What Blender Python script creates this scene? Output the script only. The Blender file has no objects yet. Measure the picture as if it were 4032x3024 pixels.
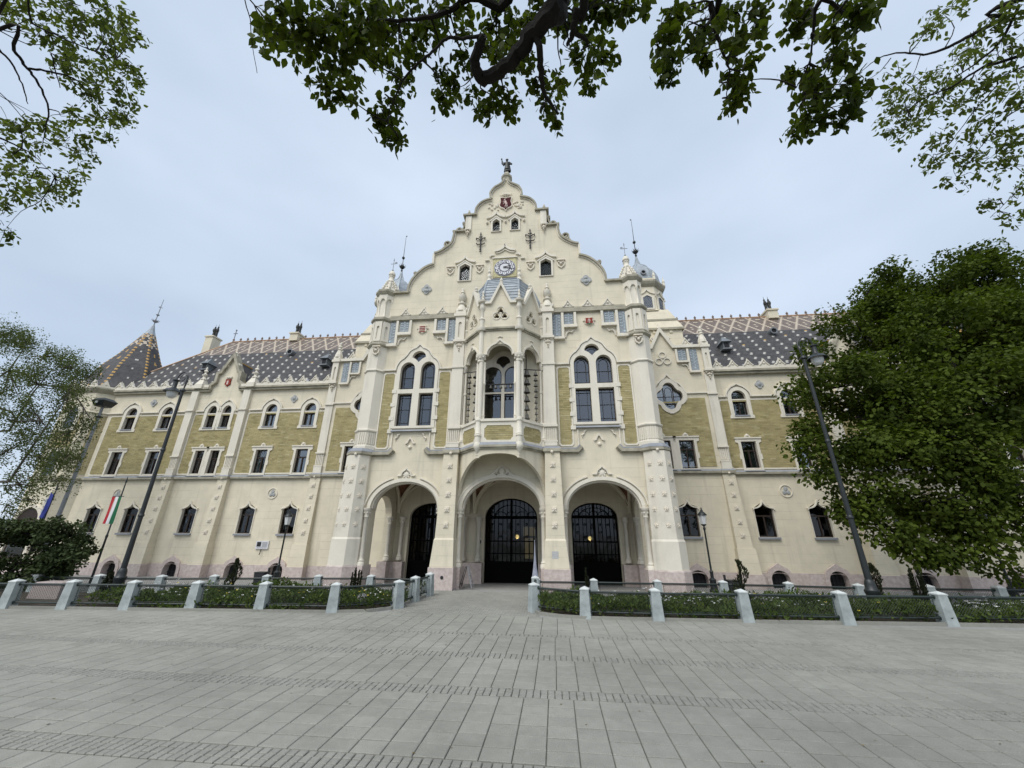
import bpy, math, random
import numpy as np
from math import sin, cos, pi, radians, sqrt, atan2
from mathutils import Vector, Matrix
from mathutils.geometry import tessellate_polygon
random.seed(7); RNG = np.random.default_rng(7)
S = bpy.context.scene
COL = S.collection
# ------------------------------------------------------------------ camera, sky, sun, exposure
CAM_LOC = Vector((1.993, -15.0, 1.8)); PIT, YAW, ROL = radians(21.1), radians(6.166), radians(0.346)
cam_d = bpy.data.cameras.new('camera'); cam = bpy.data.objects.new('camera', cam_d); COL.objects.link(cam)
f_ = Vector((-sin(YAW)*cos(PIT), cos(YAW)*cos(PIT), sin(PIT))); r_ = Vector((cos(YAW), sin(YAW), 0)); u_ = r_.cross(f_)
RT = r_*cos(ROL) + u_*sin(ROL); UP = -r_*sin(ROL) + u_*cos(ROL); FW = f_
mw = Matrix((RT, UP, -FW)).transposed().to_4x4(); mw.translation = CAM_LOC; cam.matrix_world = mw
cam_d.sensor_width = 36.0; cam_d.lens = 36.0*1518.0/4032.0; cam_d.clip_start = 0.05; cam_d.clip_end = 3000
S.camera = cam
S.render.engine = 'CYCLES'; S.cycles.max_bounces = 6; S.cycles.diffuse_bounces = 3; S.cycles.glossy_bounces = 3; S.cycles.transparent_max_bounces = 8; S.cycles.transmission_bounces = 4; S.cycles.caustics_reflective = False; S.cycles.caustics_refractive = False
S.render.resolution_x, S.render.resolution_y = 1024, 768
S.view_settings.view_transform = 'Standard'; S.view_settings.look = 'None'; S.view_settings.gamma = 1.0
S.view_settings.use_curve_mapping = False; S.view_settings.exposure = 0.85
SUN_EL, SUN_AZ = radians(52), radians(-28)          # azimuth measured from behind the camera, towards the left
W = bpy.data.worlds.new('World'); S.world = W; W.use_nodes = True
nt = W.node_tree; nt.nodes.clear()
def wn(t, **k):
    n = nt.nodes.new(t)
    for a, b in k.items(): setattr(n, a, b)
    return n
sky = wn('ShaderNodeTexSky', sky_type='NISHITA', sun_disc=False, sun_elevation=SUN_EL, sun_rotation=pi+SUN_AZ, altitude=100, air_density=1.0, dust_density=2.5, ozone_density=1.5)
tc = wn('ShaderNodeTexCoord'); mp = wn('ShaderNodeMapping'); mp.inputs['Scale'].default_value = (1.0, 1.0, 2.2)
nz = wn('ShaderNodeTexNoise'); nz.inputs['Scale'].default_value = 1.3; nz.inputs['Detail'].default_value = 4; nz.inputs['Roughness'].default_value = .48
rp = wn('ShaderNodeValToRGB'); rp.color_ramp.elements[0].position = .32; rp.color_ramp.elements[0].color = (3.05, 3.66, 4.48, 1); rp.color_ramp.elements[1].position = .70; rp.color_ramp.elements[1].color = (4.45, 5.05, 5.92, 1)
mx = wn('ShaderNodeMix', data_type='RGBA'); mx.inputs[0].default_value = .88          # a closed cloud deck in front of the clear sky
bg = wn('ShaderNodeBackground'); bg.inputs['Strength'].default_value = .10; out = wn('ShaderNodeOutputWorld')
L = nt.links.new
L(tc.outputs['Generated'], mp.inputs['Vector']); L(mp.outputs[0], nz.inputs['Vector']); L(nz.outputs['Fac'], rp.inputs[0])
L(sky.outputs[0], mx.inputs[6]); L(rp.outputs[0], mx.inputs[7]); L(mx.outputs[2], bg.inputs['Color']); L(bg.outputs[0], out.inputs[0])
sun_d = bpy.data.lights.new('sun', 'SUN'); sun_d.energy = 1.5; sun_d.angle = radians(40); sun_d.color = (1.0, .975, .93)
sun = bpy.data.objects.new('sun', sun_d); COL.objects.link(sun)
sd = Vector((sin(SUN_AZ)*cos(SUN_EL), -cos(SUN_AZ)*cos(SUN_EL), sin(SUN_EL)))
sun.rotation_euler = sd.to_track_quat('Z', 'Y').to_euler()
# ------------------------------------------------------------------ helpers
class MB:
    """collects shapes; build() links them as ONE mesh object"""
    def __init__(s): s.v = []; s.f = []; s.mi = []; s.cur = 0
    def add(s, vs, fs):
        o = len(s.v); s.v += [tuple(p) for p in vs]; s.f += [tuple(i+o for i in q) for q in fs]; s.mi += [s.cur]*len(fs); return s
    def box(s, x0, x1, y0, y1, z0, z1):
        return s.add([(x0,y0,z0),(x1,y0,z0),(x1,y1,z0),(x0,y1,z0),(x0,y0,z1),(x1,y0,z1),(x1,y1,z1),(x0,y1,z1)],
                     [(0,3,2,1),(4,5,6,7),(0,1,5,4),(1,2,6,5),(2,3,7,6),(3,0,4,7)])
    def hexa(s, lo, hi):      # two quads (4 pts each) joined
        return s.add(list(lo)+list(hi), [(0,3,2,1),(4,5,6,7),(0,1,5,4),(1,2,6,5),(2,3,7,6),(3,0,4,7)])
    def plate(s, outer, holes=(), y0=0.0, y1=0.2):
        loops = [list(outer)] + [list(h) for h in holes]
        flat = [p for l in loops for p in l]; n = len(flat)
        tri = tessellate_polygon([[Vector((p[0], p[1], 0)) for p in l] for l in loops])
        vs = [(p[0], y0, p[1]) for p in flat] + [(p[0], y1, p[1]) for p in flat]
        fs = [tuple(t) for t in tri] + [tuple(i+n for i in reversed(t)) for t in tri]
        o = 0
        for l in loops:
            m = len(l)
            for i in range(m): j = (i+1) % m; fs.append((o+i, o+j, n+o+j, n+o+i))
            o += m
        return s.add(vs, fs)
    def band(s, path, a, b, y0, y1, closed=False):
        """moulding: strip from offset a to offset b (left normal) of a 2-D path, from depth y0 to y1"""
        P = [Vector(p) for p in path]; n = len(P); N = []
        for i in range(n):
            ts = []
            if closed or i > 0: ts.append((P[i]-P[i-1]).normalized())
            if closed or i < n-1: ts.append((P[(i+1) % n]-P[i]).normalized())
            t = sum(ts, Vector((0,0))); t = t.normalized() if t.length > 1e-6 else ts[0]
            nn = Vector((-t.y, t.x)); c = max(.45, nn.dot(Vector((-ts[0].y, ts[0].x)))); N.append(nn/c)
        vs = []
        for p, q in zip(P, N):
            A = p+q*a; B = p+q*b
            vs += [(A.x,y0,A.y),(B.x,y0,B.y),(B.x,y1,B.y),(A.x,y1,A.y)]
        fs = []
        for i in range(n if closed else n-1):
            k, m = 4*i, 4*((i+1) % n)
            for e in range(4): g = (e+1) % 4; fs.append((k+e, k+g, m+g, m+e))
        if not closed: fs += [(0,1,2,3), (4*n-1,4*n-2,4*n-3,4*n-4)]
        return s.add(vs, fs)
    def lathe(s, prof, cx=0, cy=0, n=12, ph=0.0, cap=True, sy=1.0):
        vs, fs = [], []
        for r, z in prof:
            for i in range(n): a = ph+2*pi*i/n; vs.append((cx+r*cos(a), cy+r*sin(a)*sy, z))
        for k in range(len(prof)-1):
            for i in range(n): j = (i+1) % n; fs.append((k*n+i, k*n+j, (k+1)*n+j, (k+1)*n+i))
        if cap: fs += [tuple(range(n-1,-1,-1)), tuple((len(prof)-1)*n+i for i in range(n))]
        return s.add(vs, fs)
    def tube(s, pts, rad, n=6, cap=True):
        P = [Vector(p) for p in pts]; R = rad if hasattr(rad, '__len__') else [rad]*len(P)
        vs, fs = [], []; ref = None
        for i, p in enumerate(P):
            t = (P[min(i+1,len(P)-1)]-P[max(i-1,0)]).normalized()
            if ref is None: ref = Vector((0,0,1)) if abs(t.z) < .9 else Vector((1,0,0))
            u = t.cross(ref)
            if u.length < 1e-5: u = t.orthogonal()
            u.normalize(); w = t.cross(u); ref = w.cross(t) if False else ref
            for k in range(n): a = 2*pi*k/n; vs.append(p+(u*cos(a)+w*sin(a))*R[i])
        for i in range(len(P)-1):
            for k in range(n): j = (k+1) % n; fs.append((i*n+k, i*n+j, (i+1)*n+j, (i+1)*n+k))
        if cap: fs += [tuple(range(n-1,-1,-1)), tuple((len(P)-1)*n+i for i in range(n))]
        return s.add(vs, fs)
    def ball(s, c, r, n=8, m=5):
        rx, ry, rz = r if hasattr(r, '__len__') else (r,r,r); vs = [(c[0],c[1],c[2]-rz)]; fs = []
        for i in range(1, m):
            t = pi*i/m-pi/2
            for k in range(n): a = 2*pi*k/n; vs.append((c[0]+rx*cos(t)*cos(a), c[1]+ry*cos(t)*sin(a), c[2]+rz*sin(t)))
        vs.append((c[0],c[1],c[2]+rz)); e = len(vs)-1
        for k in range(n):
            j = (k+1) % n; fs.append((0, 1+j, 1+k)); fs.append((e, 1+(m-2)*n+k, 1+(m-2)*n+j))
            for i in range(m-2): fs.append((1+i*n+k, 1+i*n+j, 1+(i+1)*n+j, 1+(i+1)*n+k))
        return s.add(vs, fs)
    def xf(s, fn): s.v = [tuple(fn(*p)) for p in s.v]; return s
    def mesh(s, name, mats, smooth=False):
        me = bpy.data.meshes.new(name); me.from_pydata(s.v, [], s.f)
        for m in (mats if isinstance(mats, (list, tuple)) else [mats]): me.materials.append(m)
        if any(s.mi): me.polygons.foreach_set('material_index', s.mi)
        if smooth:
            me.polygons.foreach_set('use_smooth', [True]*len(me.polygons))
        me.update(); me.validate()
        import bmesh
        if len(s.f) < 60000:
            b = bmesh.new(); b.from_mesh(me); bmesh.ops.recalc_face_normals(b, faces=b.faces); b.to_mesh(me); b.free()
        if smooth: me.set_sharp_from_angle(angle=radians(40))
        return me
    def build(s, name, mats, parent=None, smooth=False, **props):
        return link(name, s.mesh(name, mats, smooth), parent, **props)
def link(name, me, parent=None, loc=None, **props):
    o = bpy.data.objects.new(name, me); COL.objects.link(o); o.parent = parent
    if loc is not None: o.location = loc
    for k, v in props.items(): o[k] = v
    return o
def each(mb, name, mats, parent, mir=False, smooth=False, **pr):
    """one object for every separate piece collected in mb"""
    par = list(range(len(mb.v)))
    def find(a):
        while par[a] != a: par[a] = par[par[a]]; a = par[a]
        return a
    for q in mb.f:
        r0 = find(q[0])
        for i in q[1:]: par[find(i)] = r0
    comp = {}
    for q in mb.f: comp.setdefault(find(q[0]), []).append(q)
    for fs in comp.values():
        ids = sorted({i for q in fs for i in q}); mp_ = {a: k for k, a in enumerate(ids)}
        m = MB(); m.add([mb.v[i] for i in ids], [tuple(mp_[i] for i in q) for q in fs]); o = m.build(name, mats, parent, smooth, **pr)
        if mir: mirror(o)
def empty(name, loc, label, cat, group=None, rz=0.0):
    o = bpy.data.objects.new(name, None); COL.objects.link(o); o.location = loc; o.rotation_euler.z = rz
    o.empty_display_size = .2; o['label'] = label; o['category'] = cat
    if group: o['group'] = group
    return o
def tag(o, label, cat, group=None):
    o['label'] = label; o['category'] = cat
    if group: o['group'] = group
    return o
def clone(o, parent, name=None):
    c = o.copy(); COL.objects.link(c); c.parent = parent
    if name: c.name = name
    for ch in list(o.children): clone(ch, c)
    return c
def mirror(o):
    c = clone(o, o.parent); c.scale.x = -c.scale.x; c.location.x = -c.location.x; return c
def arc(cx, cz, rx, rz, a0, a1, n=10): return [(cx+rx*cos(radians(a0+(a1-a0)*i/n)), cz+rz*sin(radians(a0+(a1-a0)*i/n))) for i in range(n+1)]
def rect(x0, x1, z0, z1): return [(x0,z0),(x1,z0),(x1,z1),(x0,z1)]
def smoothpath(P, k=4):
    """Catmull-Rom through points"""
    P = [np.array(p, float) for p in P]; o = []
    for i in range(len(P)-1):
        a, b, c, d = P[max(i-1,0)], P[i], P[i+1], P[min(i+2,len(P)-1)]
        for j in range(k):
            t = j/k; o.append(tuple(.5*((2*b)+(c-a)*t+(2*a-5*b+4*c-d)*t*t+(3*b-a-3*c+d)*t**3)))
    return o+[tuple(P[-1])]
def bricks(panel, poly, holes, y, parts=False, F=None, bw=.26, bh=.075, g=.011):
    """lays real bricks over a panel outline; near panels get one object per brick"""
    def spans(P, z):
        xs = []
        for i in range(len(P)):
            (xa,za),(xb,zb) = P[i-1], P[i]
            if (za > z) != (zb > z): xs.append(xa+(xb-xa)*(z-za)/(zb-za))
        xs.sort(); return list(zip(xs[::2],xs[1::2]))
    z0 = min(p[1] for p in poly); z1 = max(p[1] for p in poly); n = int((z1-z0)/bh); h = (z1-z0)/n; R_ = random.Random(int(z0*100)+len(poly)); al = MB(); cnt = 0
    for r in range(n):
        za = z0+r*h; zm = za+h/2; iv = spans(poly, zm)
        for H in holes:
            cut_ = spans(H, zm)
            for c0, c1 in cut_:
                nv = []
                for a, b in iv:
                    if c1 <= a or c0 >= b: nv.append((a,b)); continue
                    if c0 > a: nv.append((a,c0))
                    if c1 < b: nv.append((c1,b))
                iv = nv
        for a, b in iv:
            k = math.floor(a/bw-.5*(r % 2))
            while True:
                x0 = (k+.5*(r % 2))*bw; x1 = x0+bw; k += 1
                if x0 >= b: break
                xa, xb = max(x0,a)+g/2, min(x1,b)-g/2
                if xb-xa < .03: continue
                yy = y-.008-R_.uniform(0,.005); m = MB(); m.box(xa,xb,yy,y+.012,za+g/2,za+h-g/2); m.f = m.f[0:5]+m.f[5:]; 
                if F: m.xf(F)
                if parts: m.build('brick', BRICK, panel)
                else: al.add(m.v, m.f)
    if al.v: al.build('brickwork', BRICK, panel, kind='stuff')
# ------------------------------------------------------------------ materials
def mat(name, base, rough=.8, var=.0, vscale=3.0, bump=0.0, bscale=30.0, metal=0.0, spec=.3, tint=None, fn=None):
    m = bpy.data.materials.new(name); m.use_nodes = True; t = m.node_tree; b = t.nodes['Principled BSDF']; l = t.links.new
    b.inputs['Roughness'].default_value = rough; b.inputs['Metallic'].default_value = metal; b.inputs['Specular IOR Level'].default_value = spec
    b.inputs['Base Color'].default_value = (*base, 1)
    c = t.nodes.new('ShaderNodeTexCoord')
    def noise(sc, det=4.0, ro=.55):
        n = t.nodes.new('ShaderNodeTexNoise'); n.inputs['Scale'].default_value = sc; n.inputs['Detail'].default_value = det; n.inputs['Roughness'].default_value = ro
        l(c.outputs['Object'], n.inputs['Vector']); return n
    if var:
        n = noise(vscale); r = t.nodes.new('ShaderNodeValToRGB'); tt = tint or base
        r.color_ramp.elements[0].position = .3; r.color_ramp.elements[1].position = .7
        r.color_ramp.elements[0].color = (*[max(0, x*(1-var)) for x in tt], 1); r.color_ramp.elements[1].color = (*[min(1, x*(1+var)) for x in base], 1)
        l(n.outputs['Fac'], r.inputs[0]); l(r.outputs[0], b.inputs['Base Color'])
    if bump:
        n = noise(bscale, 5); p = t.nodes.new('ShaderNodeBump'); p.inputs['Strength'].default_value = bump; p.inputs['Distance'].default_value = .02
        l(n.outputs['Fac'], p.inputs['Height']); l(p.outputs[0], b.inputs['Normal'])
    if fn: fn(m, t, b, c, noise, l)
    return m
def node(t, ty, **k):
    n = t.nodes.new(ty)
    for a, v in k.items(): setattr(n, a, v)
    return n
def plaster_fn(course, stain, soil=0.0):
    def fn(m, t, b, c, noise, l):
        # faint scored courses, broken up along their length, and a soft weathering
        sp = node(t, 'ShaderNodeSeparateXYZ'); l(c.outputs['Object'], sp.inputs[0])
        a = node(t, 'ShaderNodeMath', operation='DIVIDE'); a.inputs[1].default_value = course; l(sp.outputs['Z'], a.inputs[0])
        fr = node(t, 'ShaderNodeMath', operation='FRACT'); l(a.outputs[0], fr.inputs[0])
        lt = node(t, 'ShaderNodeMath', operation='LESS_THAN'); lt.inputs[1].default_value = .055; l(fr.outputs[0], lt.inputs[0])
        n1 = noise(.9, 3); gt = node(t, 'ShaderNodeMapRange'); gt.inputs[1].default_value = .42; gt.inputs[2].default_value = .58; l(n1.outputs['Fac'], gt.inputs[0])
        mu = node(t, 'ShaderNodeMath', operation='MULTIPLY'); l(lt.outputs[0], mu.inputs[0]); l(gt.outputs[0], mu.inputs[1])
        n2 = noise(1.3, 6, .6); mr = node(t, 'ShaderNodeMapRange'); mr.inputs[1].default_value = .3; mr.inputs[2].default_value = .75; mr.inputs[3].default_value = 1-stain; mr.inputs[4].default_value = 1.03; l(n2.outputs['Fac'], mr.inputs[0])
        n3 = noise(14, 5); m3 = node(t, 'ShaderNodeMapRange'); m3.inputs[3].default_value = .95; m3.inputs[4].default_value = 1.04; l(n3.outputs['Fac'], m3.inputs[0])
        q = node(t, 'ShaderNodeMath', operation='MULTIPLY'); l(mr.outputs[0], q.inputs[0]); l(m3.outputs[0], q.inputs[1])
        g = node(t, 'ShaderNodeMath', operation='MULTIPLY_ADD'); g.inputs[1].default_value = -.16; g.inputs[2].default_value = 1.0; l(mu.outputs[0], g.inputs[0])
        q2 = node(t, 'ShaderNodeMath', operation='MULTIPLY'); l(q.outputs[0], q2.inputs[0]); l(g.outputs[0], q2.inputs[1])
        # vertical rain streaks
        mp = node(t, 'ShaderNodeMapping'); mp.inputs['Scale'].default_value = (5, 5, .35); l(c.outputs['Object'], mp.inputs[0])
        ns = node(t, 'ShaderNodeTexNoise'); ns.inputs['Scale'].default_value = 1.0; ns.inputs['Detail'].default_value = 4; l(mp.outputs[0], ns.inputs['Vector'])
        ms = node(t, 'ShaderNodeMapRange'); ms.inputs[1].default_value = .55; ms.inputs[2].default_value = .8; ms.inputs[3].default_value = 1.0; ms.inputs[4].default_value = .82; l(ns.outputs['Fac'], ms.inputs[0])
        q3 = node(t, 'ShaderNodeMath', operation='MULTIPLY'); l(q2.outputs[0], q3.inputs[0]); l(ms.outputs[0], q3.inputs[1])
        vm = node(t, 'ShaderNodeVectorMath', operation='SCALE'); vm.inputs[0].default_value = b.inputs['Base Color'].default_value[:3]; l(q3.outputs[0], vm.inputs['Scale']); l(vm.outputs[0], b.inputs['Base Color'])
        bp = node(t, 'ShaderNodeBump'); bp.inputs['Strength'].default_value = .35; bp.inputs['Distance'].default_value = .012
        ad = node(t, 'ShaderNodeMath', operation='MULTIPLY_ADD'); ad.inputs[1].default_value = -1.0; l(mu.outputs[0], ad.inputs[0]); n4 = noise(60, 3); sc = node(t, 'ShaderNodeMath', operation='MULTIPLY'); sc.inputs[1].default_value = .35; l(n4.outputs['Fac'], sc.inputs[0]); l(sc.outputs[0], ad.inputs[2])
        l(ad.outputs[0], bp.inputs['Height']); l(bp.outputs[0], b.inputs['Normal'])
    return fn
def brick_fn(c1, c2, mortar, scale, bw=.5, bh=.25, rot=True, msize=.02):
    def fn(m, t, b, c, noise, l):
        mp = node(t, 'ShaderNodeMapping'); l(c.outputs['Object'], mp.inputs[0])
        if rot: mp.inputs['Rotation'].default_value = (-pi/2, 0, 0)
        br = node(t, 'ShaderNodeTexBrick'); br.inputs['Scale'].default_value = scale; br.inputs['Color1'].default_value = (*c1, 1); br.inputs['Color2'].default_value = (*c2, 1); br.inputs['Mortar'].default_value = (*mortar, 1)
        br.inputs['Mortar Size'].default_value = msize; br.inputs['Mortar Smooth'].default_value = .3; br.inputs['Brick Width'].default_value = bw; br.inputs['Row Height'].default_value = bh; br.inputs['Bias'].default_value = -.1
        l(mp.outputs[0], br.inputs['Vector'])
        n = noise(2.2, 6, .65); mr = node(t, 'ShaderNodeMapRange'); mr.inputs[1].default_value = .3; mr.inputs[2].default_value = .7; mr.inputs[3].default_value = .74; mr.inputs[4].default_value = 1.16; l(n.outputs['Fac'], mr.inputs[0])
        vm = node(t, 'ShaderNodeVectorMath', operation='SCALE'); l(br.outputs['Color'], vm.inputs[0]); l(mr.outputs[0], vm.inputs['Scale']); l(vm.outputs[0], b.inputs['Base Color'])
        bp = node(t, 'ShaderNodeBump'); bp.inputs['Strength'].default_value = .5; bp.inputs['Distance'].default_value = .01; bp.invert = True; l(br.outputs['Fac'], bp.inputs['Height']); l(bp.outputs[0], b.inputs['Normal'])
    return fn
def glass_mat(name, tint, refl):
    m = bpy.data.materials.new(name); m.use_nodes = True; t = m.node_tree; t.nodes.clear(); l = t.links.new
    tr = node(t, 'ShaderNodeBsdfTransparent'); tr.inputs[0].default_value = (*tint, 1); gl = node(t, 'ShaderNodeBsdfGlossy'); gl.inputs['Roughness'].default_value = .03; gl.inputs['Color'].default_value = (.9, .93, .97, 1)
    fr = node(t, 'ShaderNodeFresnel'); fr.inputs[0].default_value = 1.5; mr = node(t, 'ShaderNodeMapRange'); mr.inputs[3].default_value = refl; mr.inputs[4].default_value = 1.0; l(fr.outputs[0], mr.inputs[0])
    # old panes are never flat
    tcn = node(t, 'ShaderNodeTexCoord'); nn = node(t, 'ShaderNodeTexNoise'); nn.inputs['Scale'].default_value = 2.2; l(tcn.outputs['Object'], nn.inputs['Vector']); bp = node(t, 'ShaderNodeBump'); bp.inputs['Strength'].default_value = .12; bp.inputs['Distance'].default_value = .05; l(nn.outputs['Fac'], bp.inputs['Height']); l(bp.outputs[0], gl.inputs['Normal'])
    mi = node(t, 'ShaderNodeMixShader'); o = node(t, 'ShaderNodeOutputMaterial'); l(mr.outputs[0], mi.inputs[0]); l(tr.outputs[0], mi.inputs[1]); l(gl.outputs[0], mi.inputs[2]); l(mi.outputs[0], o.inputs[0])
    return m
def leaf_mat(name, c1, c2, transl=.35, vs=.7, rough=.55):
    m = bpy.data.materials.new(name); m.use_nodes = True; t = m.node_tree; b = t.nodes['Principled BSDF']; l = t.links.new; o = t.nodes['Material Output']
    c = node(t, 'ShaderNodeTexCoord'); n = node(t, 'ShaderNodeTexNoise'); n.inputs['Scale'].default_value = vs; n.inputs['Detail'].default_value = 6; n.inputs['Roughness'].default_value = .7; l(c.outputs['Object'], n.inputs['Vector'])
    r = node(t, 'ShaderNodeValToRGB'); r.color_ramp.elements[0].position = .34; r.color_ramp.elements[1].position = .66; r.color_ramp.elements[0].color = (*c1, 1); r.color_ramp.elements[1].color = (*c2, 1); l(n.outputs['Fac'], r.inputs[0]); l(r.outputs[0], b.inputs['Base Color'])
    b.inputs['Roughness'].default_value = .7; b.inputs['Specular IOR Level'].default_value = .12
    tl = node(t, 'ShaderNodeBsdfTranslucent'); sc = node(t, 'ShaderNodeVectorMath', operation='MULTIPLY'); sc.inputs[1].default_value = (1.25, 1.35, .5); l(r.outputs[0], sc.inputs[0]); l(sc.outputs[0], tl.inputs[0])
    mi = node(t, 'ShaderNodeMixShader'); mi.inputs[0].default_value = transl; l(b.outputs[0], mi.inputs[1]); l(tl.outputs[0], mi.inputs[2]); l(mi.outputs[0], o.inputs[0])
    return m
CREAM = mat('cream_plaster', (.72, .655, .505), .85, fn=plaster_fn(.34, .15))
TRIM = mat('pale_trim_plaster', (.74, .69, .58), .8, fn=plaster_fn(50., .10))
RELIEF = mat('relief_stone', (.70, .64, .53), .85, var=.14, vscale=6, bump=.4, bscale=25)
CROWN = mat('coping_stone', (.35, .325, .25), .85, var=.28, vscale=3, bump=.3, bscale=18)  # olive stone, darkened further to carry the shadow lines under ledges
YELLOW_FAR = mat('yellow_brickwork', (.4, .33, .15), .85, fn=brick_fn((.40, .34, .175), (.32, .27, .13), (.45, .40, .27), 1.0, .26, .075, True, .009))
def brickc_fn(m, t, b, c, noise, l):
    g = node(t, 'ShaderNodeNewGeometry'); oi = node(t, 'ShaderNodeObjectInfo'); a = node(t, 'ShaderNodeMath', operation='ADD'); l(g.outputs['Random Per Island'], a.inputs[0]); l(oi.outputs['Random'], a.inputs[1])
    f = node(t, 'ShaderNodeMath', operation='FRACT'); l(a.outputs[0], f.inputs[0]); r = node(t, 'ShaderNodeValToRGB'); l(f.outputs[0], r.inputs[0])
    e = r.color_ramp.elements; e[0].position = 0; e[0].color = (.29,.245,.11,1); e[1].position = 1; e[1].color = (.47,.41,.235,1)
    for q, col in ((.12,(.36,.305,.145,1)),(.55,(.40,.34,.17,1)),(.88,(.42,.355,.175,1))): z = e.new(q); z.color = col
    n = node(t, 'ShaderNodeTexNoise'); n.inputs['Scale'].default_value = 2.0; n.inputs['Detail'].default_value = 6; n.inputs['Roughness'].default_value = .65; l(g.outputs['Position'], n.inputs['Vector'])
    mr = node(t, 'ShaderNodeMapRange'); mr.inputs[1].default_value = .3; mr.inputs[2].default_value = .7; mr.inputs[3].default_value = .78; mr.inputs[4].default_value = 1.12; l(n.outputs['Fac'], mr.inputs[0])
    vm = node(t, 'ShaderNodeVectorMath', operation='SCALE'); l(r.outputs[0], vm.inputs[0]); l(mr.outputs[0], vm.inputs['Scale']); l(vm.outputs[0], b.inputs['Base Color'])
BRICK = mat('yellow_brick', (.4,.34,.17), .8, fn=brickc_fn)
YELLOW = mat('lime_mortar', (.44,.39,.265), .9, var=.15, vscale=6)
PLINTH = mat('pink_limestone', (.53, .46, .425), .7, var=.13, vscale=9, tint=(.50, .41, .37), bump=.25, bscale=14)
ZINC = mat('zinc_flashing', (.245, .258, .28), .65, var=.15, vscale=2.5, spec=.5)
DOME = mat('dome_lead', (.30, .335, .36), .55, var=.22, vscale=4, spec=.5)
MAJ = mat('blue_majolica', (.25, .282, .30), .55, var=.18, vscale=12, spec=.5)
MAJL = mat('pale_majolica', (.40, .46, .50), .4, var=.12, vscale=10, spec=.5)
WOOD = mat('dark_window_wood', (.035, .024, .018), .5, var=.3, vscale=8)
DARK = mat('unlit_room', (.03, .03, .032), .9)  # near-black colour stands in for the shade inside rooms and openings
ROOM = mat('dim_room', (.10, .095, .09), .9)  # dark backing sheet, gloom of the room put into its colour
CURT = mat('net_curtain', (.62, .62, .60), .9, var=.15, vscale=6)
GLASS = glass_mat('window_glass', (.62, .66, .68), .13)
DGLASS = glass_mat('leaded_glass', (.40, .43, .47), .10)
GGLASS = glass_mat('ground_floor_glass', (.45, .45, .45), .0)
IRON = mat('black_iron', (.02, .02, .022), .55, spec=.4)
BRONZE = mat('dark_bronze', (.045, .047, .043), .5, metal=.3, var=.3, vscale=9)
BELL = mat('bell_bronze', (.13, .125, .11), .5, metal=.35, var=.25, vscale=8)
LAMPM = mat('lamp_green_iron', (.016, .020, .021), .45, spec=.5, var=.2, vscale=5)
OPAL = mat('opal_glass', (.62, .63, .62), .25, spec=.5)
RED = mat('red_glaze', (.25, .045, .03), .7, spec=.15, var=.12, vscale=10)
MAROON = mat('maroon_glaze', (.07, .016, .018), .75, spec=.1)
PINKW = mat('pale_rose_glaze', (.62, .47, .42), .5)
GREENS = mat('green_glaze', (.05, .12, .05), .5)
TILE_D = mat('slate_tile', (.085, .082, .083), .6, var=.3, vscale=5, spec=.25)
TILE_C = mat('cream_tile', (.57, .485, .38), .4, var=.12, vscale=8, spec=.5)
TILE_B = mat('brown_tile', (.20, .16, .135), .42, var=.14, vscale=8, spec=.5)
TILE_Y = mat('ochre_tile', (.52, .30, .07), .4, var=.15, vscale=8, spec=.5)
TILE_W = mat('white_tile', (.48, .46, .42), .55, var=.1, vscale=8, spec=.5)
TILE_R = mat('ridge_terracotta', (.42,.27,.17), .6, var=.2, vscale=6)
CLOCKB = mat('clock_blue', (.045, .045, .085), .4, spec=.5)
CLOCKW = mat('clock_white', (.62, .62, .64), .45)
CLOCKG = mat('clock_gold', (.47, .43, .24), .6, var=.25, vscale=9, bump=.6, bscale=16)
VAULT = mat('vault_paint', (.20, .10, .06), .85, var=.25, vscale=5)
CONC = mat('post_concrete', (.34, .375, .37), .85, var=.22, vscale=5, bump=.25, bscale=40)
CONCW = mat('post_cap_paint', (.52, .545, .53), .8, var=.14, vscale=8)
FENCE = mat('dark_green_fence', (.02, .03, .027), .5, spec=.4)
SLAB = mat('paving_slab', (.30, .295, .26), .85, var=.18, vscale=1.1, bump=.35, bscale=70)
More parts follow.
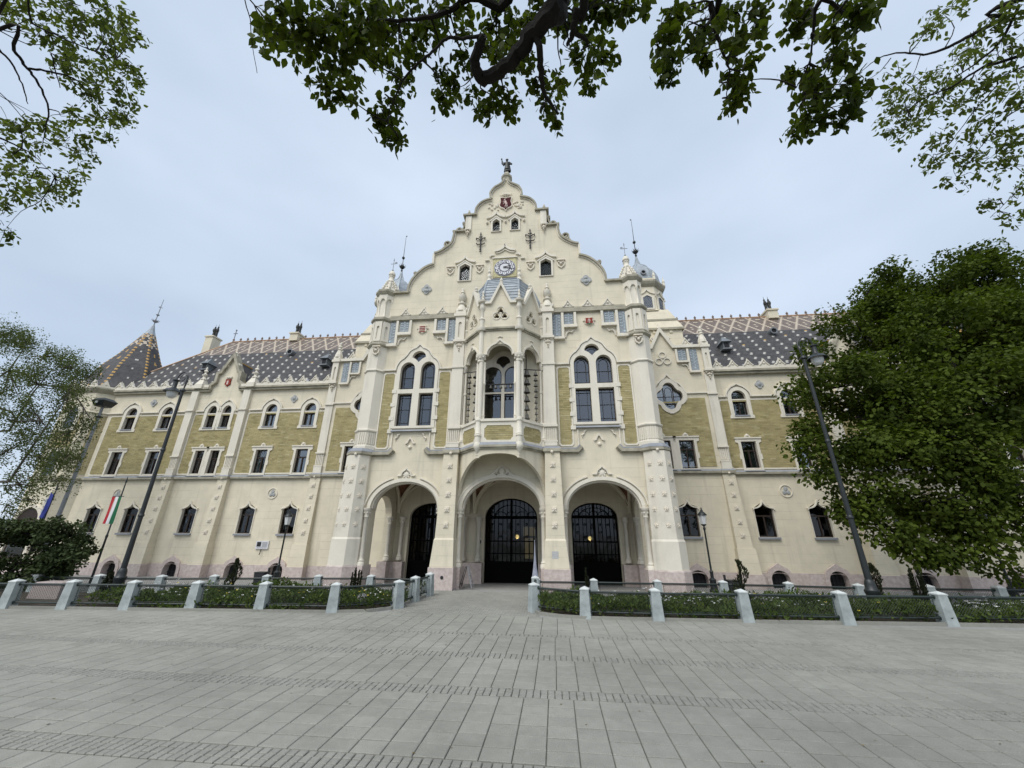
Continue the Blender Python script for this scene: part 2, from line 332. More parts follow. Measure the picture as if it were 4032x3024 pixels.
def slab_fn(m, t, b, c, noise, l):
    g = node(t, 'ShaderNodeNewGeometry'); oi = node(t, 'ShaderNodeObjectInfo')
    base = b.inputs['Base Color'].default_value[:3]
    a = node(t, 'ShaderNodeMath', operation='ADD'); l(g.outputs['Random Per Island'], a.inputs[0]); l(oi.outputs['Random'], a.inputs[1])
    f = node(t, 'ShaderNodeMath', operation='FRACT'); l(a.outputs[0], f.inputs[0])
    mr = node(t, 'ShaderNodeMapRange'); mr.inputs[3].default_value = .93; mr.inputs[4].default_value = 1.05; l(f.outputs[0], mr.inputs[0])
    def pn(sc, det, lo, hi, a0=.3, a1=.7):
        n = node(t, 'ShaderNodeTexNoise'); n.inputs['Scale'].default_value = sc; n.inputs['Detail'].default_value = det; n.inputs['Roughness'].default_value = .65; l(g.outputs['Position'], n.inputs['Vector'])
        r = node(t, 'ShaderNodeMapRange'); r.inputs[1].default_value = a0; r.inputs[2].default_value = a1; r.inputs[3].default_value = lo; r.inputs[4].default_value = hi; l(n.outputs['Fac'], r.inputs[0]); return n, r
    n1, r1 = pn(.45, 6, .80, 1.12); n2, r2 = pn(130, 2, .78, 1.22); n3, r3 = pn(7, 6, .90, 1.06); n5, r5 = pn(26, 3, 1.0, .72, .63, .75)
    q = mr.outputs[0]
    for r in (r1, r2, r3, r5):
        mm = node(t, 'ShaderNodeMath', operation='MULTIPLY'); l(q, mm.inputs[0]); l(r.outputs[0], mm.inputs[1]); q = mm.outputs[0]
    vm = node(t, 'ShaderNodeVectorMath', operation='SCALE'); vm.inputs[0].default_value = base; l(q, vm.inputs['Scale']); l(vm.outputs[0], b.inputs['Base Color'])
    bp = node(t, 'ShaderNodeBump'); bp.inputs['Strength'].default_value = .3; bp.inputs['Distance'].default_value = .004; l(n2.outputs['Fac'], bp.inputs['Height']); l(bp.outputs[0], b.inputs['Normal'])
SLAB = mat('paving_slab_concrete', (.285, .28, .245), .85, fn=slab_fn)
SETT = mat('grey_sett', (.27, .265, .234), .85, fn=slab_fn)
JOINT = mat('sand_joint', (.145, .142, .12), .95, var=.3, vscale=5)
ASPH = mat('grey_forecourt', (.30, .295, .28), .9, fn=slab_fn)
SOIL = mat('soil', (.05, .04, .028), .95, var=.4, vscale=6, bump=.8, bscale=12)
# ------------------------------------------------------------------ the town hall
TH = empty('town_hall', (0, 0, 0), 'cream plastered town hall with curved central gable, clock and patterned tile roofs', 'town hall')
WY, MY = 3.8, 3.3                       # wing plane and the plane of the bays beside the porch
GP = smoothpath([(.10,19.22),(.16,19.02),(.30,18.86),(.58,18.68)], 4)[:-1] + smoothpath([(.58,18.68),(.74,18.47),(.83,18.22),(.80,17.95)], 4) + \
     smoothpath([(.75,17.90),(1.06,17.82),(1.33,17.63),(1.52,17.33),(1.57,16.96)], 4) + [(2.10,16.95),(2.06,16.90),(2.06,15.96),(2.58,15.94)] + \
     smoothpath([(2.58,15.88),(2.66,15.30),(2.84,15.05),(3.06,14.87),(3.30,14.72),(3.52,14.66)], 4) + [(3.50,14.03)] + \
     smoothpath([(3.50,14.01),(3.80,13.90),(4.04,13.74),(4.30,13.46),(4.50,13.16),(4.62,12.82),(4.64,12.50)], 4) + [(5.72,12.47)]
def side_arch(k=1): return [(k*5.12,-.3),(k*5.12,2.65)] + arc(k*3.775, 2.65, k*1.345, 1.0, 0, 180, 20)[1:-1] + [(k*2.43,2.65),(k*2.43,-.3)]
MID_ARCH = [(-1.5,2.64)] + arc(0, 2.64, 1.5, 1.13, 180, 0, 22)[1:-1] + [(1.5,2.64)]
def pent(x0, x1, z0, zs, za): return [(x0,z0),(x1,z0),(x1,zs),((x0+x1)/2,za),(x0,zs)]
# --- outlines of the tall windows either side of the oriel (right one)
def big_outline(g=0.0):
    return [(2.83-g,5.80),(4.70+g,5.80),(4.70+g,8.42)] + arc(4.22,8.42,.48+g,.56+g,0,70,5) + arc(3.755,9.06,.50+g,.40+g,12,70,4) + [(3.755,9.56+g)] + arc(3.755,9.06,.50+g,.40+g,110,168,4) + arc(3.29,8.42,.48+g,.56+g,110,180,5) + [(2.83-g,8.42)]
LIGHTS = {'low': [rect(3.90,4.53,5.90,7.33), rect(2.98,3.60,5.90,7.33)],
          'up': [[(3.88,7.52),(4.53,7.52)] + arc(4.205,8.42,.325,.37,0,180,12), [(2.97,7.52),(3.61,7.52)] + arc(3.29,8.42,.32,.37,0,180,12)],
          'top': [[(3.755,8.78)] + smoothpath([(3.90,8.93),(4.06,9.02)],3)[0:] + arc(3.755,9.02,.31,.30,0,180,10) + [(3.61,8.93)]]}
holes = []
for k in (-1, 1):
    fx = lambda P: [(k*x, z) for x, z in P]
    holes += [fx(big_outline(-.04)), fx(pent(.25,.69,15.76,16.40,16.60)), fx(pent(1.65,2.23,12.92,13.76,13.95))]
outl = [(-5.72,-.3)] + [(-x,z) for x,z in side_arch(1)] + [(-1.5,-.3)] + MID_ARCH + [(1.5,-.3)] + list(reversed(side_arch(1))) + [(5.72,-.3)] + list(reversed(GP)) + [(-x,z) for x,z in GP]
wall = MB().plate(outl, holes, 0, .5).build('gable_wall', CREAM, TH)
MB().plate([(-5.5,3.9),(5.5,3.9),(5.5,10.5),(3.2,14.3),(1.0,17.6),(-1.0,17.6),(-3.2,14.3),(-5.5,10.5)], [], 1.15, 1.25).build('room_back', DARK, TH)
# coping that follows the gable
LOBES = [[q for q in GP if q[1] > 17.93], [q for q in GP if 16.95 < q[1] < 17.91 and q[0] < 1.6], [q for q in GP if 14.65 < q[1] < 15.89 and q[0] > 2.5], [q for q in GP if 12.48 < q[1] < 14.02 and q[0] > 3.4]]
for P in LOBES:
    o = MB().band(P,-.05,.035,-.13,.56).build('gable_coping', CROWN, TH); MB().band(P,-.10,-.052,-.06,.02).build('coping_moulding', TRIM, o); mirror(o)
for x0,x1,z in ((1.48,2.17,16.93),(2.0,2.66,15.92),(4.58,5.40,12.46)): mirror(MB().box(x0,x1,-.13,.561,z-.045,z+.045).build('gable_coping', CROWN, TH))
mirror(MB().box(3.49,3.58,-.10,.55,14.0,14.62).build('gable_coping', TRIM, TH))
# pedestal at the top
MB().lathe([(.10,19.10),(.20,19.18),(.26,19.42),(.30,19.46),(.30,19.58),(.22,19.60),(.17,19.80),(.15,19.86)], 0, .2, 8, pi/8).build('pedestal', CROWN, TH)
# gable pinnacles and scrolls
def pinnacle(name, x, y, z, h, r, m=TRIM, n=8, base=True):
    p = MB(); q = [(r,0),(r*.95,.10),(r*.45,.20),(r*.75,.30),(r*.78,.36),(r*.40,.44),(r*.30,.52),(r*.62,.58),(r*.62,.63),(r*.28,.70),(r*.40,.78),(r*.20,.86),(r*.28,.91),(.01,1.0)]
    p.lathe([(a, z+b*h) for a, b in q], x, y, n); return p.build(name, m, TH, True)
for o in [pinnacle('pinnacle', 1.94, .2, 16.98, .55, .14)]: mirror(o)
def scroll(cx, cz, r, y0, y1, turns=1.4, a0=0, d=1):
    P = [(cx+d*r*(1-t*.75)*cos(a0+turns*2*pi*t), cz+r*(1-t*.75)*sin(a0+turns*2*pi*t)) for t in np.linspace(0,1,16)]; return P
m_ = MB()
for (x,z,r) in [(2.35,16.12,.20),(2.92,15.30,.22),(2.14,16.55,.08),(4.42,13.64,.09),(.62,18.78,.07)]:
    m_.band(scroll(x,z,r,0,0,1.5,pi*1.1), -.035, .035, .05, .35)
m_.band(smoothpath([(2.56,15.96),(2.36,15.98),(2.20,16.15),(2.12,16.45)]), -.03, .03, .05, .33); m_.band(smoothpath([(2.74,15.22),(2.98,15.05),(3.18,14.95),(3.10,15.12)]), -.03, .03, .05, .33)
each(m_,'gable_scroll',CROWN,TH,True)
# piers under the upper ledges with leaf brackets
m_ = MB().box(1.74,2.03,-.06,.02,15.95,16.86); mirror(m_.build('gable_pier', TRIM, TH))
def leafbracket(x, y, z0, z1, w):
    m = MB()
    for i, (dx, dz, s) in enumerate([(-.36,.0,.8),(.36,.0,.8),(0,-.22,1.0),(-.2,-.28,.7),(.2,-.28,.7),(0,-.55,.7),(-.42,.1,.5),(.42,.1,.5),(0,-.8,.45)]):
        h = z1-z0; m.ball((x+dx*w, y-.04, z1-.12*h+dz*h), (w*.2*s, .07, h*.17*s), 6, 4)
    m.box(x-w*.5, x+w*.5, y-.10, y+.05, z1-.06*(z1-z0), z1); return m
for a in [(1.90,-.05,15.5,15.96,.32)]: o = leafbracket(*a).build('bracket', RELIEF, TH); mirror(o)
# --- window kit -----------------------------------------------------------
def grid_bars(x0, x1, z0, z1, nx, nz, w, y, m=None):
    m = m or MB()
    for i in range(1, nx): x = x0+(x1-x0)*i/nx; m.box(x-w, x+w, y-.012, y+.012, z0, z1)
    for i in range(1, nz): z = z0+(z1-z0)*i/nz; m.box(x0, x1, y-.013, y+.013, z-w, z+w)
    return m
def inset(P, d):
    cx = sum(p[0] for p in P)/len(P); cz = sum(p[1] for p in P)/len(P); w = max(abs(p[0]-cx) for p in P); h = max(abs(p[1]-cz) for p in P)
    return [(cx+(p[0]-cx)*(1-d/w), cz+(p[1]-cz)*(1-d/h)) for p in P]
def window(name, outer, lights, y, parent=TH, glass=DGLASS, frame=TRIM, proud=.06, deep=.22, fw=.03, extra=None):
    """surround plate > panes with dark wooden sashes"""
    o = MB().plate(outer, lights, y-proud, y+deep).build(name, frame, parent)
    for P in lights:
        s = MB().plate(inset(P,-.01), [inset(P, fw)], y+deep-.09, y+deep-.03).build('sash', WOOD, o)
        MB().plate(inset(P, fw-.01), [], y+deep-.065, y+deep-.055).build('pane', glass, o)
    return o
# tall windows
big = window('tall_window', big_outline(.0), LIGHTS['low']+LIGHTS['up']+LIGHTS['top'], 0)
m_ = MB()
for P in LIGHTS['low']:
    x0, x1, z0, z1 = P[0][0]+.03, P[1][0]-.03, P[0][1]+.03, P[2][1]-.03
    for f in (.2,.8): x = x0+(x1-x0)*f; m_.box(x-.008,x+.008,.13,.15,z0,z1)
    for f in (.10,.52,.90): z = z0+(z1-z0)*f; m_.box(x0,x1,.129,.151,z-.008,z+.008)
for P in LIGHTS['up']:
    x0, x1 = P[0][0]+.03, P[1][0]-.03; cx = (x0+x1)/2
    m_.band([(x0+.11,7.55),(x0+.11,8.40)]+arc(cx,8.40,cx-x0-.11,.26,180,0,10)+[(x1-.11,8.40),(x1-.11,7.55)],-.008,.008,.13,.15)
    for z in (7.62,8.10): m_.box(x0,x1,.129,.151,z-.008,z+.008)
    for a in (40,90,140): m_.box(cx+.22*cos(radians(a))-.007,cx+.22*cos(radians(a))+.007,.128,.152,8.40+.24*sin(radians(a)),8.40+.34*sin(radians(a)))
m_.band(arc(3.755,9.0,.18,.17,0,180,8),-.007,.007,.13,.15); m_.build('lead_bar', IRON, big)
ho = MB(); ho.band([(5.32,8.44),(4.76,8.44)]+arc(4.22,8.42,.54,.62,4,66,6)+arc(3.755,9.06,.56,.44,14,72,5)+[(3.755,9.66)]+arc(3.755,9.06,.56,.44,108,166,5)+arc(3.29,8.42,.54,.62,114,176,6)+[(2.75,8.44),(2.16,8.44)], -.03,.035,-.10,.02); ho.build('hood_mould', TRIM, big)
sl = MB().hexa([(2.92,-.14,5.66),(4.64,-.14,5.66),(4.64,.1,5.66),(2.92,.1,5.66)],[(2.92,-.10,5.72),(4.64,-.10,5.72),(4.64,.1,5.78),(2.92,.1,5.78)]).build('sill', ZINC, big)
m_ = MB()  # apron below the sill: frame, scrolls, little ogee
m_.band([(2.98,5.64),(2.98,4.98),(3.08,4.86)],-.02,.03,-.05,.02); m_.band([(4.58,5.64),(4.58,4.98),(4.48,4.86)],.02,-.03,-.05,.02)
for sx in (-1,1):
    m_.tube([(3.78+sx*.44,-.02,5.58),(3.78+sx*.55,-.04,5.52),(3.78+sx*.56,-.03,5.44),(3.78+sx*.64,-.04,5.38),(3.78+sx*.62,-.02,5.26)],[.02,.04,.03,.035,.012],6)
each(m_,'apron_frame',RELIEF,big); m_ = MB(); m_.band([(3.58,5.16),(3.66,5.20),(3.70,5.30),(3.78,5.40),(3.86,5.30),(3.90,5.20),(3.98,5.16)],-.03,.03,-.07,.02); m_.ball((3.78,-.03,5.02),(.08,.06,.07),6,4)
m_.build('apron_relief', RELIEF, big)
mirror(big)
# yellow brick strips beside them
def chamf(x0, x1, z0, z1, c=.07): return [(x0+c,z0),(x1-c,z0),(x1,z0+c),(x1,z1-c),(x1-c,z1),(x0+c,z1),(x0,z1-c),(x0,z0+c)]
for x0, x1 in ((4.76,5.23),(2.29,2.77)):
    o = MB().plate(chamf(x0,x1,5.0,8.28), [], -.006, .05).build('brick_panel', YELLOW, TH); bricks(o,chamf(x0,x1,5.0,8.28),[],-.006,x0 < 3); mirror(o)
    o = MB().plate(chamf(x0-.05,x1+.05,4.95,8.33), [chamf(x0+.004,x1-.004,5.004,8.276)], -.03, .04).build('panel_frame', TRIM, TH); mirror(o)
m_ = MB()
for z in (5.6,6.15,6.75,7.35):
    m_.box(4.60,4.80,-.075,.01,z,z+.16); m_.box(2.72,2.92,-.075,.01,z,z+.16)
each(m_,'quoin',TRIM,TH,True)
# small gable windows
LATT = mat('lattice_lead',(.11,.125,.125),.7)
def gable_window(x0, x1, z0, zs, za, name):
    xc = (x0+x1)/2
    o = window(name, pent(x0-.08,x1+.08,z0-.03,zs+.06,za+.12), [pent(x0,x1,z0,zs,za)], 0, glass=GGLASS, fw=.02)
    m = MB(); w = x1-x0
    for i in range(-4, 9):
        for s in (1,-1):
            pts = []
            for t in np.linspace(0,1,2):
                pass
    n = 5
    for i in range(-6, 12):
        for s in (1,-1):
            x = x0+i*w/n; a = (x, z0); b = (x+s*(za-z0)*.62, za)
            ta, tb = 0.0, 1.0
            dx = b[0]-a[0]
            for lim, sg in ((x0,1),(x1,-1)):
                fa, fb = sg*(a[0]-lim), sg*(b[0]-lim)
                if fa < 0 and fb < 0: ta = 2; break
                if fa < 0: ta = max(ta, -fa/(fb-fa))
                elif fb < 0: tb = min(tb, fa/(fa-fb))
            if ta >= tb: continue
            A = (a[0]+dx*ta, .12, a[1]+(za-z0)*ta); B = (a[0]+dx*tb, .12, a[1]+(za-z0)*tb)
            if B[2] > zs: # clip to the pointed head
                k = (zs-A[2])/(B[2]-A[2]) if B[2] != A[2] else 1; k = max(0,min(1,k)); B = (A[0]+(B[0]-A[0])*k, .12, A[2]+(B[2]-A[2])*k)
            if abs(B[2]-A[2]) > .02: m.tube([A,B],.009,4)
    m.build('lattice', LATT, o)
    e = MB(); e.band(smoothpath([(xc-.50,zs+.25),(xc-.30,zs+.29),(xc-.12,zs+.40),(xc,zs+.58)],4)+smoothpath([(xc,zs+.58),(xc+.12,zs+.40),(xc+.30,zs+.29),(xc+.50,zs+.25)],4)[1:],-.045,.04,-.09,.02)
    e.band([(x0-.13,zs+.02),(xc,za+.14),(x1+.13,zs+.02)],-.01,.04,-.08,.02); e.build('hood_mould', TRIM, o)
    return o
mirror(gable_window(.29,.65,15.78,16.39,16.55,'gable_window')); mirror(gable_window(1.69,2.19,12.95,13.75,13.91,'gable_window'))
# wrought-iron wall anchors
m_ = MB(); x = 1.22; y = -.07
m_.tube([(x,y,15.66),(x,y,14.58)],.026,6)
for s in (-1,1):
    m_.tube([(x,y,15.20),(x+s*.07,y,15.33),(x+s*.15,y,15.38),(x+s*.21,y,15.36)],.024,6); m_.tube([(x+s*.21,y,15.30),(x+s*.215,y,15.41)],.028,6)
    m_.tube([(x,y,15.02),(x+s*.09,y,15.0),(x+s*.17,y,15.02),(x+s*.21,y,15.08)],.026,6); m_.ball((x+s*.06,y,15.45),(.04,.03,.03),6,4)
for z, r in ((15.62,.045),(15.70,.03),(14.92,.05),(14.78,.03),(14.70,.05),(14.58,.045),(15.24,.04)): m_.ball((x,y,z),(r,r*.8,r*1.2),6,4)
mirror(m_.build('wall_anchor', IRON, TH))
# lion heads, quatrefoil medallions
def lion(x, z, s=1.0, y=0):
    m = MB(); m.band([(x-.17*s,z+.04*s),(x-.13*s,z-.12*s),(x,z-.22*s),(x+.13*s,z-.12*s),(x+.17*s,z+.04*s)],-.02,.025,y-.06,y+.02)
    m.box(x-.20*s,x+.20*s,y-.08,y+.02,z+.20*s,z+.25*s)
    m.ball((x,y-.04,z),(.07*s,.09,.08*s),8,5)
    for k in (-1,1): m.ball((x+k*.10*s,y-.03,z+.10*s),(.07*s,.06,.045*s),6,4)
    return m
for x,z in ((1.22,13.56),(2.65,13.57)): mirror(lion(x,z).build('mask_relief', RELIEF, TH))
mirror(lion(5.66,9.30,.9,-.30).build('turret_shield', RELIEF, TH))
def quatre(cx, cz, r, n=8):
    P = []
    for k in range(4): a = k*90+45; 
    for k,(dx,dz) in enumerate([(1,0),(0,1),(-1,0),(0,-1)]): P += arc(cx+dx*r*.5, cz+dz*r*.55, r*.5, r*.5, k*90-80, k*90+80, n)
    return P
GREYR = mat('grey_relief', (.36,.37,.36), .7, var=.2, vscale=8, bump=.4, bscale=20)
m_ = MB().plate(quatre(3.74,12.58,.25), [], -.05, .03); m_.ball((3.74,-.05,12.68),(.07,.06,.09),8,5); m_.ball((3.73,-.05,12.50),(.14,.06,.10),8,5); mirror(m_.build('medallion', GREYR, TH))
# coat of arms at the top
def shieldP(cx, cz, w, h): return [(cx-w*.46,cz+h*.5),(cx,cz+h*.46),(cx+w*.46,cz+h*.5),(cx+w*.40,cz+h*.18),(cx+w*.5,cz-h*.12),(cx+w*.40,cz-h*.24),(cx+w*.12,cz-h*.34),(cx,cz-h*.5),(cx-w*.12,cz-h*.34),(cx-w*.40,cz-h*.24),(cx-w*.5,cz-h*.12),(cx-w*.40,cz+h*.18)]
ca = MB().plate(shieldP(0,17.47,.70,.90), [], -.07, .03).build('coat_of_arms', RELIEF, TH, label='maroon shield with a pale rearing goat at the top of the gable')
MB().plate(shieldP(0,17.49,.60,.80), [], -.085, -.06).build('shield_field', MAROON, ca)
g = MB()   # rearing goat in low relief
g.tube([(-.02,-.10,17.62),(.02,-.11,17.48),(.05,-.10,17.36)],[.05,.07,.055],7); g.ball((-.05,-.10,17.72),(.05,.04,.045),7,5); g.tube([(-.03,-.10,17.75),(.03,-.10,17.82),(.09,-.10,17.80)],[.018,.014,.008],5)
g.tube([(-.02,-.10,17.60),(-.12,-.10,17.62),(-.14,-.10,17.55)],[.025,.02,.012],5); g.tube([(.0,-.10,17.54),(-.10,-.10,17.50),(-.13,-.10,17.42)],[.025,.02,.012],5)
g.tube([(.04,-.10,17.38),(-.03,-.10,17.28),(.0,-.10,17.18)],[.04,.025,.014],5); g.tube([(.06,-.10,17.38),(.08,-.10,17.27),(.03,-.10,17.20)],[.04,.025,.014],5)
g.build('goat_relief', PINKW, ca, True)
m_ = MB(); m_.box(-.17,.17,-.07,.02,18.12,18.20)
rr = random.Random(3)
for s in (-1,1):
    m_.tube([(s*.10,-.04,18.12),(s*.22,-.04,18.10),(s*.32,-.04,18.15)],[.03,.02,.015],5)
    for i in range(16): m_.ball((s*(.36+.52*rr.random()), -.02, 17.28+.40*rr.random()-(.16*rr.random())), (.05+.03*rr.random(),.04,.035+.02*rr.random()), 6, 4)
for i in range(3): m_.ball((-.1+.1*i,-.04,18.06),(.035,.04,.035),6,4)
m_.build('mantling_relief', RELIEF, ca, kind='stuff')
o = MB()
for x in (-.93,0,.93): o.box(x-.05,x+.05,-.07,.02,16.28,16.42); o.ball((x,-.08,16.34),(.05,.04,.06),6,4)
o.build('boss', RELIEF, TH)
# clock
ck = MB().plate(rect(-.56,.56,13.0,14.08), [], -.05, .02).build('clock', CLOCKG, TH, label='square gilt clock panel with dark blue dial and white numeral discs')
MB().box(-.60,.60,-.09,.02,14.08,14.14).build('clock_ledge', TRIM, ck)
MB().plate(arc(0,13.52,.51,.47,0,360,40)[:-1], [], -.075,-.04).build('dial_rim', CLOCKW, ck)
MB().plate(arc(0,13.52,.495,.455,0,360,40)[:-1], [], -.085,-.05).build('dial', CLOCKB, ck)
MB().plate(arc(0,13.52,.225,.21,0,360,28)[:-1], [], -.095,-.06).build('dial_centre', CLOCKW, ck)
disc = MB().plate(arc(0,0,.088,.085,0,360,18)[:-1], [], -.012, .012).mesh('numeral_disc', CLOCKW)
for i in range(12):
    a = pi/2-2*pi*(i+1)/12; x, z = .375*cos(a), 13.52+.345*sin(a); d = link('numeral_disc', disc, ck, (x,-.092,z))
    cu = bpy.data.curves.new('numeral', 'FONT'); cu.body = str(i+1); cu.size = .135; cu.align_x = 'CENTER'; cu.align_y = 'CENTER'; cu.offset = .004; cu.space_character = .85
    tob = bpy.data.objects.new('tmp', cu); COL.objects.link(tob); dg = bpy.context.evaluated_depsgraph_get(); me = bpy.data.meshes.new_from_object(tob.evaluated_get(dg)); bpy.data.objects.remove(tob)
    me.materials.clear(); me.materials.append(IRON); n_ = link('numeral', me, d, (0,-.015,0)); n_.rotation_euler = (pi/2,0,0)
def hand(ang, ln, w):
    c, s_ = cos(ang), sin(ang); T = lambda u, v: (u*c-v*s_, 13.52+u*s_+v*c)
    return MB().plate([T(-.07,-w*.9),(T(-.03,-w*1.3)),T(ln*.55,-w*.5),T(ln*.68,-w*1.5),T(ln,0),T(ln*.68,w*1.5),T(ln*.55,w*.5),T(-.03,w*1.3),T(-.07,w*.9)], [], 0, .012)
hand(radians(-17),.40,.018).xf(lambda x,y,z:(x,y-.125,z)).build('minute_hand', IRON, ck); hand(radians(13),.30,.024).xf(lambda x,y,z:(x,y-.14,z)).build('hour_hand', IRON, ck)
m_ = MB(); m_.band(smoothpath([(-.51,14.53),(-.28,14.58),(-.10,14.70),(0,14.88)],4)+smoothpath([(0,14.88),(.10,14.70),(.28,14.58),(.51,14.53)],4)[1:],-.05,.045,-.10,.02)
m_.band(smoothpath([(-.46,14.42),(-.24,14.46),(0,14.62)],4)+smoothpath([(0,14.62),(.24,14.46),(.46,14.42)],4)[1:],-.02,.02,-.06,.02)
for s in (-1,1):
    m_.band([(s*.52,14.30),(s*.66,14.30),(s*.74,14.22)],-.035*s,.035*s,-.09,.02); m_.box(min(s*.76,s*.96),max(s*.76,s*.96),-.09,.02,14.0,14.06)
m_.build('clock_hood', TRIM, ck)
# --- parapet band with blue majolica panels
m_ = MB(); m_.box(2.20,5.35,-.12,.01,10.92,11.10); m_.box(2.20,5.32,-.07,.012,11.10,11.18); m_.box(2.2,5.32,-.06,.011,10.88,10.92); o = m_.build('parapet_moulding', CROWN, TH); mirror(o)
def gablet(x, z0, z1, w, y, name='gablet', mt=TRIM, parent=TH):
    m = MB(); h = z1-z0
    m.plate([(x-w,z0),(x+w,z0),(x+w*.55,z0+h*.28),(x+w*.18,z0+h*.62),(x+w*.12,z0+h*.72),(x-w*.12,z0+h*.72),(x-w*.18,z0+h*.62),(x-w*.55,z0+h*.28)], [], y-.05, y+.04)
    m.band([(x-w,z0+.02),(x-w*.5,z0+h*.32),(x,z0+h*.74),(x+w*.5,z0+h*.32),(x+w,z0+.02)],-.012,.03,y-.09,y+.06)
    for k in (-1,1): m.ball((x+k*w*.95,y-.03,z0+.04),(.055,.07,.05),7,4)
    m.ball((x,y-.05,z0+h*.32),(.065,.05,.065),8,5); m.ball((x,y,z0+h*.82),(.035,.035,.05),6,4); m.ball((x,y,z0+h*.95),(.022,.022,.04),6,4)
    return m.build(name, mt, parent)
for x in (4.60,3.73,2.86): mirror(gablet(x,11.16,11.62,.22,-.02))
def majolica(x0, x1, z0, z1, y, kind, parent=TH, fx=None):
    """blue tile panel > flower relief"""
    b = MB().box(x0,x1,y,y+.04,z0,z1); xc = (x0+x1)/2; h = z1-z0; w = x1-x0
    r = MB(); yy = y-.004
    r.tube([(xc,yy,z0+.14*h),(xc,yy,z0+.92*h)],.012,5); r.ball((xc,yy,z0+.10*h),(w*.14,.02,.05*h),6,4)
    for i in range(5 if kind else 3):
        z = z0+h*(.28+.13*i) if kind else z0+h*(.35+.2*i)
        for k in (-1,1):
            r.tube([(xc,yy,z-.05*h),(xc+k*w*.18,yy,z),(xc+k*w*.32,yy,z+.03*h)],[.012,.010,.008],5); r.ball((xc+k*w*.33,yy,z+.04*h),(w*.09,.022,w*.08),6,4); r.ball((xc+k*w*.16,yy,z+.05*h),(w*.06,.018,w*.06),6,4)
    r.ball((xc,yy,z0+.92*h),(w*.10,.022,w*.12),6,4)
    if fx: b.xf(fx); r.xf(fx)
    o = b.build('majolica_panel', MAJ, parent); r.build('flower_relief', MAJL, o); return o
fr = MB()
for P in ([5.00,9.75,5.44,10.86,1],[4.39,10.31,4.83,10.87,0],[2.66,10.30,3.06,10.87,0],[2.13,9.72,2.52,10.86,1]):
    mirror(majolica(P[0],P[2],P[1],P[3],-.03,P[4]))
for x in (4.93,4.31,3.14,2.59): fr.box(x-.055,x+.055,-.10,.02,(9.60 if x in (4.93,2.59) else 10.13),10.90)
fr.box(4.24,4.875,-.16,.02,10.13,10.21); fr.box(4.24,4.875,-.11,.021,10.21,10.29); fr.box(2.645,3.22,-.16,.02,10.13,10.21); fr.box(2.645,3.22,-.11,.021,10.21,10.29)
fr.box(4.86,5.44,-.16,.02,9.58,9.66); fr.box(4.985,5.44,-.11,.021,9.66,9.74); fr.box(2.10,2.66,-.16,.02,9.58,9.66); fr.box(2.10,2.535,-.11,.021,9.66,9.71)
for x,z,d in ((4.80,10.02,-1),(2.72,10.02,1)):
    fr.tube([(x-d*.02,-.03,z-.34),(x+d*.02,-.05,z-.16),(x+d*.12,-.06,z-.06),(x+d*.24,-.05,z-.10),(x+d*.34,-.03,z+.02)],[.03,.04,.03,.035,.02],6)
each(fr,'panel_frame',TRIM,TH,True)
# small corner scrolls and the two shields
for s, fld in ((-1,'stripes'),(1,'cross')):
    x = s*3.74; o = MB().plate(shieldP(x,10.40,.40,.42), [], -.06, .02)
    for k in (-1,1): o.ball((x+k*.22,-.03,10.47),(.06,.04,.04),6,4)
    o = o.build('coat_of_arms', RELIEF, TH, label='red and white striped shield' if s < 0 else 'red shield with a white double cross')
    f = MB()
    if s < 0:
        for i in range(4): f.box(x-.135,x+.135,-.075,-.055,10.53-.085*i,10.57-.085*i)
        f.build('shield_stripe', RED, o)
    else:
        f.plate(shieldP(x,10.405,.34,.36), [], -.075,-.055); f.build('shield_field', RED, o)
        c = MB().box(x-.014,x+.014,-.09,-.07,10.30,10.54); c.box(x-.055,x+.055,-.091,-.07,10.46,10.485); c.box(x-.08,x+.08,-.091,-.07,10.395,10.42); c.build('double_cross', PINKW, o)
        MB().plate([(x-.11,10.31),(x+.11,10.31),(x,10.235)], [], -.09,-.07).build('green_mount', GREENS, o)
# --- inner pilasters beside the oriel
p = MB(); p.hexa([(1.64,-.52,1.60),(2.32,-.52,1.60),(2.32,.05,1.60),(1.64,.05,1.60)],[(1.68,-.38,4.64),(2.24,-.38,4.64),(2.24,.05,4.64),(1.68,.05,4.64)])
p.hexa([(1.58,-.62,.66),(2.42,-.62,.66),(2.42,.05,.66),(1.58,.05,.66)],[(1.62,-.56,1.55),(2.34,-.56,1.55),(2.34,.05,1.55),(1.62,.05,1.55)]); p.hexa([(1.62,-.56,1.55),(2.34,-.56,1.55),(2.34,.05,1.55),(1.62,.05,1.55)],[(1.645,-.515,1.62),(2.315,-.515,1.62),(2.315,.05,1.62),(1.645,.05,1.62)])
mirror(p.build('buttress', CREAM, TH))
p = MB().box(1.70,2.17,-.26,.02,5.72,9.62); p.box(1.70,2.17,-.30,.02,4.92,5.10); p.box(1.70,2.17,-.22,.021,5.10,5.72); p.box(1.66,2.20,-.31,.03,5.68,5.78)
for i in range(6): p.box(1.72+.078*i,1.755+.078*i,-.265,-.2,5.16,5.62); p.ball((1.738+.078*i,-.25,5.15),(.02,.03,.03),6,4)
p.box(1.67,2.19,-.31,.02,5.07,5.13); p.box(1.66,2.19,-.30,.03,8.34,8.42); mirror(p.build('pilaster', TRIM, TH))
p = MB(); p.plate(rect(1.72,2.14,9.66,10.84), [[(1.86,9.80),(2.0,9.80)]+arc(1.93,10.48,.07,.08,0,180,6)], -.30,-.24); p.box(1.722,2.138,-.238,.02,9.662,10.838); p.box(1.66,2.20,-.36,.02,9.56,9.66); p.box(1.66,2.22,-.36,.02,10.84,10.98); p.box(1.70,2.16,-.30,.02,10.98,11.16)
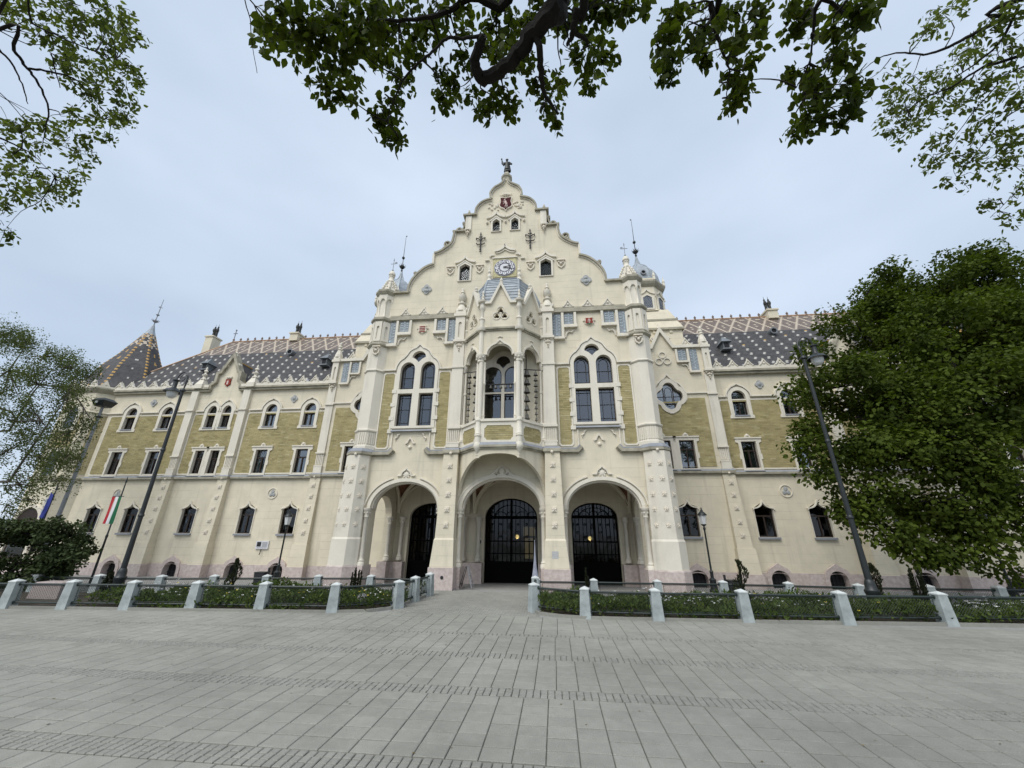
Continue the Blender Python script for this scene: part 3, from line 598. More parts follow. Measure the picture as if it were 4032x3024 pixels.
mirror(p.build('pilaster_head', TRIM, TH)); mirror(leafbracket(1.93,-.22,9.12,9.58,.42).build('bracket', RELIEF, TH))
p = MB().lathe([(.27,11.16),(.26,11.26),(.14,11.50),(.13,11.54),(.19,11.58),(.19,11.63),(.08,11.68),(.08,11.76),(.16,11.84),(.17,11.98),(.18,12.02),(.18,12.06),(.07,12.12),(.06,12.2),(.10,12.22),(.10,12.26),(.05,12.32),(.06,12.40),(.02,12.5)], 1.95, -.08, 10)
for k in (-1,1): p.ball((1.95+k*.24,-.12,11.28),(.06,.08,.10),6,4)
mirror(p.build('pinnacle', TRIM, TH, True))
# string course with zinc top over the arches
def string(name, path, y, zt, dp=.16, mt=None):
    m = MB(); m.band(path,-.06,.06,y-dp,y+.02); m.band(path,-.10,-.06,y-dp*.6,y+.021); o = m.build(name, CROWN, TH)
    z = MB(); z.band(path,.06,.11,y-dp*.9,y+.022); z.build('flashing', ZINC, o); return o
mirror(string('string_course', [(2.26,4.76),(2.95,4.76),(3.10,4.92)], 0, 0)); mirror(string('string_course', [(4.46,4.92),(4.60,4.76),(5.40,4.76)], 0, 0))
m_ = MB().box(1.62,2.28,-.44,.02,4.68,4.80); m_.box(1.66,2.24,-.41,.021,4.64,4.68); o = m_.build('string_course', CROWN, TH); MB().hexa([(1.62,-.44,4.80),(2.28,-.44,4.80),(2.28,.02,4.80),(1.62,.02,4.80)],[(1.68,-.32,4.90),(2.22,-.32,4.90),(2.22,.02,4.90),(1.68,.02,4.90)]).build('flashing', ZINC, o); mirror(o)
m_ = MB().ball((1.95,-.45,4.66),(.06,.06,.06),8,5); mirror(m_.build('boss', RELIEF, TH))
# rosettes
def rosette(s=.092):
    m = MB().box(-s,s,-.012,.03,-s,s)
    for k in range(5): a = 2*pi*k/5+pi/2; m.ball((s*.52*cos(a),-.022,s*.52*sin(a)),(s*.40,.018,s*.34),6,4)
    m.ball((0,-.045,0),(s*.24,.03,s*.24),6,4); return m.mesh('rosette', RELIEF)
ROS = rosette()
for i, z in enumerate((4.18,3.65,3.12,2.58,2.05)):
    yy = -.52+(z-1.6)*.14/3.04-.02; mirror(link('rosette', ROS, TH, (1.96,yy,z)))
# --- corner turrets
TCX, TCY = 5.735, .17; R8 = 1/cos(pi/8)
tu = MB(); oct_ = lambda prof, cx, cy: tu.lathe([(a*R8,z) for a,z in prof], cx, cy, 8, pi/8)
oct_([(.60,-.3),(.60,.62),(.585,.66)], 5.87,.06); tu_pl = tu.build('turret_plinth', PLINTH, TH); mirror(tu_pl)
tu = MB(); oct_([(.57,.66),(.565,1.55),(.53,1.62),(.50,3.2),(.485,4.66)],5.845,.06); oct_([(.47,4.9),(.47,5.06),(.435,5.10),(.435,9.58)],TCX,TCY)
oct_([(.47,8.34),(.49,8.38),(.47,8.43),(.43,8.44)],TCX,TCY); oct_([(.46,5.64),(.49,5.68),(.49,5.73),(.43,5.76)],TCX,TCY); oct_([(.45,5.02),(.465,5.05),(.45,5.09)],TCX,TCY)
oct_([(.36,9.70),(.42,9.72),(.43,9.80),(.40,10.80)],TCX,TCY)
for k in range(5,9):       # niches of the upper storey, flutes lower down
    a = -pi/2+(k-6)*pi/4; c, s = cos(a), sin(a); t = (-s, c)
    def put(u, d, z): return (TCX+c*d+t[0]*u, TCY+s*d+t[1]*u, z)
    tu.plate(rect(-.165,.165,9.80,10.80), [[(-.06,9.90),(.06,9.90)]+arc(0,10.50,.06,.07,0,180,6)], 0, .05).v[-2*(4+9):]
    n0 = 2*(4+9); tu.v[-n0:] = [put(x, .47-y, z) for x,y,z in tu.v[-n0:]]
    for i in range(4): u = -.13+.087*i; tu.hexa([put(u-.02,.42,5.14),put(u+.02,.42,5.14),put(u+.02,.465,5.14),put(u-.02,.465,5.14)],[put(u-.02,.42,5.60),put(u+.02,.42,5.60),put(u+.02,.465,5.60),put(u-.02,.465,5.60)])
oct_([(.36,11.10),(.34,11.12),(.33,12.30)],TCX,TCY)
oct_([(.40,11.0),(.42,11.08),(.36,11.11)],TCX,TCY); oct_([(.39,12.06),(.39,12.34)],TCX,TCY)
mirror(tu.build('turret', TRIM, TH))
tu = MB()
oct_([(.50,4.66),(.56,4.70),(.56,4.80)],5.80,.10); oct_([(.46,9.54),(.53,9.60),(.53,9.67),(.40,9.71)],TCX,TCY); oct_([(.40,10.78),(.44,10.82),(.52,10.90),(.52,11.0),(.42,11.04)],TCX,TCY); oct_([(.39,12.28),(.44,12.34),(.50,12.44),(.50,12.54),(.40,12.60)],TCX,TCY)
each(tu,'turret_moulding',CROWN,TH,True)
tu = MB(); oct_([(.565,4.80),(.555,4.83),(.46,4.95)],5.80,.10); mirror(tu.build('turret_flashing', ZINC, TH))
m_ = MB()    # colonnettes round the top storey
for k in range(4,9):
    a = -pi/2+(k-6)*pi/4+pi/8-pi/4*.0; x, y = TCX+.375*cos(a), TCY+.375*sin(a)
    m_.lathe([(.05,11.10),(.05,11.16),(.032,11.18),(.028,11.82),(.05,11.86),(.06,11.94),(.06,11.98)],x,y,8)
    m_.box(x-.05,x+.05,y-.05,y+.05,11.98,12.30)
for k in range(5,9):
    a = -pi/2+(k-6)*pi/4; c, s = cos(a), sin(a)
    P = [(-.15,11.98)]+arc(0,11.98,.085,.11,180,0,8)+[(.15,11.98),(.15,12.28),(-.15,12.28)]; n0 = len(m_.v); m_.plate(P, [], 0, .05); m_.v[n0:] = [(TCX+c*(.40-y)-s*x, TCY+s*(.40-y)+c*x, z) for x,y,z in m_.v[n0:]]
mirror(m_.build('colonnette', TRIM, TH, True))
m_ = MB().lathe([(.40,12.60),(.38,12.72),(.26,12.88),(.16,13.20),(.19,13.26),(.17,13.30),(.13,13.36),(.115,13.58),(.17,13.66),(.16,13.72),(.13,13.82),(.06,13.90),(.02,13.93)], TCX-.08, TCY, 8, pi/8)
rr = random.Random(5)
for k in range(8):
    a = pi/4*k+pi/8
    for i in range(4): r = .40-.055*i; z = 12.72+.14*i; m_.ball((TCX-.08+r*cos(a),TCY+r*sin(a),z),(.048,.048,.085),6,4)
    for i in range(2): a2 = a+pi/8; m_.ball((TCX-.08+.33*cos(a2),TCY+.33*sin(a2),12.68+.12*i),(.04,.04,.07),6,4)
    m_.ball((TCX-.08+.135*cos(a),TCY+.135*sin(a),13.54),(.025,.025,.03),5,4)
tf = m_.build('turret_finial', TRIM, TH, True); m_ = MB(); m_.tube([(TCX-.08,TCY,13.90),(TCX-.08,TCY,14.68)],.014,5); m_.ball((TCX-.08,TCY,13.97),.045,8,5); m_.tube([(TCX-.25,TCY,14.36),(TCX+.06,TCY,14.36)],.013,5)
m_.band(scroll(TCX-.22,14.40,.06,0,0,1.0,0),-.012,.012,TCY-.012,TCY+.012); m_.ball((TCX-.08,TCY,14.58),(.035,.02,.03),6,4); m_.build('weather_vane', ZINC, tf); mirror(tf)
for i, z in enumerate((4.20,3.65,3.11,2.60,2.06)):
    for a in (-pi/2,-pi/4,-3*pi/4):
        ap = .505-(z-2.6)*.009; o = link('rosette', ROS, TH, (5.845+(ap+.0)*cos(a), .06+(ap+.0)*sin(a), z)); o.rotation_euler.z = a+pi/2; c = clone(o, TH); c.scale.x = -1; c.location.x *= -1; c.rotation_euler.z = -(a+pi/2)
m_ = MB().ball((5.80,-.47,4.68),.06,8,5); mirror(m_.build('boss', RELIEF, TH))
# ------------------------------------------------------------------ oriel (carillon bay)
OA, OB = Vector((.77,-1.15)), Vector((1.70,-.08)); OT = (OB-OA).normalized(); ON = Vector((OT.y,-OT.x)); OL = (OB-OA).length
FRONT = lambda u,y,z: (u, -1.15+y, z)
SIDE = lambda u,y,z: (OA.x+OT.x*u-ON.x*y, OA.y+OT.y*u-ON.y*y, z)
def trefoil(cx, cz, r, n=24): return [(cx+r*(.55+.45*abs(sin(1.5*t)))*sin(t), cz-r*(.55+.45*abs(sin(1.5*t)))*cos(t)) for t in [2*pi*i/n for i in range(n)]]
OR = MB().plate([(-.01,0)], [], 0, 0) if False else None
def facet(u0, u1, F, front):
    uc = (u0+u1)/2; h = (u1-u0)/2; out = []
    def B(m, name, mt, par=TH, sm=False): return m.xf(F).build(name, mt, par, sm)
    # bottom web, arched underneath
    if front: P = [(u0,4.33)]+arc(0,4.33,h-.06,.17,180,0,12)+[(u1,4.33),(u1,4.72),(u0,4.72)]
    else: P = [(u0,4.33),(u0+.06,4.33)]+smoothpath([(u0+.1,4.34),(u0+.45,4.24),(u0+.85,4.0),(u1-.22,3.62),(u1-.06,3.15),(u1,2.75)],4)+[(u1,4.72),(u0,4.72)]
    w = B(MB().plate(P, [], 0, .12), 'oriel_web', CREAM); out.append(w)
    m = MB().box(u0,u1,-.10,.14,4.72,4.80); m.box(u0,u1,-.06,.14,4.66,4.72); o = B(m,'oriel_string',CROWN); out.append(o)
    B(MB().hexa([(u0,-.10,4.80),(u1,-.10,4.80),(u1,.12,4.80),(u0,.12,4.80)],[(u0,-.02,4.91),(u1,-.02,4.91),(u1,.12,4.91),(u0,.12,4.91)]),'flashing',ZINC,o)
    a, b = u0+.24, u1-.22
    oc = [(a+.09,4.99),(b-.09,4.99),(b-.06,5.06),(b,5.10),(b,5.44),(b-.06,5.48),(b-.09,5.55),(a+.09,5.55),(a+.06,5.48),(a,5.44),(a,5.10),(a+.06,5.06)]
    o = B(MB().plate(rect(u0,u1,4.912,5.70), [oc], 0, .10),'oriel_parapet',TRIM); out.append(o)
    bp_ = B(MB().plate(inset(oc,-.01), [], .03, .06),'brick_panel',YELLOW,o) if False else B(MB().plate(inset(oc,-.01), [], .03, .06),'brick_panel',YELLOW); bricks(bp_,inset(oc,-.008),[],.03,True,F); out.append(bp_)
    out.append(B(MB().box(u0,u1,-.05,.16,5.70,5.80),'oriel_sill',TRIM))
    # arch wall
    r = h-.26; sp = 8.46
    A = [(u0,sp),(uc-r,sp)]+arc(uc,sp,r,.48,180,0,16)[1:-1]+[(uc+r,sp),(u1,sp),(u1,9.56),(u0,9.56)]
    o = B(MB().plate(A, [], 0, .16),'oriel_arch_wall',CREAM); out.append(o)
    m = MB(); m.band([(uc-r-.02,sp)]+arc(uc,sp,r+.02,.50,180,108,8)+[(uc,9.10)]+arc(uc,sp,r+.02,.50,72,0,8),-.01,.055,-.045,.02)
    m.band([(uc-r,sp)]+arc(uc,sp,r,.48,180,0,16)[1:-1]+[(uc+r,sp)],-.035,.0,.04,.12)
    for dx,dz in ((-.06,9.24),(.06,9.24),(0,9.27)): m.ball((uc+dx,-.02,dz),(.045,.035,.03),6,4)
    B(m,'hood_mould',TRIM,o)
    m = MB().box(u0-.02,u1+.02,-.10,.16,9.60,9.68); m.box(u0-.01,u1+.01,-.05,.161,9.54,9.60); out.append(B(m,'oriel_cornice',CROWN))
    g = .42 if front else .46; ap = 11.78
    U = [(u0,9.68),(u1,9.68),(u1,10.84),(uc+g,10.84),(uc,ap-.05),(uc-g,10.84),(u0,10.84)]
    tf = [trefoil(uc,10.50,.125),trefoil(uc-.165,10.23,.125),trefoil(uc+.165,10.23,.125)]
    o = B(MB().plate(U, tf, 0, .16),'oriel_gable',CREAM); out.append(o)
    m = MB(); m.band([(u0+.10,10.84),(uc-g,10.84),(uc,ap),(uc+g,10.84),(u1-.10,10.84)],-.03,.07,-.11,.18)
    for x,z in ((uc,10.52),(uc-.17,10.24),(uc+.17,10.24)): m.band(arc(x,z,.16,.17,0,360,14)[:-1],-.015,.015,-.025,.02,True)
    for k in (-1,1):
        for i in range(3): m.ball((uc+k*(g*.62-.09*i),.06,11.22+.16*i),(.055,.05,.05),6,4)
    m.lathe([(.05,ap),(.05,ap+.08),(.09,ap+.10),(.09,ap+.14),(.05,ap+.17),(.08,ap+.24),(.08,ap+.28),(.03,ap+.34),(.01,ap+.42)],uc,.04,8)
    B(m,'gable_coping',TRIM,o)
    return out
facet(-.77,.77,FRONT,True)
for o in facet(0,OL,SIDE,False): mirror(o)
def corner(x, y, wall):      # column, capital, colonnette and pinnacle at each angle of the oriel
    m = MB(); m.lathe([(.115,4.90),(.115,5.12),(.14,5.14),(.14,5.18),(.12,5.20),(.135,5.22),(.105,5.26),(.10,5.70),(.125,5.72),(.125,5.80),(.11,5.84)],x,y,12)
    if not wall:
        m.lathe([(.10,5.84),(.095,8.14)],x-.035,y,10); m.lathe([(.055,5.80),(.055,5.92),(.075,5.94),(.05,5.97),(.05,7.2),(.065,7.22),(.065,7.28),(.05,7.30),(.05,8.16)],x-.16*(1 if x>0 else -1),y+.06,8); m.lathe([(.085,5.84),(.085,8.14)],x+.09*(1 if x>0 else -1),y+.10,8)
    else:
        m.lathe([(.07,5.8),(.05,5.95),(.05,7.1),(.07,7.12),(.07,7.2),(.05,7.22),(.05,8.16)],x-.08,y,8); m.lathe([(.06,5.8),(.055,8.16)],x+.04,y+.02,8)
    m.lathe([(.11,8.12),(.15,8.16),(.13,8.24),(.20,8.36),(.21,8.40),(.21,8.47)] if not wall else [(.09,8.12),(.12,8.2),(.15,8.36),(.15,8.46)],x,y+.03,10)
    for k in range(8): a = k*pi/4; m.ball((x+.17*cos(a)*(.7 if wall else 1),y+.03+.17*sin(a)*(.7 if wall else 1),8.30+.05*(k%2)),.045,6,4)
    m.lathe([(.10,8.47),(.10,9.56)],x,y+.0,8); m.lathe([(.18,9.54),(.20,9.60),(.20,9.69),(.12,9.72)],x,y,12)
    m.lathe([(.09,9.70),(.10,10.02),(.10,10.06),(.13,10.10),(.10,10.16),(.07,10.18),(.07,10.50),(.10,10.56),(.13,10.64),(.13,10.70),(.11,10.72),(.11,10.86),(.20,10.90),(.22,10.98),(.16,11.02)],x,y,10)
    m.lathe([(.13,11.0),(.12,11.08),(.06,11.12),(.05,11.2),(.075,11.24),(.035,11.30),(.035,11.40),(.055,11.44),(.015,11.54)],x,y+.03,8)
    if not wall: m.lathe([(.01,4.41),(.04,4.44),(.015,4.47),(.03,4.49),(.06,4.56),(.12,4.66),(.15,4.72),(.15,4.80),(.12,4.90)],x,y,10)
    return m.build('oriel_column', TRIM, TH, True)
mirror(corner(.775,-1.13,False)); mirror(corner(1.66,-.12,True))
# oriel roof
RINGS = [[(-a_,-.05,z),(-b_,-c_,z),(b_,-c_,z),(a_,-.05,z)] for a_,b_,c_,z in ((1.68,.76,1.08,10.98),(1.58,.75,1.0,11.5),(1.38,.73,.86,12.0),(1.08,.70,.62,12.42),(.70,.64,.22,12.72))]
rv = [q for r in RINGS for q in r]; rq = [(4*k+i,4*k+i+1,4*k+i+5,4*k+i+4) for k in range(4) for i in range(3)]+[(16,17,18,19),(0,4,8,12,16,19,15,11,7,3)]
rf = MB().add(rv, rq).build('oriel_roof', DOME, TH)
m_ = MB()
for i in range(4): m_.tube([r[i] for r in RINGS],.045,6)
for k in range(4):
    for f in (.0,.34,.67):
        q = [Vector(RINGS[k][i]).lerp(Vector(RINGS[k+1][i]),f)+Vector((0,-.010,.008)) for i in range(4)]; m_.tube(q,.011,4)
m_.build('roof_seam', DOME, rf, kind='stuff'); MB().tube([(-.66,-.22,12.75),(.66,-.22,12.75)],.05,6).build('ridge_cap', ZINC, rf)
for x in (.70,): mirror(pinnacle('pinnacle', x, -.22, 12.62, .95, .13))
MB().add([(-1.7,-.05,4.74),(-.76,-1.12,4.74),(.76,-1.12,4.74),(1.7,-.05,4.74),(-1.7,-.05,4.86),(-.76,-1.12,4.86),(.76,-1.12,4.86),(1.7,-.05,4.86)],[(0,1,2,3),(4,5,6,7),(0,1,5,4),(1,2,6,5),(2,3,7,6),(0,3,7,4)]).build('oriel_floor', CREAM, TH)
MB().add([(-1.6,-.06,9.9),(-.74,-1.02,9.9),(.74,-1.02,9.9),(1.6,-.06,9.9)],[(0,1,2,3)]).build('oriel_ceiling', CREAM, TH)
# window behind the bells
ow = window('oriel_window', [(-.92,5.75),(.92,5.75),(.92,8.3)]+arc(.46,8.3,.46,.45,0,80,5)+arc(0,8.75,.45,.38,20,160,8)+arc(-.46,8.3,.46,.45,100,180,5), [rect(.065,.84,5.82,7.17),rect(-.84,-.065,5.82,7.17),[(.065,7.24),(.84,7.24)]+arc(.4525,8.02,.3875,.38,0,180,10),[(-.84,7.24),(-.065,7.24)]+arc(-.4525,8.02,.3875,.38,0,180,10),[(0,8.30),(.16,8.50),(.30,8.56)]+arc(0,8.60,.30,.30,0,180,8)+[(-.30,8.56),(-.16,8.50)]], -.06, proud=.03, deep=.10)
m_ = MB()
for k in (-1,1): grid_bars(min(k*.09,k*.80),max(k*.09,k*.80),5.82,7.10,3,4,.008,-.0,m_); grid_bars(min(k*.09,k*.80),max(k*.09,k*.80),7.25,8.2,3,3,.008,-.0,m_)
m_.build('lead_bar', IRON, ow)
# bells: every bell hangs on its own
def bell_mesh(): return MB().lathe([(.01,0),(.16,-.02),(.24,-.12),(.28,-.40),(.34,-.68),(.47,-.88),(.52,-1.0),(.47,-1.0),(.30,-.72),(.22,-.40)],0,0,14,cap=False).lathe([(.05,.22),(.05,-.02)],0,0,6).lathe([(.05,-.2),(.05,-.75),(.11,-.85),(.08,-.98),(.01,-1.02)],0,0,6).mesh('bell', BELL, True)
BM = bell_mesh(); ORD = ['topmost','second','third','fourth','fifth','sixth','seventh','eighth','ninth','tenth']
bi = 0
for side in (-1,1):
    sd_ = 'left' if side < 0 else 'right'
    for i in range(6):
        o = link('carillon_bell', BM, None, (side*1.03,-.50,8.0-.37*i)); r_ = (.165-.011*i)/.52; o.scale = (r_,r_,.25-.008*i)
        tag(o, f'large dark bronze bell, {ORD[i] if i<1 else ORD[i]+" from the top"} in the inner {sd_} column of the oriel', 'bell', 'carillon bells hanging in the oriel')
    for i in range(9):
        o = link('carillon_bell', BM, None, (side*1.38,-.30,8.0-.245*i)); r_ = (.095-.004*i)/.52; o.scale = (r_,r_,.155-.005*i)
        tag(o, f'small dark bronze bell, {ORD[i] if i<1 else ORD[i]+" from the top"} in the outer {sd_} column of the oriel', 'bell', 'carillon bells hanging in the oriel')
for i in range(5):
    o = link('carillon_bell', BM, None, (-.40+.2*i,-.75,7.30)); o.scale = (.14,.14,.13); tag(o, f'tiny bronze bell, {["first","second","third","fourth","fifth"][i]} from the left on the bar across the oriel window', 'bell', 'carillon bells hanging in the oriel')
m_ = MB().tube([(-.75,-.75,7.33),(.75,-.75,7.33)],.03,6)
for s in (-1,1):
    m_.tube([(s*1.01,-.5,8.05),(s*1.01,-.5,8.7)],.02,5); m_.tube([(s*.85,-.45,8.07),(s*1.6,-.3,8.07)],.022,5)
    m_.tube([(s*1.01,-.42,5.6),(s*1.01,-.42,8.1)],.014,5); m_.tube([(s*1.38,-.24,5.6),(s*1.38,-.24,8.1)],.012,5); m_.tube([(s*.75,-.75,7.33),(s*.72,-1.0,7.33)],.02,5)
m_.build('bell_frame', IRON, TH)
# ------------------------------------------------------------------ porch
m_ = MB().plate([(-5.4,-.3)]+[(-x,z) for x,z in [(4.72,-.3),(4.72,2.47)]+arc(3.71,2.47,1.01,.61,0,180,16)[1:-1]+[(2.70,2.47),(2.70,-.3)]]+[(-1.19,-.3),(-1.19,2.44)]+arc(0,2.44,1.19,.84,180,0,18)[1:-1]+[(1.19,2.44),(1.19,-.3)]+[(2.70,-.3),(2.70,2.47)]+arc(3.71,2.47,1.01,.61,180,0,16)[1:-1]+[(4.72,2.47),(4.72,-.3),(5.4,-.3),(5.4,4.6),(-5.4,4.6)], [], 3.3, 3.7)
m_.build('porch_wall', CREAM, TH)
m_ = MB(); m_.plate([(-5.5,3.0)]+[(x,4.42-.0*abs(x)) for x in (-5.5,5.5)]+[(5.5,3.0)],[],3.28,3.29) if False else None
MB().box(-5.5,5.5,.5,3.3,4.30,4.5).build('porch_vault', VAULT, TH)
ri = MB()   # vault ribs, springing from the corners of each bay
for (a,b,hz) in ((-5.25,-1.95,1.45),(-1.65,1.65,1.55),(1.95,5.25,1.45)):
    c = (a+b)/2
    for (x0,y0,x1,y1) in ((a,.55,b,3.25),(b,.55,a,3.25),(a,.6,a,3.2),(b,.6,b,3.2),(a,.62,b,.62),(a,3.2,b,3.2)):
        P = [(x0+(x1-x0)*(1-cos(t))/2, y0+(y1-y0)*(1-cos(t))/2, 2.62+hz*sin(t)) for t in np.linspace(0,pi,15)]; ri.tube(P,.085,6)
ri.build('vault_rib', CREAM, TH, True)
cell = MB()   # vault webs: four curved triangles in each bay
for (a,b) in ((-5.25,-1.95),(-1.65,1.65),(1.95,5.25)):
    N = 10; V = []; F_ = []
    for i in range(N+1):
        for j in range(N+1):
            u, v = -1+2*i/N, -1+2*j/N; V.append(((a+b)/2+(b-a)/2*u, 1.9+1.32*v, 2.66+1.5*sqrt(max(0,1-min(abs(u),abs(v))**2))*1.0 if max(abs(u),abs(v))<=1 else 2.66))
    for i in range(N):
        for j in range(N): F_.append((i*(N+1)+j,(i+1)*(N+1)+j,(i+1)*(N+1)+j+1,i*(N+1)+j+1))
    cell.add(V,F_)
cell.build('vault_web', VAULT, TH, True)
pf = MB().plate([(0.62,-.3),(.98,-.3),(.98,2.5)]+[(1.0+.85*(1-cos(t)),2.5+.78*sin(t)) for t in np.linspace(.1,pi-.1,10)]+[(2.70,2.5),(2.70,-.3),(3.3,-.3),(3.3,4.4),(.55,4.4),(.55,2.5),(.62,2.5)],[],0,.3); pf.xf(lambda a,b,z:(5.35+b,a,z)); mirror(pf.build('porch_end_wall', CREAM, TH))
def colm(x, y, z0, z1, r, cap=.35, n=10, m=None):
    m = m or MB(); m.lathe([(r*1.7,z0),(r*1.7,z0+.10),(r*1.35,z0+.14),(r*1.5,z0+.18),(r*1.05,z0+.22),(r,z0+.3),(r*.95,z1-cap),(r*1.25,z1-cap+.03),(r*1.05,z1-cap+.07),(r*1.6,z1-.09),(r*1.8,z1-.07),(r*1.8,z1)],x,y,n)
    for k in range(6): a = k*pi/3; m.ball((x+r*1.35*cos(a),y+r*1.35*sin(a),z1-.17),r*.45,6,4)
    return m
for x,y in ((5.21,-.02),(2.34,-.02),(5.40,.75),(5.62,.75),(5.40,2.75),(5.0,3.18),(2.45,3.18),(2.1,3.15)): mirror(colm(x,y,.64,2.66 if y<.5 else 2.45,.085).build('column', TRIM, TH, True))
mirror(colm(1.56,-.02,.64,2.65,.085).build('column', TRIM, TH, True)); mirror(colm(1.42,3.15,.64,2.45,.085).build('column', TRIM, TH, True))
pl = MB(); pl.box(5.06,5.36,-.16,.55,-.3,.645); pl.box(2.10,2.46,-.14,.55,-.3,.642); pl.box(1.44,1.80,-.14,.55,-.3,.643); pl.box(1.55,2.45,-.66,.04,-.3,.665)
pl.box(4.74,5.42,2.95,3.36,-.3,.58); pl.box(1.21,2.68,2.95,3.36,-.3,.581); pl.box(5.30,5.70,.52,1.0,-.3,.60); pl.box(5.28,5.70,2.5,3.1,-.3,.61); each(pl,'plinth',PLINTH,TH,True)
# archivolts, hood moulds, ogee crests
def archmould(cx, sp, rx, rz, ogee, half=True):
    m = MB(); m.band([(cx+rx,sp)]+arc(cx,sp,rx,rz,0,180,24)[1:-1]+[(cx-rx,sp)],.0,-.13,-.05,.02); m.band([(cx+rx,sp)]+arc(cx,sp,rx,rz,0,180,24)[1:-1]+[(cx-rx,sp)],.06,.0,.06,.3)
    if ogee: m.band(arc(cx,sp,rx+.22,rz+.20,5,70,10),.02,-.03,-.07,.02); m.band(arc(cx,sp,rx+.22,rz+.20,110,175,10),.02,-.03,-.07,.02)
    else: m.band(arc(cx,sp,rx+.16,rz+.12,0,180,24),.02,-.03,-.07,.02)
    return m
m_ = archmould(3.775,2.65,1.345,1.0,True); c = 3.80
m_.band([(c-.36,3.88),(c-.22,3.88)]+smoothpath([(c-.21,3.90),(c-.16,4.02),(c-.06,4.10),(c,4.17)],3)+smoothpath([(c,4.17),(c+.06,4.10),(c+.16,4.02),(c+.21,3.90)],3)[1:]+[(c+.22,3.88),(c+.36,3.88)],-.025,.02,-.08,.02); m_.ball((c,-.01,3.92),(.12,.05,.12),10,5)
for k in range(8): m_.ball((c+.13*cos(k*pi/4),-.01,3.92+.13*sin(k*pi/4)),(.04,.04,.04),6,4)
mirror(m_.build('archivolt', TRIM, TH))
m_ = archmould(0,2.64,1.5,1.13,False); m_.ball((0,-.03,4.02),(.13,.08,.15),8,5); m_.band([(-.20,3.86),(-.18,4.06),(0,4.22),(.18,4.06),(.20,3.86)],-.02,.03,-.07,.02)
for k in (-1,1):
    for i in range(5): m_.ball((k*(.20+.06*i),-.02,4.05-.05*i),(.07,.05,.06),6,4)
m_.build('archivolt', TRIM, TH)
# iron gates with their panes, lit globe lamps behind
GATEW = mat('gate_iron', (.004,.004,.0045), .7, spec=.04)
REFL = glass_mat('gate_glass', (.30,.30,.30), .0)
def gate(cx, hw, sp, rz, name, lab):
    y = 3.55; top = lambda x: sp+rz*sqrt(max(0,1-((x-cx)/hw)**2))
    m = MB().band([(cx-hw,0),(cx-hw,sp)]+arc(cx,sp,hw,rz,180,0,16)[1:-1]+[(cx+hw,sp),(cx+hw,0)],-.06,.0,y,y+.05)
    m.box(cx-hw,cx+hw,y,y+.04,-.26,.62); m.box(cx-hw,cx+hw,y-.01,y+.05,sp-.05,sp+.08); m.box(cx-hw,cx+hw,y,y+.04,1.42,1.47); m.box(cx-hw,cx+hw,y,y+.04,.92,.96); m.box(cx-.05,cx+.05,y-.02,y+.05,.0,top(cx)); 
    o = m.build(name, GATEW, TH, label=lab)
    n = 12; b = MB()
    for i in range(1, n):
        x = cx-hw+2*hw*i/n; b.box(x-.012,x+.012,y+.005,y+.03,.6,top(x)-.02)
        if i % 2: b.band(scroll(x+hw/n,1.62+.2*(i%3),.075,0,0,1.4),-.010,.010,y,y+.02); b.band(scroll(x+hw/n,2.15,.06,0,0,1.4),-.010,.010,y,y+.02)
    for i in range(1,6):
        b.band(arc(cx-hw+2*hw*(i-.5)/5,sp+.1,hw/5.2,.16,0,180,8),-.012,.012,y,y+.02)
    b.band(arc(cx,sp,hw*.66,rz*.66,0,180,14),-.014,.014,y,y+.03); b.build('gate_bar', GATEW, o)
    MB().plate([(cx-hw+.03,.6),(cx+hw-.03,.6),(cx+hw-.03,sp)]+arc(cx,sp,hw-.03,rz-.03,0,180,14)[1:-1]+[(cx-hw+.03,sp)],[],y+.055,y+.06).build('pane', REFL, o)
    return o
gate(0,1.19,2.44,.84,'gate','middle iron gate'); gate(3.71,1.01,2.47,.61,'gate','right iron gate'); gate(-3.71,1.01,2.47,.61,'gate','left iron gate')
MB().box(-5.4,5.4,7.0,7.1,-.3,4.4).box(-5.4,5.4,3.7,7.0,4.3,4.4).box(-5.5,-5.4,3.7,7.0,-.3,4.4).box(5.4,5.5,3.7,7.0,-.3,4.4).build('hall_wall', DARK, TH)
hw_ = MB()
for x in (.35,.62,.92): hw_.box(x,x+.2,6.96,6.99,.55,1.55); 
hw_.box(.28,.52,6.96,6.99,1.65,2.1); hw_.box(.60,.9,6.96,6.99,1.65,2.1)
GLOW = bpy.data.materials.new('lamp_glow'); GLOW.use_nodes = True; b_ = GLOW.node_tree.nodes['Principled BSDF']; b_.inputs['Emission Color'].default_value = (1,.78,.30,1); b_.inputs['Emission Strength'].default_value = 4.0; b_.inputs['Base Color'].default_value = (.9,.8,.5,1)
HALLW = bpy.data.materials.new('lit_hall_window'); HALLW.use_nodes = True; b_ = HALLW.node_tree.nodes['Principled BSDF']; b_.inputs['Emission Color'].default_value = (.75,.62,.30,1); b_.inputs['Emission Strength'].default_value = .35
each(hw_,'hall_window',HALLW,TH)
for x, z, wh in ((.21,1.63,'middle'),(3.53,1.58,'right')):
    g = empty('globe_lamp', (x,4.1,z), f'lit yellow globe lamp hanging behind the {wh} iron gate', 'lamp', 'lit globe lamps in the entrance hall'); MB().ball((0,0,0),.09,12,8).build('globe', GLOW, g, True); MB().tube([(0,0,.08),(0,0,4.3-z)],.012,5).build('stem', IRON, g)
    pl_ = bpy.data.lights.new('globe_light','POINT'); pl_.energy = 6; pl_.color = (1,.75,.35); pl_.shadow_soft_size = .1; po = bpy.data.objects.new('globe_light', pl_); COL.objects.link(po); po.location = (x,4.05,z-.16)
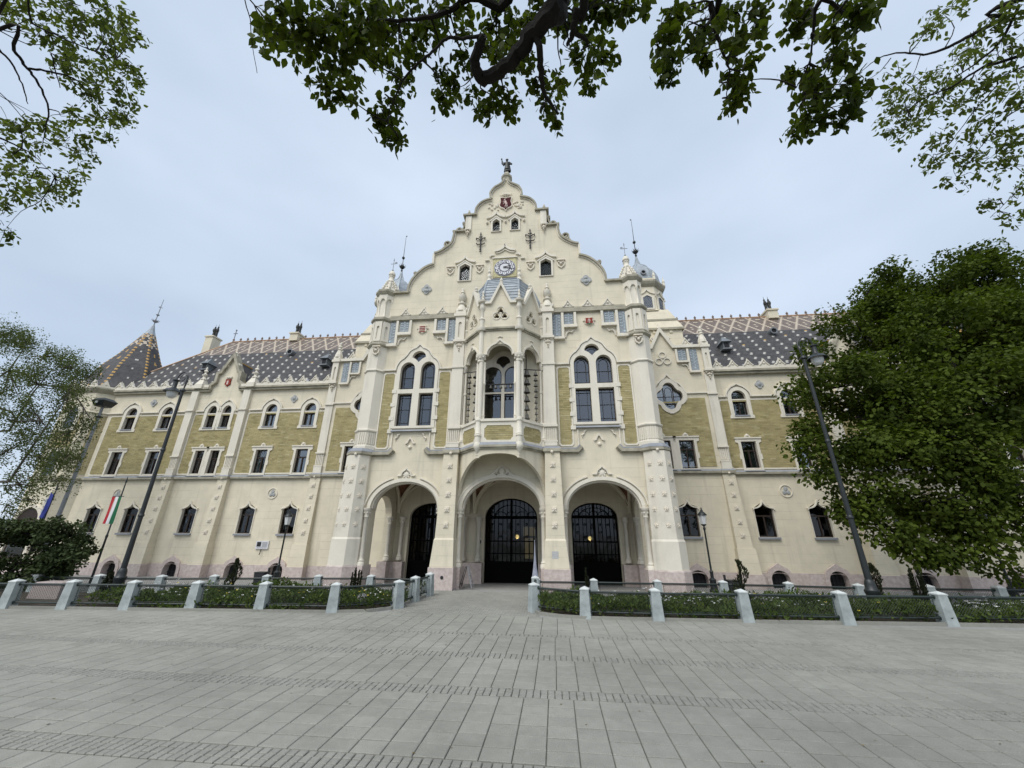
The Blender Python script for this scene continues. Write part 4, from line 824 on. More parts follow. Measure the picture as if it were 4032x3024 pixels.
o = MB().plate(shieldP(-1.35,1.42,.22,.3),[],3.24,3.29).build('wall_plaque', RELIEF, TH); MB().plate(arc(-1.35,1.42,.05,.08,0,360,12)[:-1],[],3.22,3.24).build('plaque_centre', IRON, o)
MB().box(1.84,2.06,-.60,-.55,.98,1.22).build('name_plate', mat('grey_plate',(.45,.45,.44),.6,var=.2,vscale=30), TH); MB().lathe([(.055,0),(.055,.05)],0,0,10).xf(lambda x,y,z:(-1.93+x,-.665-z*.3,.36+y)).build('vent_hole', IRON, TH)
# ------------------------------------------------------------------ bays beside the porch
ms = (3.3+15)/18.8; X = lambda x: 1.993+(x-1.993)*ms; Zs = lambda z: 1.8+(z-1.8)*ms
qx, qz = X(7.83), Zs(8.18)
def quatref(cx, cz, a, g=0): 
    P = []
    for k,(dx,dz,r1,r2) in enumerate([(a*.55,0,a*.5,a*.52),(0,a*.62,a*.5,a*.55),(-a*.55,0,a*.5,a*.52),(0,-a*.62,a*.5,a*.55)]): P += arc(cx+dx,cz+dz,r1+g,r2+g,k*90-78,k*90+78,8)
    return P
bay = MB().plate([(5.9,-.35),(9.75,-.35),(9.75,Zs(10.75)),(X(8.30),Zs(10.75)),(X(7.78),Zs(11.72)),(X(7.27),Zs(10.75)),(5.9,Zs(10.75))],[quatref(qx,qz,.58,.10),rect(X(6.85),X(8.72),Zs(4.58),Zs(6.05)),[(X(7.46),Zs(1.66)),(X(8.34),Zs(1.66)),(X(8.34),Zs(2.92)),(X(7.86),Zs(3.10)),(X(7.46),Zs(2.92))],[(X(7.90)-.40,-.29),(X(7.90)+.40,-.29),(X(7.90)+.40,.05)]+arc(X(7.90),.05,.40,.40,0,180,10)[1:-1]+[(X(7.90)-.40,.05)]],MY,MY+.4)
mirror(bay.build('side_bay_wall', CREAM, TH))
qw = window('quatrefoil_window', quatref(qx,qz,.58,.20), [quatref(qx,qz,.58)], MY, glass=GLASS)
m_ = MB(); grid_bars(qx-.55,qx+.55,qz-.02,qz+.02,1,1,.01,MY+.16,m_); m_.band(arc(qx,qz+.28,.16,.2,0,180,8)+arc(qx,qz-.28,.16,.2,180,360,8),-.012,.012,MY+.14,MY+.17,True); m_.box(qx-.25,qx-.21,MY+.14,MY+.17,qz-.5,qz+.5); m_.box(qx+.21,qx+.25,MY+.14,MY+.17,qz-.5,qz+.5); m_.box(qx-.55,qx+.55,MY+.139,MY+.171,qz-.015,qz+.015); m_.build('glazing_bar', WOOD, qw)
m_ = MB(); m_.band([(9.62,Zs(8.30)),(X(8.66),Zs(8.30))]+smoothpath([(X(8.60),Zs(8.36)),(X(8.40),Zs(8.75)),(X(8.10),Zs(8.98)),(X(7.95),Zs(9.15)),(X(7.81),Zs(9.33))],3)+smoothpath([(X(7.81),Zs(9.33)),(X(7.66),Zs(9.12)),(X(7.45),Zs(8.97)),(X(7.2),Zs(8.7)),(X(7.0),Zs(8.32))],3)[1:]+[(5.95,Zs(8.30))],-.035,.03,MY-.07,MY+.02); m_.ball((qx,MY-.03,qz-.86),(.14,.05,.06),8,4); m_.build('hood_mould', TRIM, qw); mirror(qw)
o = MB().plate([(6.1,4.62),(9.28,4.62),(9.28,7.88),(X(8.72),7.88),(X(8.60),7.7),(6.1,7.7)],[rect(X(7.27)-.06-.37,X(8.27)+.37,4.628,5.87),quatref(qx,qz-.02,.58,.10)[-9:]+[(qx+.2,7.66),(qx-.2,7.66)] if False else rect(qx-.30,qx+.30,7.35,7.66)],MY-.008,MY+.05).build('brick_panel', YELLOW, TH); bricks(o,[(6.1,4.62),(9.28,4.62),(9.28,7.88),(X(8.72),7.88),(X(8.60),7.7),(6.1,7.7)],[rect(X(7.27)-.06-.37,X(8.27)+.37,4.5,5.87),rect(qx-.30,qx+.30,7.35,7.66)],MY-.008); mirror(o)
def trefoil_relief(x, z, y, r, mt=TRIM):
    m = MB()
    for dx, dz in ((0,.62*r),(-.58*r,-.4*r),(.58*r,-.4*r)): m.band(arc(x+dx,z+dz,r*.5,r*.5,0,360,14)[:-1],-.02,.03,y-.05,y+.02,True)
    return m
mirror(trefoil_relief(X(7.76),Zs(10.2),MY,.34).build('trefoil_relief', TRIM, TH))
m_ = MB(); m_.band([(5.9,Zs(10.78)),(X(7.27),Zs(10.78)),(X(7.78),Zs(11.76)),(X(8.30),Zs(10.78)),(9.55,Zs(10.78))],-.02,.13,MY-.14,MY+.3)
for k in (-1,1): m_.band(scroll(X(7.78)+k*.38,Zs(11.35),.11,0,0,1.3),-.025,.025,MY-.05,MY+.1)
m_.lathe([(.06,Zs(11.78)),(.04,Zs(11.95)),(.09,Zs(12.0)),(.03,Zs(12.12)),(.01,Zs(12.3))],X(7.78),MY,8); mirror(m_.build('bay_coping', TRIM, TH)); mirror(gablet(X(9.0),Zs(10.88),Zs(11.4),.24,MY-.02))
mirror(majolica(X(8.54),X(8.95),Zs(10.08),Zs(10.68),MY-.03,0)); mirror(majolica(X(9.12),X(9.48),Zs(9.50),Zs(10.68),MY-.03,1))
m_ = MB()
for x,z in ((8.46,10.0),(9.02,9.42)): m_.box(X(x)-.05,X(x)+.05,MY-.10,MY+.02,Zs(z),Zs(10.70))
m_.box(X(8.42),X(9.0),MY-.15,MY+.02,Zs(9.93),Zs(10.02)); m_.box(X(8.98),X(9.52),MY-.15,MY+.02,Zs(9.36),Zs(9.46))
m_.tube([(X(8.96),MY-.03,Zs(9.56)),(X(8.92),MY-.05,Zs(9.74)),(X(8.82),MY-.06,Zs(9.82)),(X(8.70),MY-.05,Zs(9.80)),(X(8.62),MY-.03,Zs(9.9))],[.03,.04,.03,.035,.02],6)
each(m_,'panel_frame',TRIM,TH,True)
# ------------------------------------------------------------------ windows of the wings (built once, then copied)
def sash_kit(o, P, y, x0, x1, z0, z1, trans, curtain=True, gl=GLASS):
    m = MB().plate(inset(P,-.01),[inset(P,.045)],y+.10,y+.16); m.box(x0,x1,y+.10,y+.16,trans-.03,trans+.03); xc = (x0+x1)/2; m.box(xc-.025,xc+.025,y+.095,y+.155,z0,trans); m.build('sash', WOOD, o)
    MB().plate(inset(P,.02),[],y+.14,y+.146).build('pane', gl, o)
    if curtain:
        c = MB()
        for (a,b) in ((x0+.03,x0+(x1-x0)*.36),(x1-(x1-x0)*.36,x1-.03)):
            n = 14; V = []
            for i in range(n+1):
                for z in (z0+.02, trans-.02): V.append((a+(b-a)*i/n, y+.24+.025*sin(i*1.9), z))
            c.add(V,[(2*i,2*i+1,2*i+3,2*i+2) for i in range(n)])
        c.build('curtain', CURT, o, True)
    MB().box(x0-.25,x1+.25,y+.55,y+.6,z0-.2,z1+.2).build('room_back', ROOM, o)
def arched_window(hw=.33):
    P = [(-hw,7.10),(hw,7.10),(hw,8.02)]+arc(0,8.02,hw,.34,0,180,12)[1:-1]+[(-hw,8.02)]
    O = [(-hw-.22,6.95),(hw+.22,6.95),(hw+.22,7.08),(hw+.16,7.12),(hw+.18,8.0)]+arc(0,8.02,hw+.18,.52,3,177,14)+[(-hw-.18,8.0),(-hw-.16,7.12),(-hw-.22,7.08)]
    o = MB().plate(O,[P],-.06,.2).build('arched_window', TRIM, TH); sash_kit(o,P,0,-hw,hw,7.10,8.36,7.86)
    m = MB(); m.band(smoothpath([(hw+.24,8.02),(hw+.20,8.25),(hw-.02,8.52),(.12,8.62),(0,8.70)],4)+smoothpath([(0,8.70),(-.12,8.62),(-hw+.02,8.52),(-hw-.20,8.25),(-hw-.24,8.02)],4)[1:],-.03,.03,-.10,.02); m.build('hood_mould', TRIM, o)
    MB().box(-hw-.02,hw+.02,-.09,.05,7.04,7.10).build('sill', ZINC, o); return o
def square_window(hw=.33):
    P = rect(-hw,hw,4.54,5.83); O = [(-hw-.10,4.50),(hw+.10,4.50),(hw+.10,5.0),(hw+.16,5.0),(hw+.16,5.25),(hw+.12,5.25),(hw+.12,5.75),(hw+.24,5.80),(hw+.24,6.02),(.14,6.02),(.10,6.12),(0,6.20),(-.10,6.12),(-.14,6.02),(-hw-.24,6.02),(-hw-.24,5.80),(-hw-.12,5.75),(-hw-.12,5.25),(-hw-.16,5.25),(-hw-.16,5.0),(-hw-.10,5.0)]
    o = MB().plate(O,[P],-.06,.2).build('square_window', TRIM, TH); sash_kit(o,P,0,-hw,hw,4.54,5.83,5.42)
    m = MB(); m.box(-hw-.26,hw+.26,-.10,.01,5.96,6.02); m.ball((0,-.07,6.10),(.07,.05,.06),8,4); m.build('hood_mould', TRIM, o)
    MB().hexa([(-hw-.1,-.16,4.45),(hw+.1,-.16,4.45),(hw+.02,.08,4.45),(-hw-.02,.08,4.45)],[(-hw-.1,-.16,4.47),(hw+.1,-.16,4.47),(hw+.02,.08,4.56),(-hw-.02,.08,4.56)]).build('sill', ZINC, o); return o
def ogee_window(hw=.385):
    top = lambda h, d: smoothpath([(h,2.86),(h*.55,2.90),(h*.2,3.0),(0,3.09+d)],3)+smoothpath([(0,3.09+d),(-h*.2,3.0),(-h*.55,2.90),(-h,2.86)],3)[1:]
    P = [(-hw,1.69),(hw,1.69)]+top(hw,0); o = MB().plate([(-hw-.035,1.66),(hw+.035,1.66)]+top(hw+.05,.07)[:],[P],-.03,.2).build('ogee_window', TRIM, TH)
    sash_kit(o,P,0,-hw,hw,1.69,3.0,2.55,False,GGLASS); m = MB(); m.band([(hw+.04,2.80)]+top(hw+.05,.09)+[(-hw-.04,2.80)],-.02,.025,-.09,.02); m.build('hood_mould', TRIM, o)
    MB().box(-hw-.05,hw+.05,-.10,.05,1.60,1.68).build('sill', ZINC, o); return o
def basement_window():
    P = [(-.36,-.28),(.36,-.28),(.36,.05)]+arc(0,.05,.36,.36,0,180,12)[1:-1]+[(-.36,.05)]; O = [(-.52,-.30),(.52,-.30),(.52,.12)]+smoothpath([(.50,.18),(.40,.42),(.18,.56),(0,.68)],3)+smoothpath([(0,.68),(-.18,.56),(-.40,.42),(-.50,.18)],3)[1:]+[(-.52,.12)]
    o = MB().plate(O,[P],-.10,.3).build('basement_window', PLINTH, TH); MB().plate(inset(P,-.02),[],.22,.25).build('dark_backing', DARK, o); grid_bars(-.36,.36,-.28,.40,5,3,.012,.19).build('grille', IRON, o); return o  # near-black plate behind the grille stands in for the dark cellar
AW, SW, OW, BW = arched_window(), square_window(), ogee_window(), basement_window()
AWp, SWp = arched_window(.27), square_window(.265)
def placew(o, x, y, first=[]):
    for s in (1,-1): c = clone(o, TH); c.location = (s*x, y, 0)
wx = [11.03,13.29,19.60,21.86]; px_ = [(15.95,16.86),]
for x in wx:
    placew(AW,x,WY); placew(SW,x,WY)
for x in (11.06,13.30,16.50,19.78,21.98): placew(OW,x,WY)
for x in (11.13,13.35,16.6,19.9,22.1): placew(BW,x,WY)
for x in (15.96,16.85): placew(AWp,x,WY); placew(SWp,x+.02,WY)
for x in (X(7.27)-.06,X(8.27)): placew(SW,x,MY)
placew(OW,X(7.88),MY); placew(BW,X(7.90),MY)
for o in (AW,SW,OW,BW,AWp,SWp):
    for ch in list(o.children): bpy.data.objects.remove(ch)
    bpy.data.objects.remove(o)
mirror(MB().box(X(7.27)+.28,X(8.27)-.34,MY-.05,MY+.3,4.50,6.0).build('window_mullion', TRIM, TH)); mirror(MB().box(16.29,16.56,WY-.05,WY+.3,4.50,6.0).build('window_mullion', TRIM, TH))
# ------------------------------------------------------------------ wings
h_ = []
def aw_hole(x, hw): return [(x-hw-.06,7.05),(x+hw+.06,7.05),(x+hw+.06,8.02)]+arc(x,8.02,hw+.06,.40,0,180,10)[1:-1]+[(x-hw-.06,8.02)]
for x in wx: h_ += [aw_hole(x,.33), rect(x-.37,x+.37,4.52,5.87)]
for x in (15.96,16.85): h_ += [aw_hole(x,.27), rect(x+.02-.30,x+.02+.30,4.52,5.87)]
for x in (11.06,13.30,16.50,19.78,21.98): h_.append([(x-.405,1.67),(x+.405,1.67),(x+.405,2.87),(x,3.12),(x-.405,2.87)])
for x in (11.13,13.35,16.6,19.9,22.1): h_.append([(x-.40,-.29),(x+.40,-.29),(x+.40,.05)]+arc(x,.05,.40,.40,0,180,10)[1:-1]+[(x-.40,.05)])
gb = [(17.30,9.3),(17.30,9.55),(17.05,9.75),(17.05,10.25),(16.90,10.30),(16.42,11.28),(15.92,10.30),(15.78,10.25),(15.78,9.75),(15.55,9.55),(15.55,9.3)]
w_ = MB().plate([(9.6,-.35),(23.4,-.35),(23.4,9.3)]+gb+[(9.6,9.3)],h_,WY,WY+.4); mirror(w_.build('wing_wall', CREAM, TH))
def panel_holes(x, hw):
    h = hw+.03; z = hw+.05; xs = x if hw > .3 else x+.02
    return [[(x-z,7.0),(x+z,7.0),(x+z,7.80),(x-z,7.80)], rect(xs-h,xs+h,4.618,5.86)]
m_ = MB()
for a,b in ((10.12,14.60),(15.30,17.85),(18.45,23.12)):
    o = MB().plate(chamf(a,b,4.61,7.86),[q for x in wx+[15.96,16.85] if a < x < b for q in panel_holes(x,.33 if x in wx else .27)],WY-.010,WY+.05).build('brick_panel', YELLOW, TH); bricks(o,chamf(a,b,4.61,7.86),[q for x in wx+[15.96,16.85] if a < x < b for q in panel_holes(x,.33 if x in wx else .27)],WY-.010); mirror(o)
    m_.plate(chamf(a-.06,b+.06,4.55,7.92),[chamf(a+.004,b-.004,4.614,7.856)],WY-.03,WY+.04)
each(m_,'panel_frame',TRIM,TH,True)
m_ = MB()
for a,b in ((9.95,10.46),(11.60,12.72),(13.86,14.62),(15.24,15.42),(17.39,17.83),(18.43,19.03),(20.17,21.29),(22.43,23.4)): m_.box(a,b,WY-.10,WY+.02,8.02,8.08)
each(m_,'impost_moulding',TRIM,TH,True)
st = MB().box(5.95,9.4,MY-.14,MY+.02,4.33,4.42).box(9.9,23.35,WY-.14,WY+.02,4.33,4.42).box(9.9,23.35,WY-.10,WY+.021,4.29,4.33).box(5.95,9.4,MY-.10,MY+.021,4.29,4.33).build('string_course', CROWN, TH)
zc = MB()
for a,b,y in ((5.95,9.4,MY),(9.9,23.35,WY)): zc.hexa([(a,y-.14,4.42),(b,y-.14,4.42),(b,y+.02,4.42),(a,y+.02,4.42)],[(a,y-.06,4.50),(b,y-.06,4.50),(b,y+.02,4.50),(a,y+.02,4.50)])
zc.build('flashing', ZINC, st); mirror(st)
def bh(x): return [(x-.42,-.33),(x+.42,-.33),(x+.42,.05)]+arc(x,.05,.42,.26,0,180,10)[1:-1]+[(x-.42,.05)]
mirror(MB().plate(rect(9.9,23.4,-.36,.31),[[(max(-99,a),min(.305,b)) for a,b in bh(x)] for x in (11.13,13.35,16.6,19.9,22.1)],WY-.06,WY+.02).build('plinth', PLINTH, TH)); mirror(MB().plate(rect(5.95,9.4,-.36,.34),[bh(X(7.90))],MY-.06,MY+.02).build('plinth', PLINTH, TH))
co = MB().box(9.8,15.52,WY-.16,WY+.05,9.20,9.32).box(9.8,15.5,WY-.24,WY+.05,9.32,9.42).box(17.33,23.4,WY-.16,WY+.05,9.20,9.32).box(17.35,23.4,WY-.24,WY+.05,9.32,9.42)
co.band(gb,.0,-.16,WY-.16,WY+.25); co = co.build('cornice', CROWN, TH); mirror(co)
pr_ = MB().box(9.8,15.4,WY-.20,WY+.1,9.42,9.58).box(17.4,23.5,WY-.20,WY+.1,9.42,9.58); mirror(pr_.build('parapet', TRIM, TH))
for x in [10.28+.737*i for i in range(6)]+[18.75+.737*i for i in range(7)]: mirror(gablet(x,9.56,9.98,.22,WY-.14))
# wing buttresses and pilasters
def wing_pier(x, y, first=False):
    w = .26; m = MB()
    m.hexa([(x-.34,y-.34,.30),(x+.44,y-.34,.30),(x+.44,WY+.02,.30),(x-.34,WY+.02,.30)],[(x-.31,y-.30,1.25),(x+.40,y-.30,1.25),(x+.40,WY+.02,1.25),(x-.31,WY+.02,1.25)]); m.hexa([(x-.28,y-.26,1.25),(x+.33,y-.26,1.25),(x+.33,WY+.02,1.25),(x-.28,WY+.02,1.25)],[(x-.26,y-.10,4.30),(x+.26,y-.10,4.30),(x+.26,WY+.02,4.30),(x-.26,WY+.02,4.30)])
    o = m.build('buttress', CREAM, TH); mirror(o)
    for z in (3.91,3.38,2.84,2.28,1.75): mirror(link('rosette', ROS, TH, (x+.02,y-.26+(z-1.25)*.16/3.05-.02,z)))
    pass
    p = MB().box(x-.21,x+.21,y-.06,WY+.02,5.50,9.20); p.box(x-.21,x+.21,y-.10,WY+.02,4.48,4.85); p.box(x-.21,x+.21,y-.03,WY+.021,4.85,5.50); p.box(x-.24,x+.24,y-.12,WY+.02,5.46,5.53); p.box(x-.24,x+.24,y-.12,WY+.02,8.02,8.09); p.box(x-.23,x+.23,y-.11,WY+.02,4.82,4.87)
    for i in range(5): p.box(x-.19+.082*i,x-.15+.082*i,y-.07,y,4.92,5.40)
    mirror(p.build('pilaster', TRIM, TH))
    s = MB().box(x-.30,x+.30,y-.18,WY+.02,4.31,4.43); s = s.build('string_course', CROWN, TH); MB().hexa([(x-.30,y-.18,4.43),(x+.30,y-.18,4.43),(x+.30,WY,4.43),(x-.30,WY,4.43)],[(x-.24,y-.08,4.52),(x+.24,y-.08,4.52),(x+.24,WY,4.52),(x-.24,WY,4.52)]).build('flashing', ZINC, s); mirror(s)
    b = MB().ball((x,y-.19,4.31),.05,8,5); mirror(b.build('boss', RELIEF, TH))
    return o
for x,y in ((9.66,MY),(14.95,WY-.12),(18.14,WY-.12)): wing_pier(x,y)
ppl = MB()
for x,y in ((9.66,MY),(14.95,WY-.12),(18.14,WY-.12)): ppl.box(x-.38,x+.48,y-.38,WY-.07,-.35,.305)
each(ppl,'plinth',PLINTH,TH,True)
p = MB().plate(rect(9.50,9.84,Zs(9.52),Zs(10.72)),[[(9.62,Zs(9.65)),(9.72,Zs(9.65))]+arc(9.67,Zs(10.35),.05,.07,0,180,6)],MY-.14,MY-.08); p.box(9.502,9.838,MY-.078,MY+.3,Zs(9.522),Zs(10.718)); p.box(9.44,9.90,MY-.20,MY+.3,Zs(9.42),Zs(9.52)); p.box(9.44,9.90,MY-.20,MY+.3,Zs(10.72),Zs(10.86)); p.box(9.48,9.86,MY-.14,MY+.3,Zs(10.86),Zs(11.04))
p.lathe([(.22,Zs(11.04)),(.20,Zs(11.2)),(.10,Zs(11.5)),(.14,Zs(11.55)),(.08,Zs(11.62)),(.12,Zs(11.72)),(.05,Zs(11.8)),(.07,Zs(11.9)),(.01,Zs(12.05))],9.67,MY+.02,8); mirror(p.build('pilaster_head', TRIM, TH)); mirror(leafbracket(9.67,MY-.06,8.80,9.20,.38).build('bracket', RELIEF, TH))
for x in (14.78,17.98):
    m_ = MB().box(x-.24,x+.24,WY-.30,WY+.15,9.36,9.62).hexa([(x-.24,WY-.28,9.62),(x+.24,WY-.28,9.62),(x+.24,WY+.15,9.62),(x-.24,WY+.15,9.62)],[(x-.11,WY-.16,9.95),(x+.11,WY-.16,9.95),(x+.11,WY+.03,9.95),(x-.11,WY+.03,9.95)]); m_.lathe([(.16,9.95),(.16,10.0),(.09,10.06),(.08,10.14),(.14,10.20),(.15,10.27),(.06,10.33),(.06,10.42),(.11,10.46),(.10,10.52),(.04,10.58),(.06,10.66),(.01,10.78)],x,WY-.06,8); mirror(m_.build('pinnacle', TRIM, TH, True))
m_ = MB(); m_.lathe([(.10,11.28),(.07,11.40),(.12,11.45),(.04,11.56),(.06,11.62),(.01,11.72)],16.42,WY,8)
for k in (-1,1): m_.band(scroll(16.42+k*.34,10.80,.13,0,0,1.3),-.03,.03,WY-.08,WY+.1)
mirror(m_.build('pinnacle', TRIM, TH))
for s in (-1,1):
    o = MB().plate(shieldP(s*16.42,9.72,.36,.46),[],WY-.06,WY+.02).build('coat_of_arms', RED, TH, label='small red shield in the dormer gable of the wing'); MB().box(s*16.42-.05,s*16.42+.05,WY-.075,WY-.05,9.62,9.85).build('shield_charge', PINKW, o)
    m_ = MB().box(s*16.42-.18,s*16.42+.18,WY-.07,WY+.02,10.05,10.11); [m_.ball((s*16.42-.12+.06*i,WY-.03,10.02),(.04,.04,.035),6,4) for i in range(5)]; m_.build('crest_relief', RELIEF, TH)
m_ = MB().plate(quatre(12.12,8.64,.20),[],WY-.05,WY+.03); m_.ball((12.12,WY-.05,8.66),(.10,.06,.12),8,5); mirror(m_.build('medallion', GREYR, TH))
m_ = MB().plate(quatre(20.72,8.64,.20),[],WY-.05,WY+.03); m_.ball((20.72,WY-.05,8.66),(.10,.06,.12),8,5); mirror(m_.build('medallion', GREYR, TH))
for x in (12.18,20.95):
    m_ = MB().band(arc(x,3.59,.24,.24,0,360,20)[:-1],-.03,.0,WY-.035,WY+.02,True); m_ = m_.build('trefoil_vent', TRIM, TH); q = MB()
    for dx,dz in ((0,.09),(-.08,-.06),(.08,-.06)): q.ball((x+dx,WY-.015,3.59+dz),(.09,.03,.10),10,5)
    q.build('trefoil', GREYR, m_); mirror(m_)
# wall plaque with lettering lines left of the first bay
pq = MB().box(-12.42,-11.78,WY-.06,WY+.01,1.0,1.36).build('wall_plaque', CLOCKW, TH, label='white memorial plaque with a dark portrait panel'); MB().box(-12.36,-12.16,WY-.075,WY-.055,1.12,1.32).build('portrait_panel', IRON, pq)
q = MB()
for i in range(5): q.box(-12.10,-11.84,WY-.068,WY-.058,1.29-.045*i,1.305-.045*i)
q.box(-12.34,-11.84,WY-.068,WY-.058,1.05,1.065); q.build('inscription_line', mat('faded_ink',(.22,.22,.22),.7), pq); MB().tube([(-12.1,WY-.05,1.0),(-12.08,WY-.14,.75)],.02,5).build('wreath_holder', IRON, pq)
# ------------------------------------------------------------------ stair towers behind the corner turrets
def sq(cx, cy, h, z): return [(cx-h,cy-h,z),(cx+h,cy-h,z),(cx+h,cy+h,z),(cx-h,cy+h,z)]
VX, VY = 7.45, 4.95
t_ = MB().hexa(sq(VX,VY,1.42,9.0),sq(VX,VY,1.42,11.72)); t_.hexa(sq(VX,VY,1.50,11.84),sq(VX,VY,1.30,12.36)); t_.hexa(sq(VX,VY,1.28,12.47),sq(VX,VY,1.02,13.2))
for x in (6.6,7.45,8.3): t_.box(x-.07,x+.07,VY-1.47,VY-1.40,11.55,11.72)
o = t_.build('stair_tower', CREAM, TH); mirror(o)
t_ = MB().hexa(sq(VX,VY,1.53,11.72),sq(VX,VY,1.53,11.84)); t_.hexa(sq(VX,VY,1.33,12.36),sq(VX,VY,1.33,12.47)); t_.lathe([(1.10*R8,14.72),(1.20*R8,14.84),(1.25*R8,14.96),(1.25*R8,15.06),(1.12*R8,15.10)],VX,VY,8,pi/8); each(t_,'tower_cornice',CROWN,TH,True)
t_ = MB().lathe([(1.12*R8,13.15),(1.08*R8,13.25),(1.06*R8,14.8)],VX,VY,8,pi/8)
t_.lathe([(1.10*R8,15.06),(1.10*R8,15.26),(1.0*R8,15.26)],VX,VY,8,pi/8)
o = t_.build('tower_drum', CREAM, TH)
for k in range(8):
    a = -pi/2+k*pi/4; c, s = cos(a), sin(a); F8 = lambda x,y,z: (VX+c*(1.07-y)-s*x, VY+s*(1.07-y)+c*x, z)
    w = MB().plate(pent(-.33,.33,13.22,14.02,14.20),[pent(-.235,.235,13.30,13.98,14.12)],-.06,.02).xf(F8).build('drum_window', TRIM, o)
    MB().plate(pent(-.25,.25,13.29,13.99,14.13),[],-.022,-.012).xf(F8).build('pane', DGLASS, w)
    l_ = MB()
    for i in range(-4,6):
        for d in (1,-1):
            x0 = -.235+i*.10; A, B = (x0,13.30), (x0+d*.42,14.0); pts = [(A[0]+(B[0]-A[0])*t, A[1]+(B[1]-A[1])*t) for t in np.linspace(0,1,15)]; pts = [p for p in pts if -.235 <= p[0] <= .235]
            if len(pts) > 1: l_.band([pts[0],pts[-1]],-.008,.008,-.035,-.024)
    l_.xf(F8).build('lattice', ZINC, w)
    h = MB().band(smoothpath([(-.44,14.22),(-.25,14.27),(-.1,14.38),(0,14.52)],3)+smoothpath([(0,14.52),(.1,14.38),(.25,14.27),(.44,14.22)],3)[1:],-.03,.03,-.06,.02); h.ball((-.45,-.04,14.08),(.05,.06,.06),6,4); h.xf(F8).build('hood_mould', TRIM, w)
mirror(o)
dp = [(1.04,15.22),(1.05,15.45),(1.0,15.8),(.91,16.08),(.76,16.36),(.54,16.62),(.31,16.83),(.17,17.04),(.08,17.34),(.03,17.62)]
d_ = MB().lathe([(r*R8*.94,z) for r,z in dp],VX,VY,8,pi/8).build('dome', DOME, TH)
m_ = MB()
for k in range(8): a = pi/8+k*pi/4; m_.tube([(VX+r*R8*.95*cos(a),VY+r*R8*.95*sin(a),z) for r,z in dp],.032,5)
for z,r in ((15.5,1.03),(15.82,.93),(16.12,.76),(16.38,.54)): m_.lathe([(r*R8*.945,z),(r*R8*.955,z+.012),(r*R8*.945,z+.024)],VX,VY,8,pi/8,cap=False)
m_.build('dome_rib', DOME, d_)
oc = MB(); yb = VY-.98
oc.band(arc(VX,15.72,.13,.13,0,360,14)[:-1],-.02,.03,yb-.10,yb+.2,True); oc.build('dome_oculus', ZINC, d_); MB().plate(arc(VX,15.72,.11,.11,0,360,14)[:-1],[],yb-.03,yb).build('oculus_pane', DARK, d_)
m_ = MB().tube([(VX,VY,17.5),(VX,VY,20.6)],[.03,.010],5); m_.ball((VX,VY,18.02),(.17,.17,.14),8,5); m_.ball((VX,VY,18.75),(.10,.10,.10),8,5); m_.lathe([(.05,17.6),(.07,17.75),(.02,17.85)],VX,VY,6)
for k in range(8): a = k*pi/4; m_.tube([(VX+.12*cos(a),VY+.12*sin(a),18.0),(VX+.24*cos(a),VY+.24*sin(a),18.14)],[.03,.008],4)
m_.ball((VX-.04,VY,20.55),(.05,.02,.05),6,4); m_.build('spire_rod', BRONZE, d_); mirror(d_)
m_ = MB()
for k in range(8):
    a = pi/8+k*pi/4; m_.lathe([(.09,15.06),(.07,15.3),(.09,15.34),(.03,15.55),(.01,15.7)],VX+1.22*R8*cos(a)*.97,VY+1.22*R8*sin(a)*.97,6)
each(m_,'tower_pinnacle',TRIM,TH,True)
# ------------------------------------------------------------------ tiled roofs: every tile a plate of its own, one mesh per slope
TM = [TILE_D, TILE_C, TILE_B, TILE_W, TILE_Y]
def tiles(P, nu, mats_of, name, parent, xr, rows, wid, lift=.016):
    single = 0
    """P(u,v) -> point on the slope, v row coordinate; xr(v) -> (u0,u1)"""
    m = MB()
    for r in range(rows):
        u0, u1 = xr(r+.5); off = .5*(r % 2)
        n = int((u1-u0)/wid)+2; base = math.floor(u0/wid)
        for c in range(n):
            a = (base+c+off)*wid; b = a+wid*.96
            if b < u0 or a > u1: continue
            a, b = max(a,u0), min(b,u1)
            if b-a < .02: continue
            k = mats_of(base+c, r)
            if k is None: continue
            m.cur = k; p = [P(a,r,lift),P(b,r,lift),P(b,r+1.04,.003),P(a,r+1.04,.003),P(a,r,0.0),P(b,r,0.0)]
            if k in (3,4) and single < 150 and a < 19: single += 1; MB().add(p,[(0,1,2,3),(4,5,1,0)]).build('accent_tile', TM[k], parent)
            else: m.add(p,[(0,1,2,3),(4,5,1,0)])
    return m.build(name, TM, parent, kind='stuff')
ROWS, TW = 52, .132; E0, E1 = (3.92,9.46), (7.5,14.45); sl = math.hypot(E1[0]-E0[0],E1[1]-E0[1]); nrm = Vector((0,-(E1[1]-E0[1])/sl,(E1[0]-E0[0])/sl))
def WP(u, v, l):
    t = v/ROWS; return (u, E0[0]+(E1[0]-E0[0])*t+nrm.y*l, E0[1]+(E1[1]-E0[1])*t+nrm.z*l)
def wpat(c, r):
    if r >= ROWS-16:
        k = 7; u, v = (c+(r+1)//2) % k, (c-r//2) % k
        return 1 if (u == 0 or v == 0 or (u in (3,4) and v in (3,4) and r % 2)) else 2
    q = (r-1) % 4
    if (q == 0 and c % 5 == 0) or (q == 1 and c % 5 == (0 if r % 2 else 1)): return 3 if (c*7+r*3) % 41 else 4
    return 0
rf = MB().add([WP(9.0,0,-.02),WP(25,0,-.02),WP(20.6,ROWS,-.02),WP(9.0,ROWS,-.02),(20.6,11.2,9.5),(9.0,11.2,9.5),(25,11.2,9.5)],[(0,1,2,3),(3,2,4,5),(1,6,4,2)]).build('roof', TILE_D, TH)
tiles(WP, 0, wpat, 'roof_tile', rf, lambda v: (9.2, 25-4.4*v/ROWS), ROWS, TW)
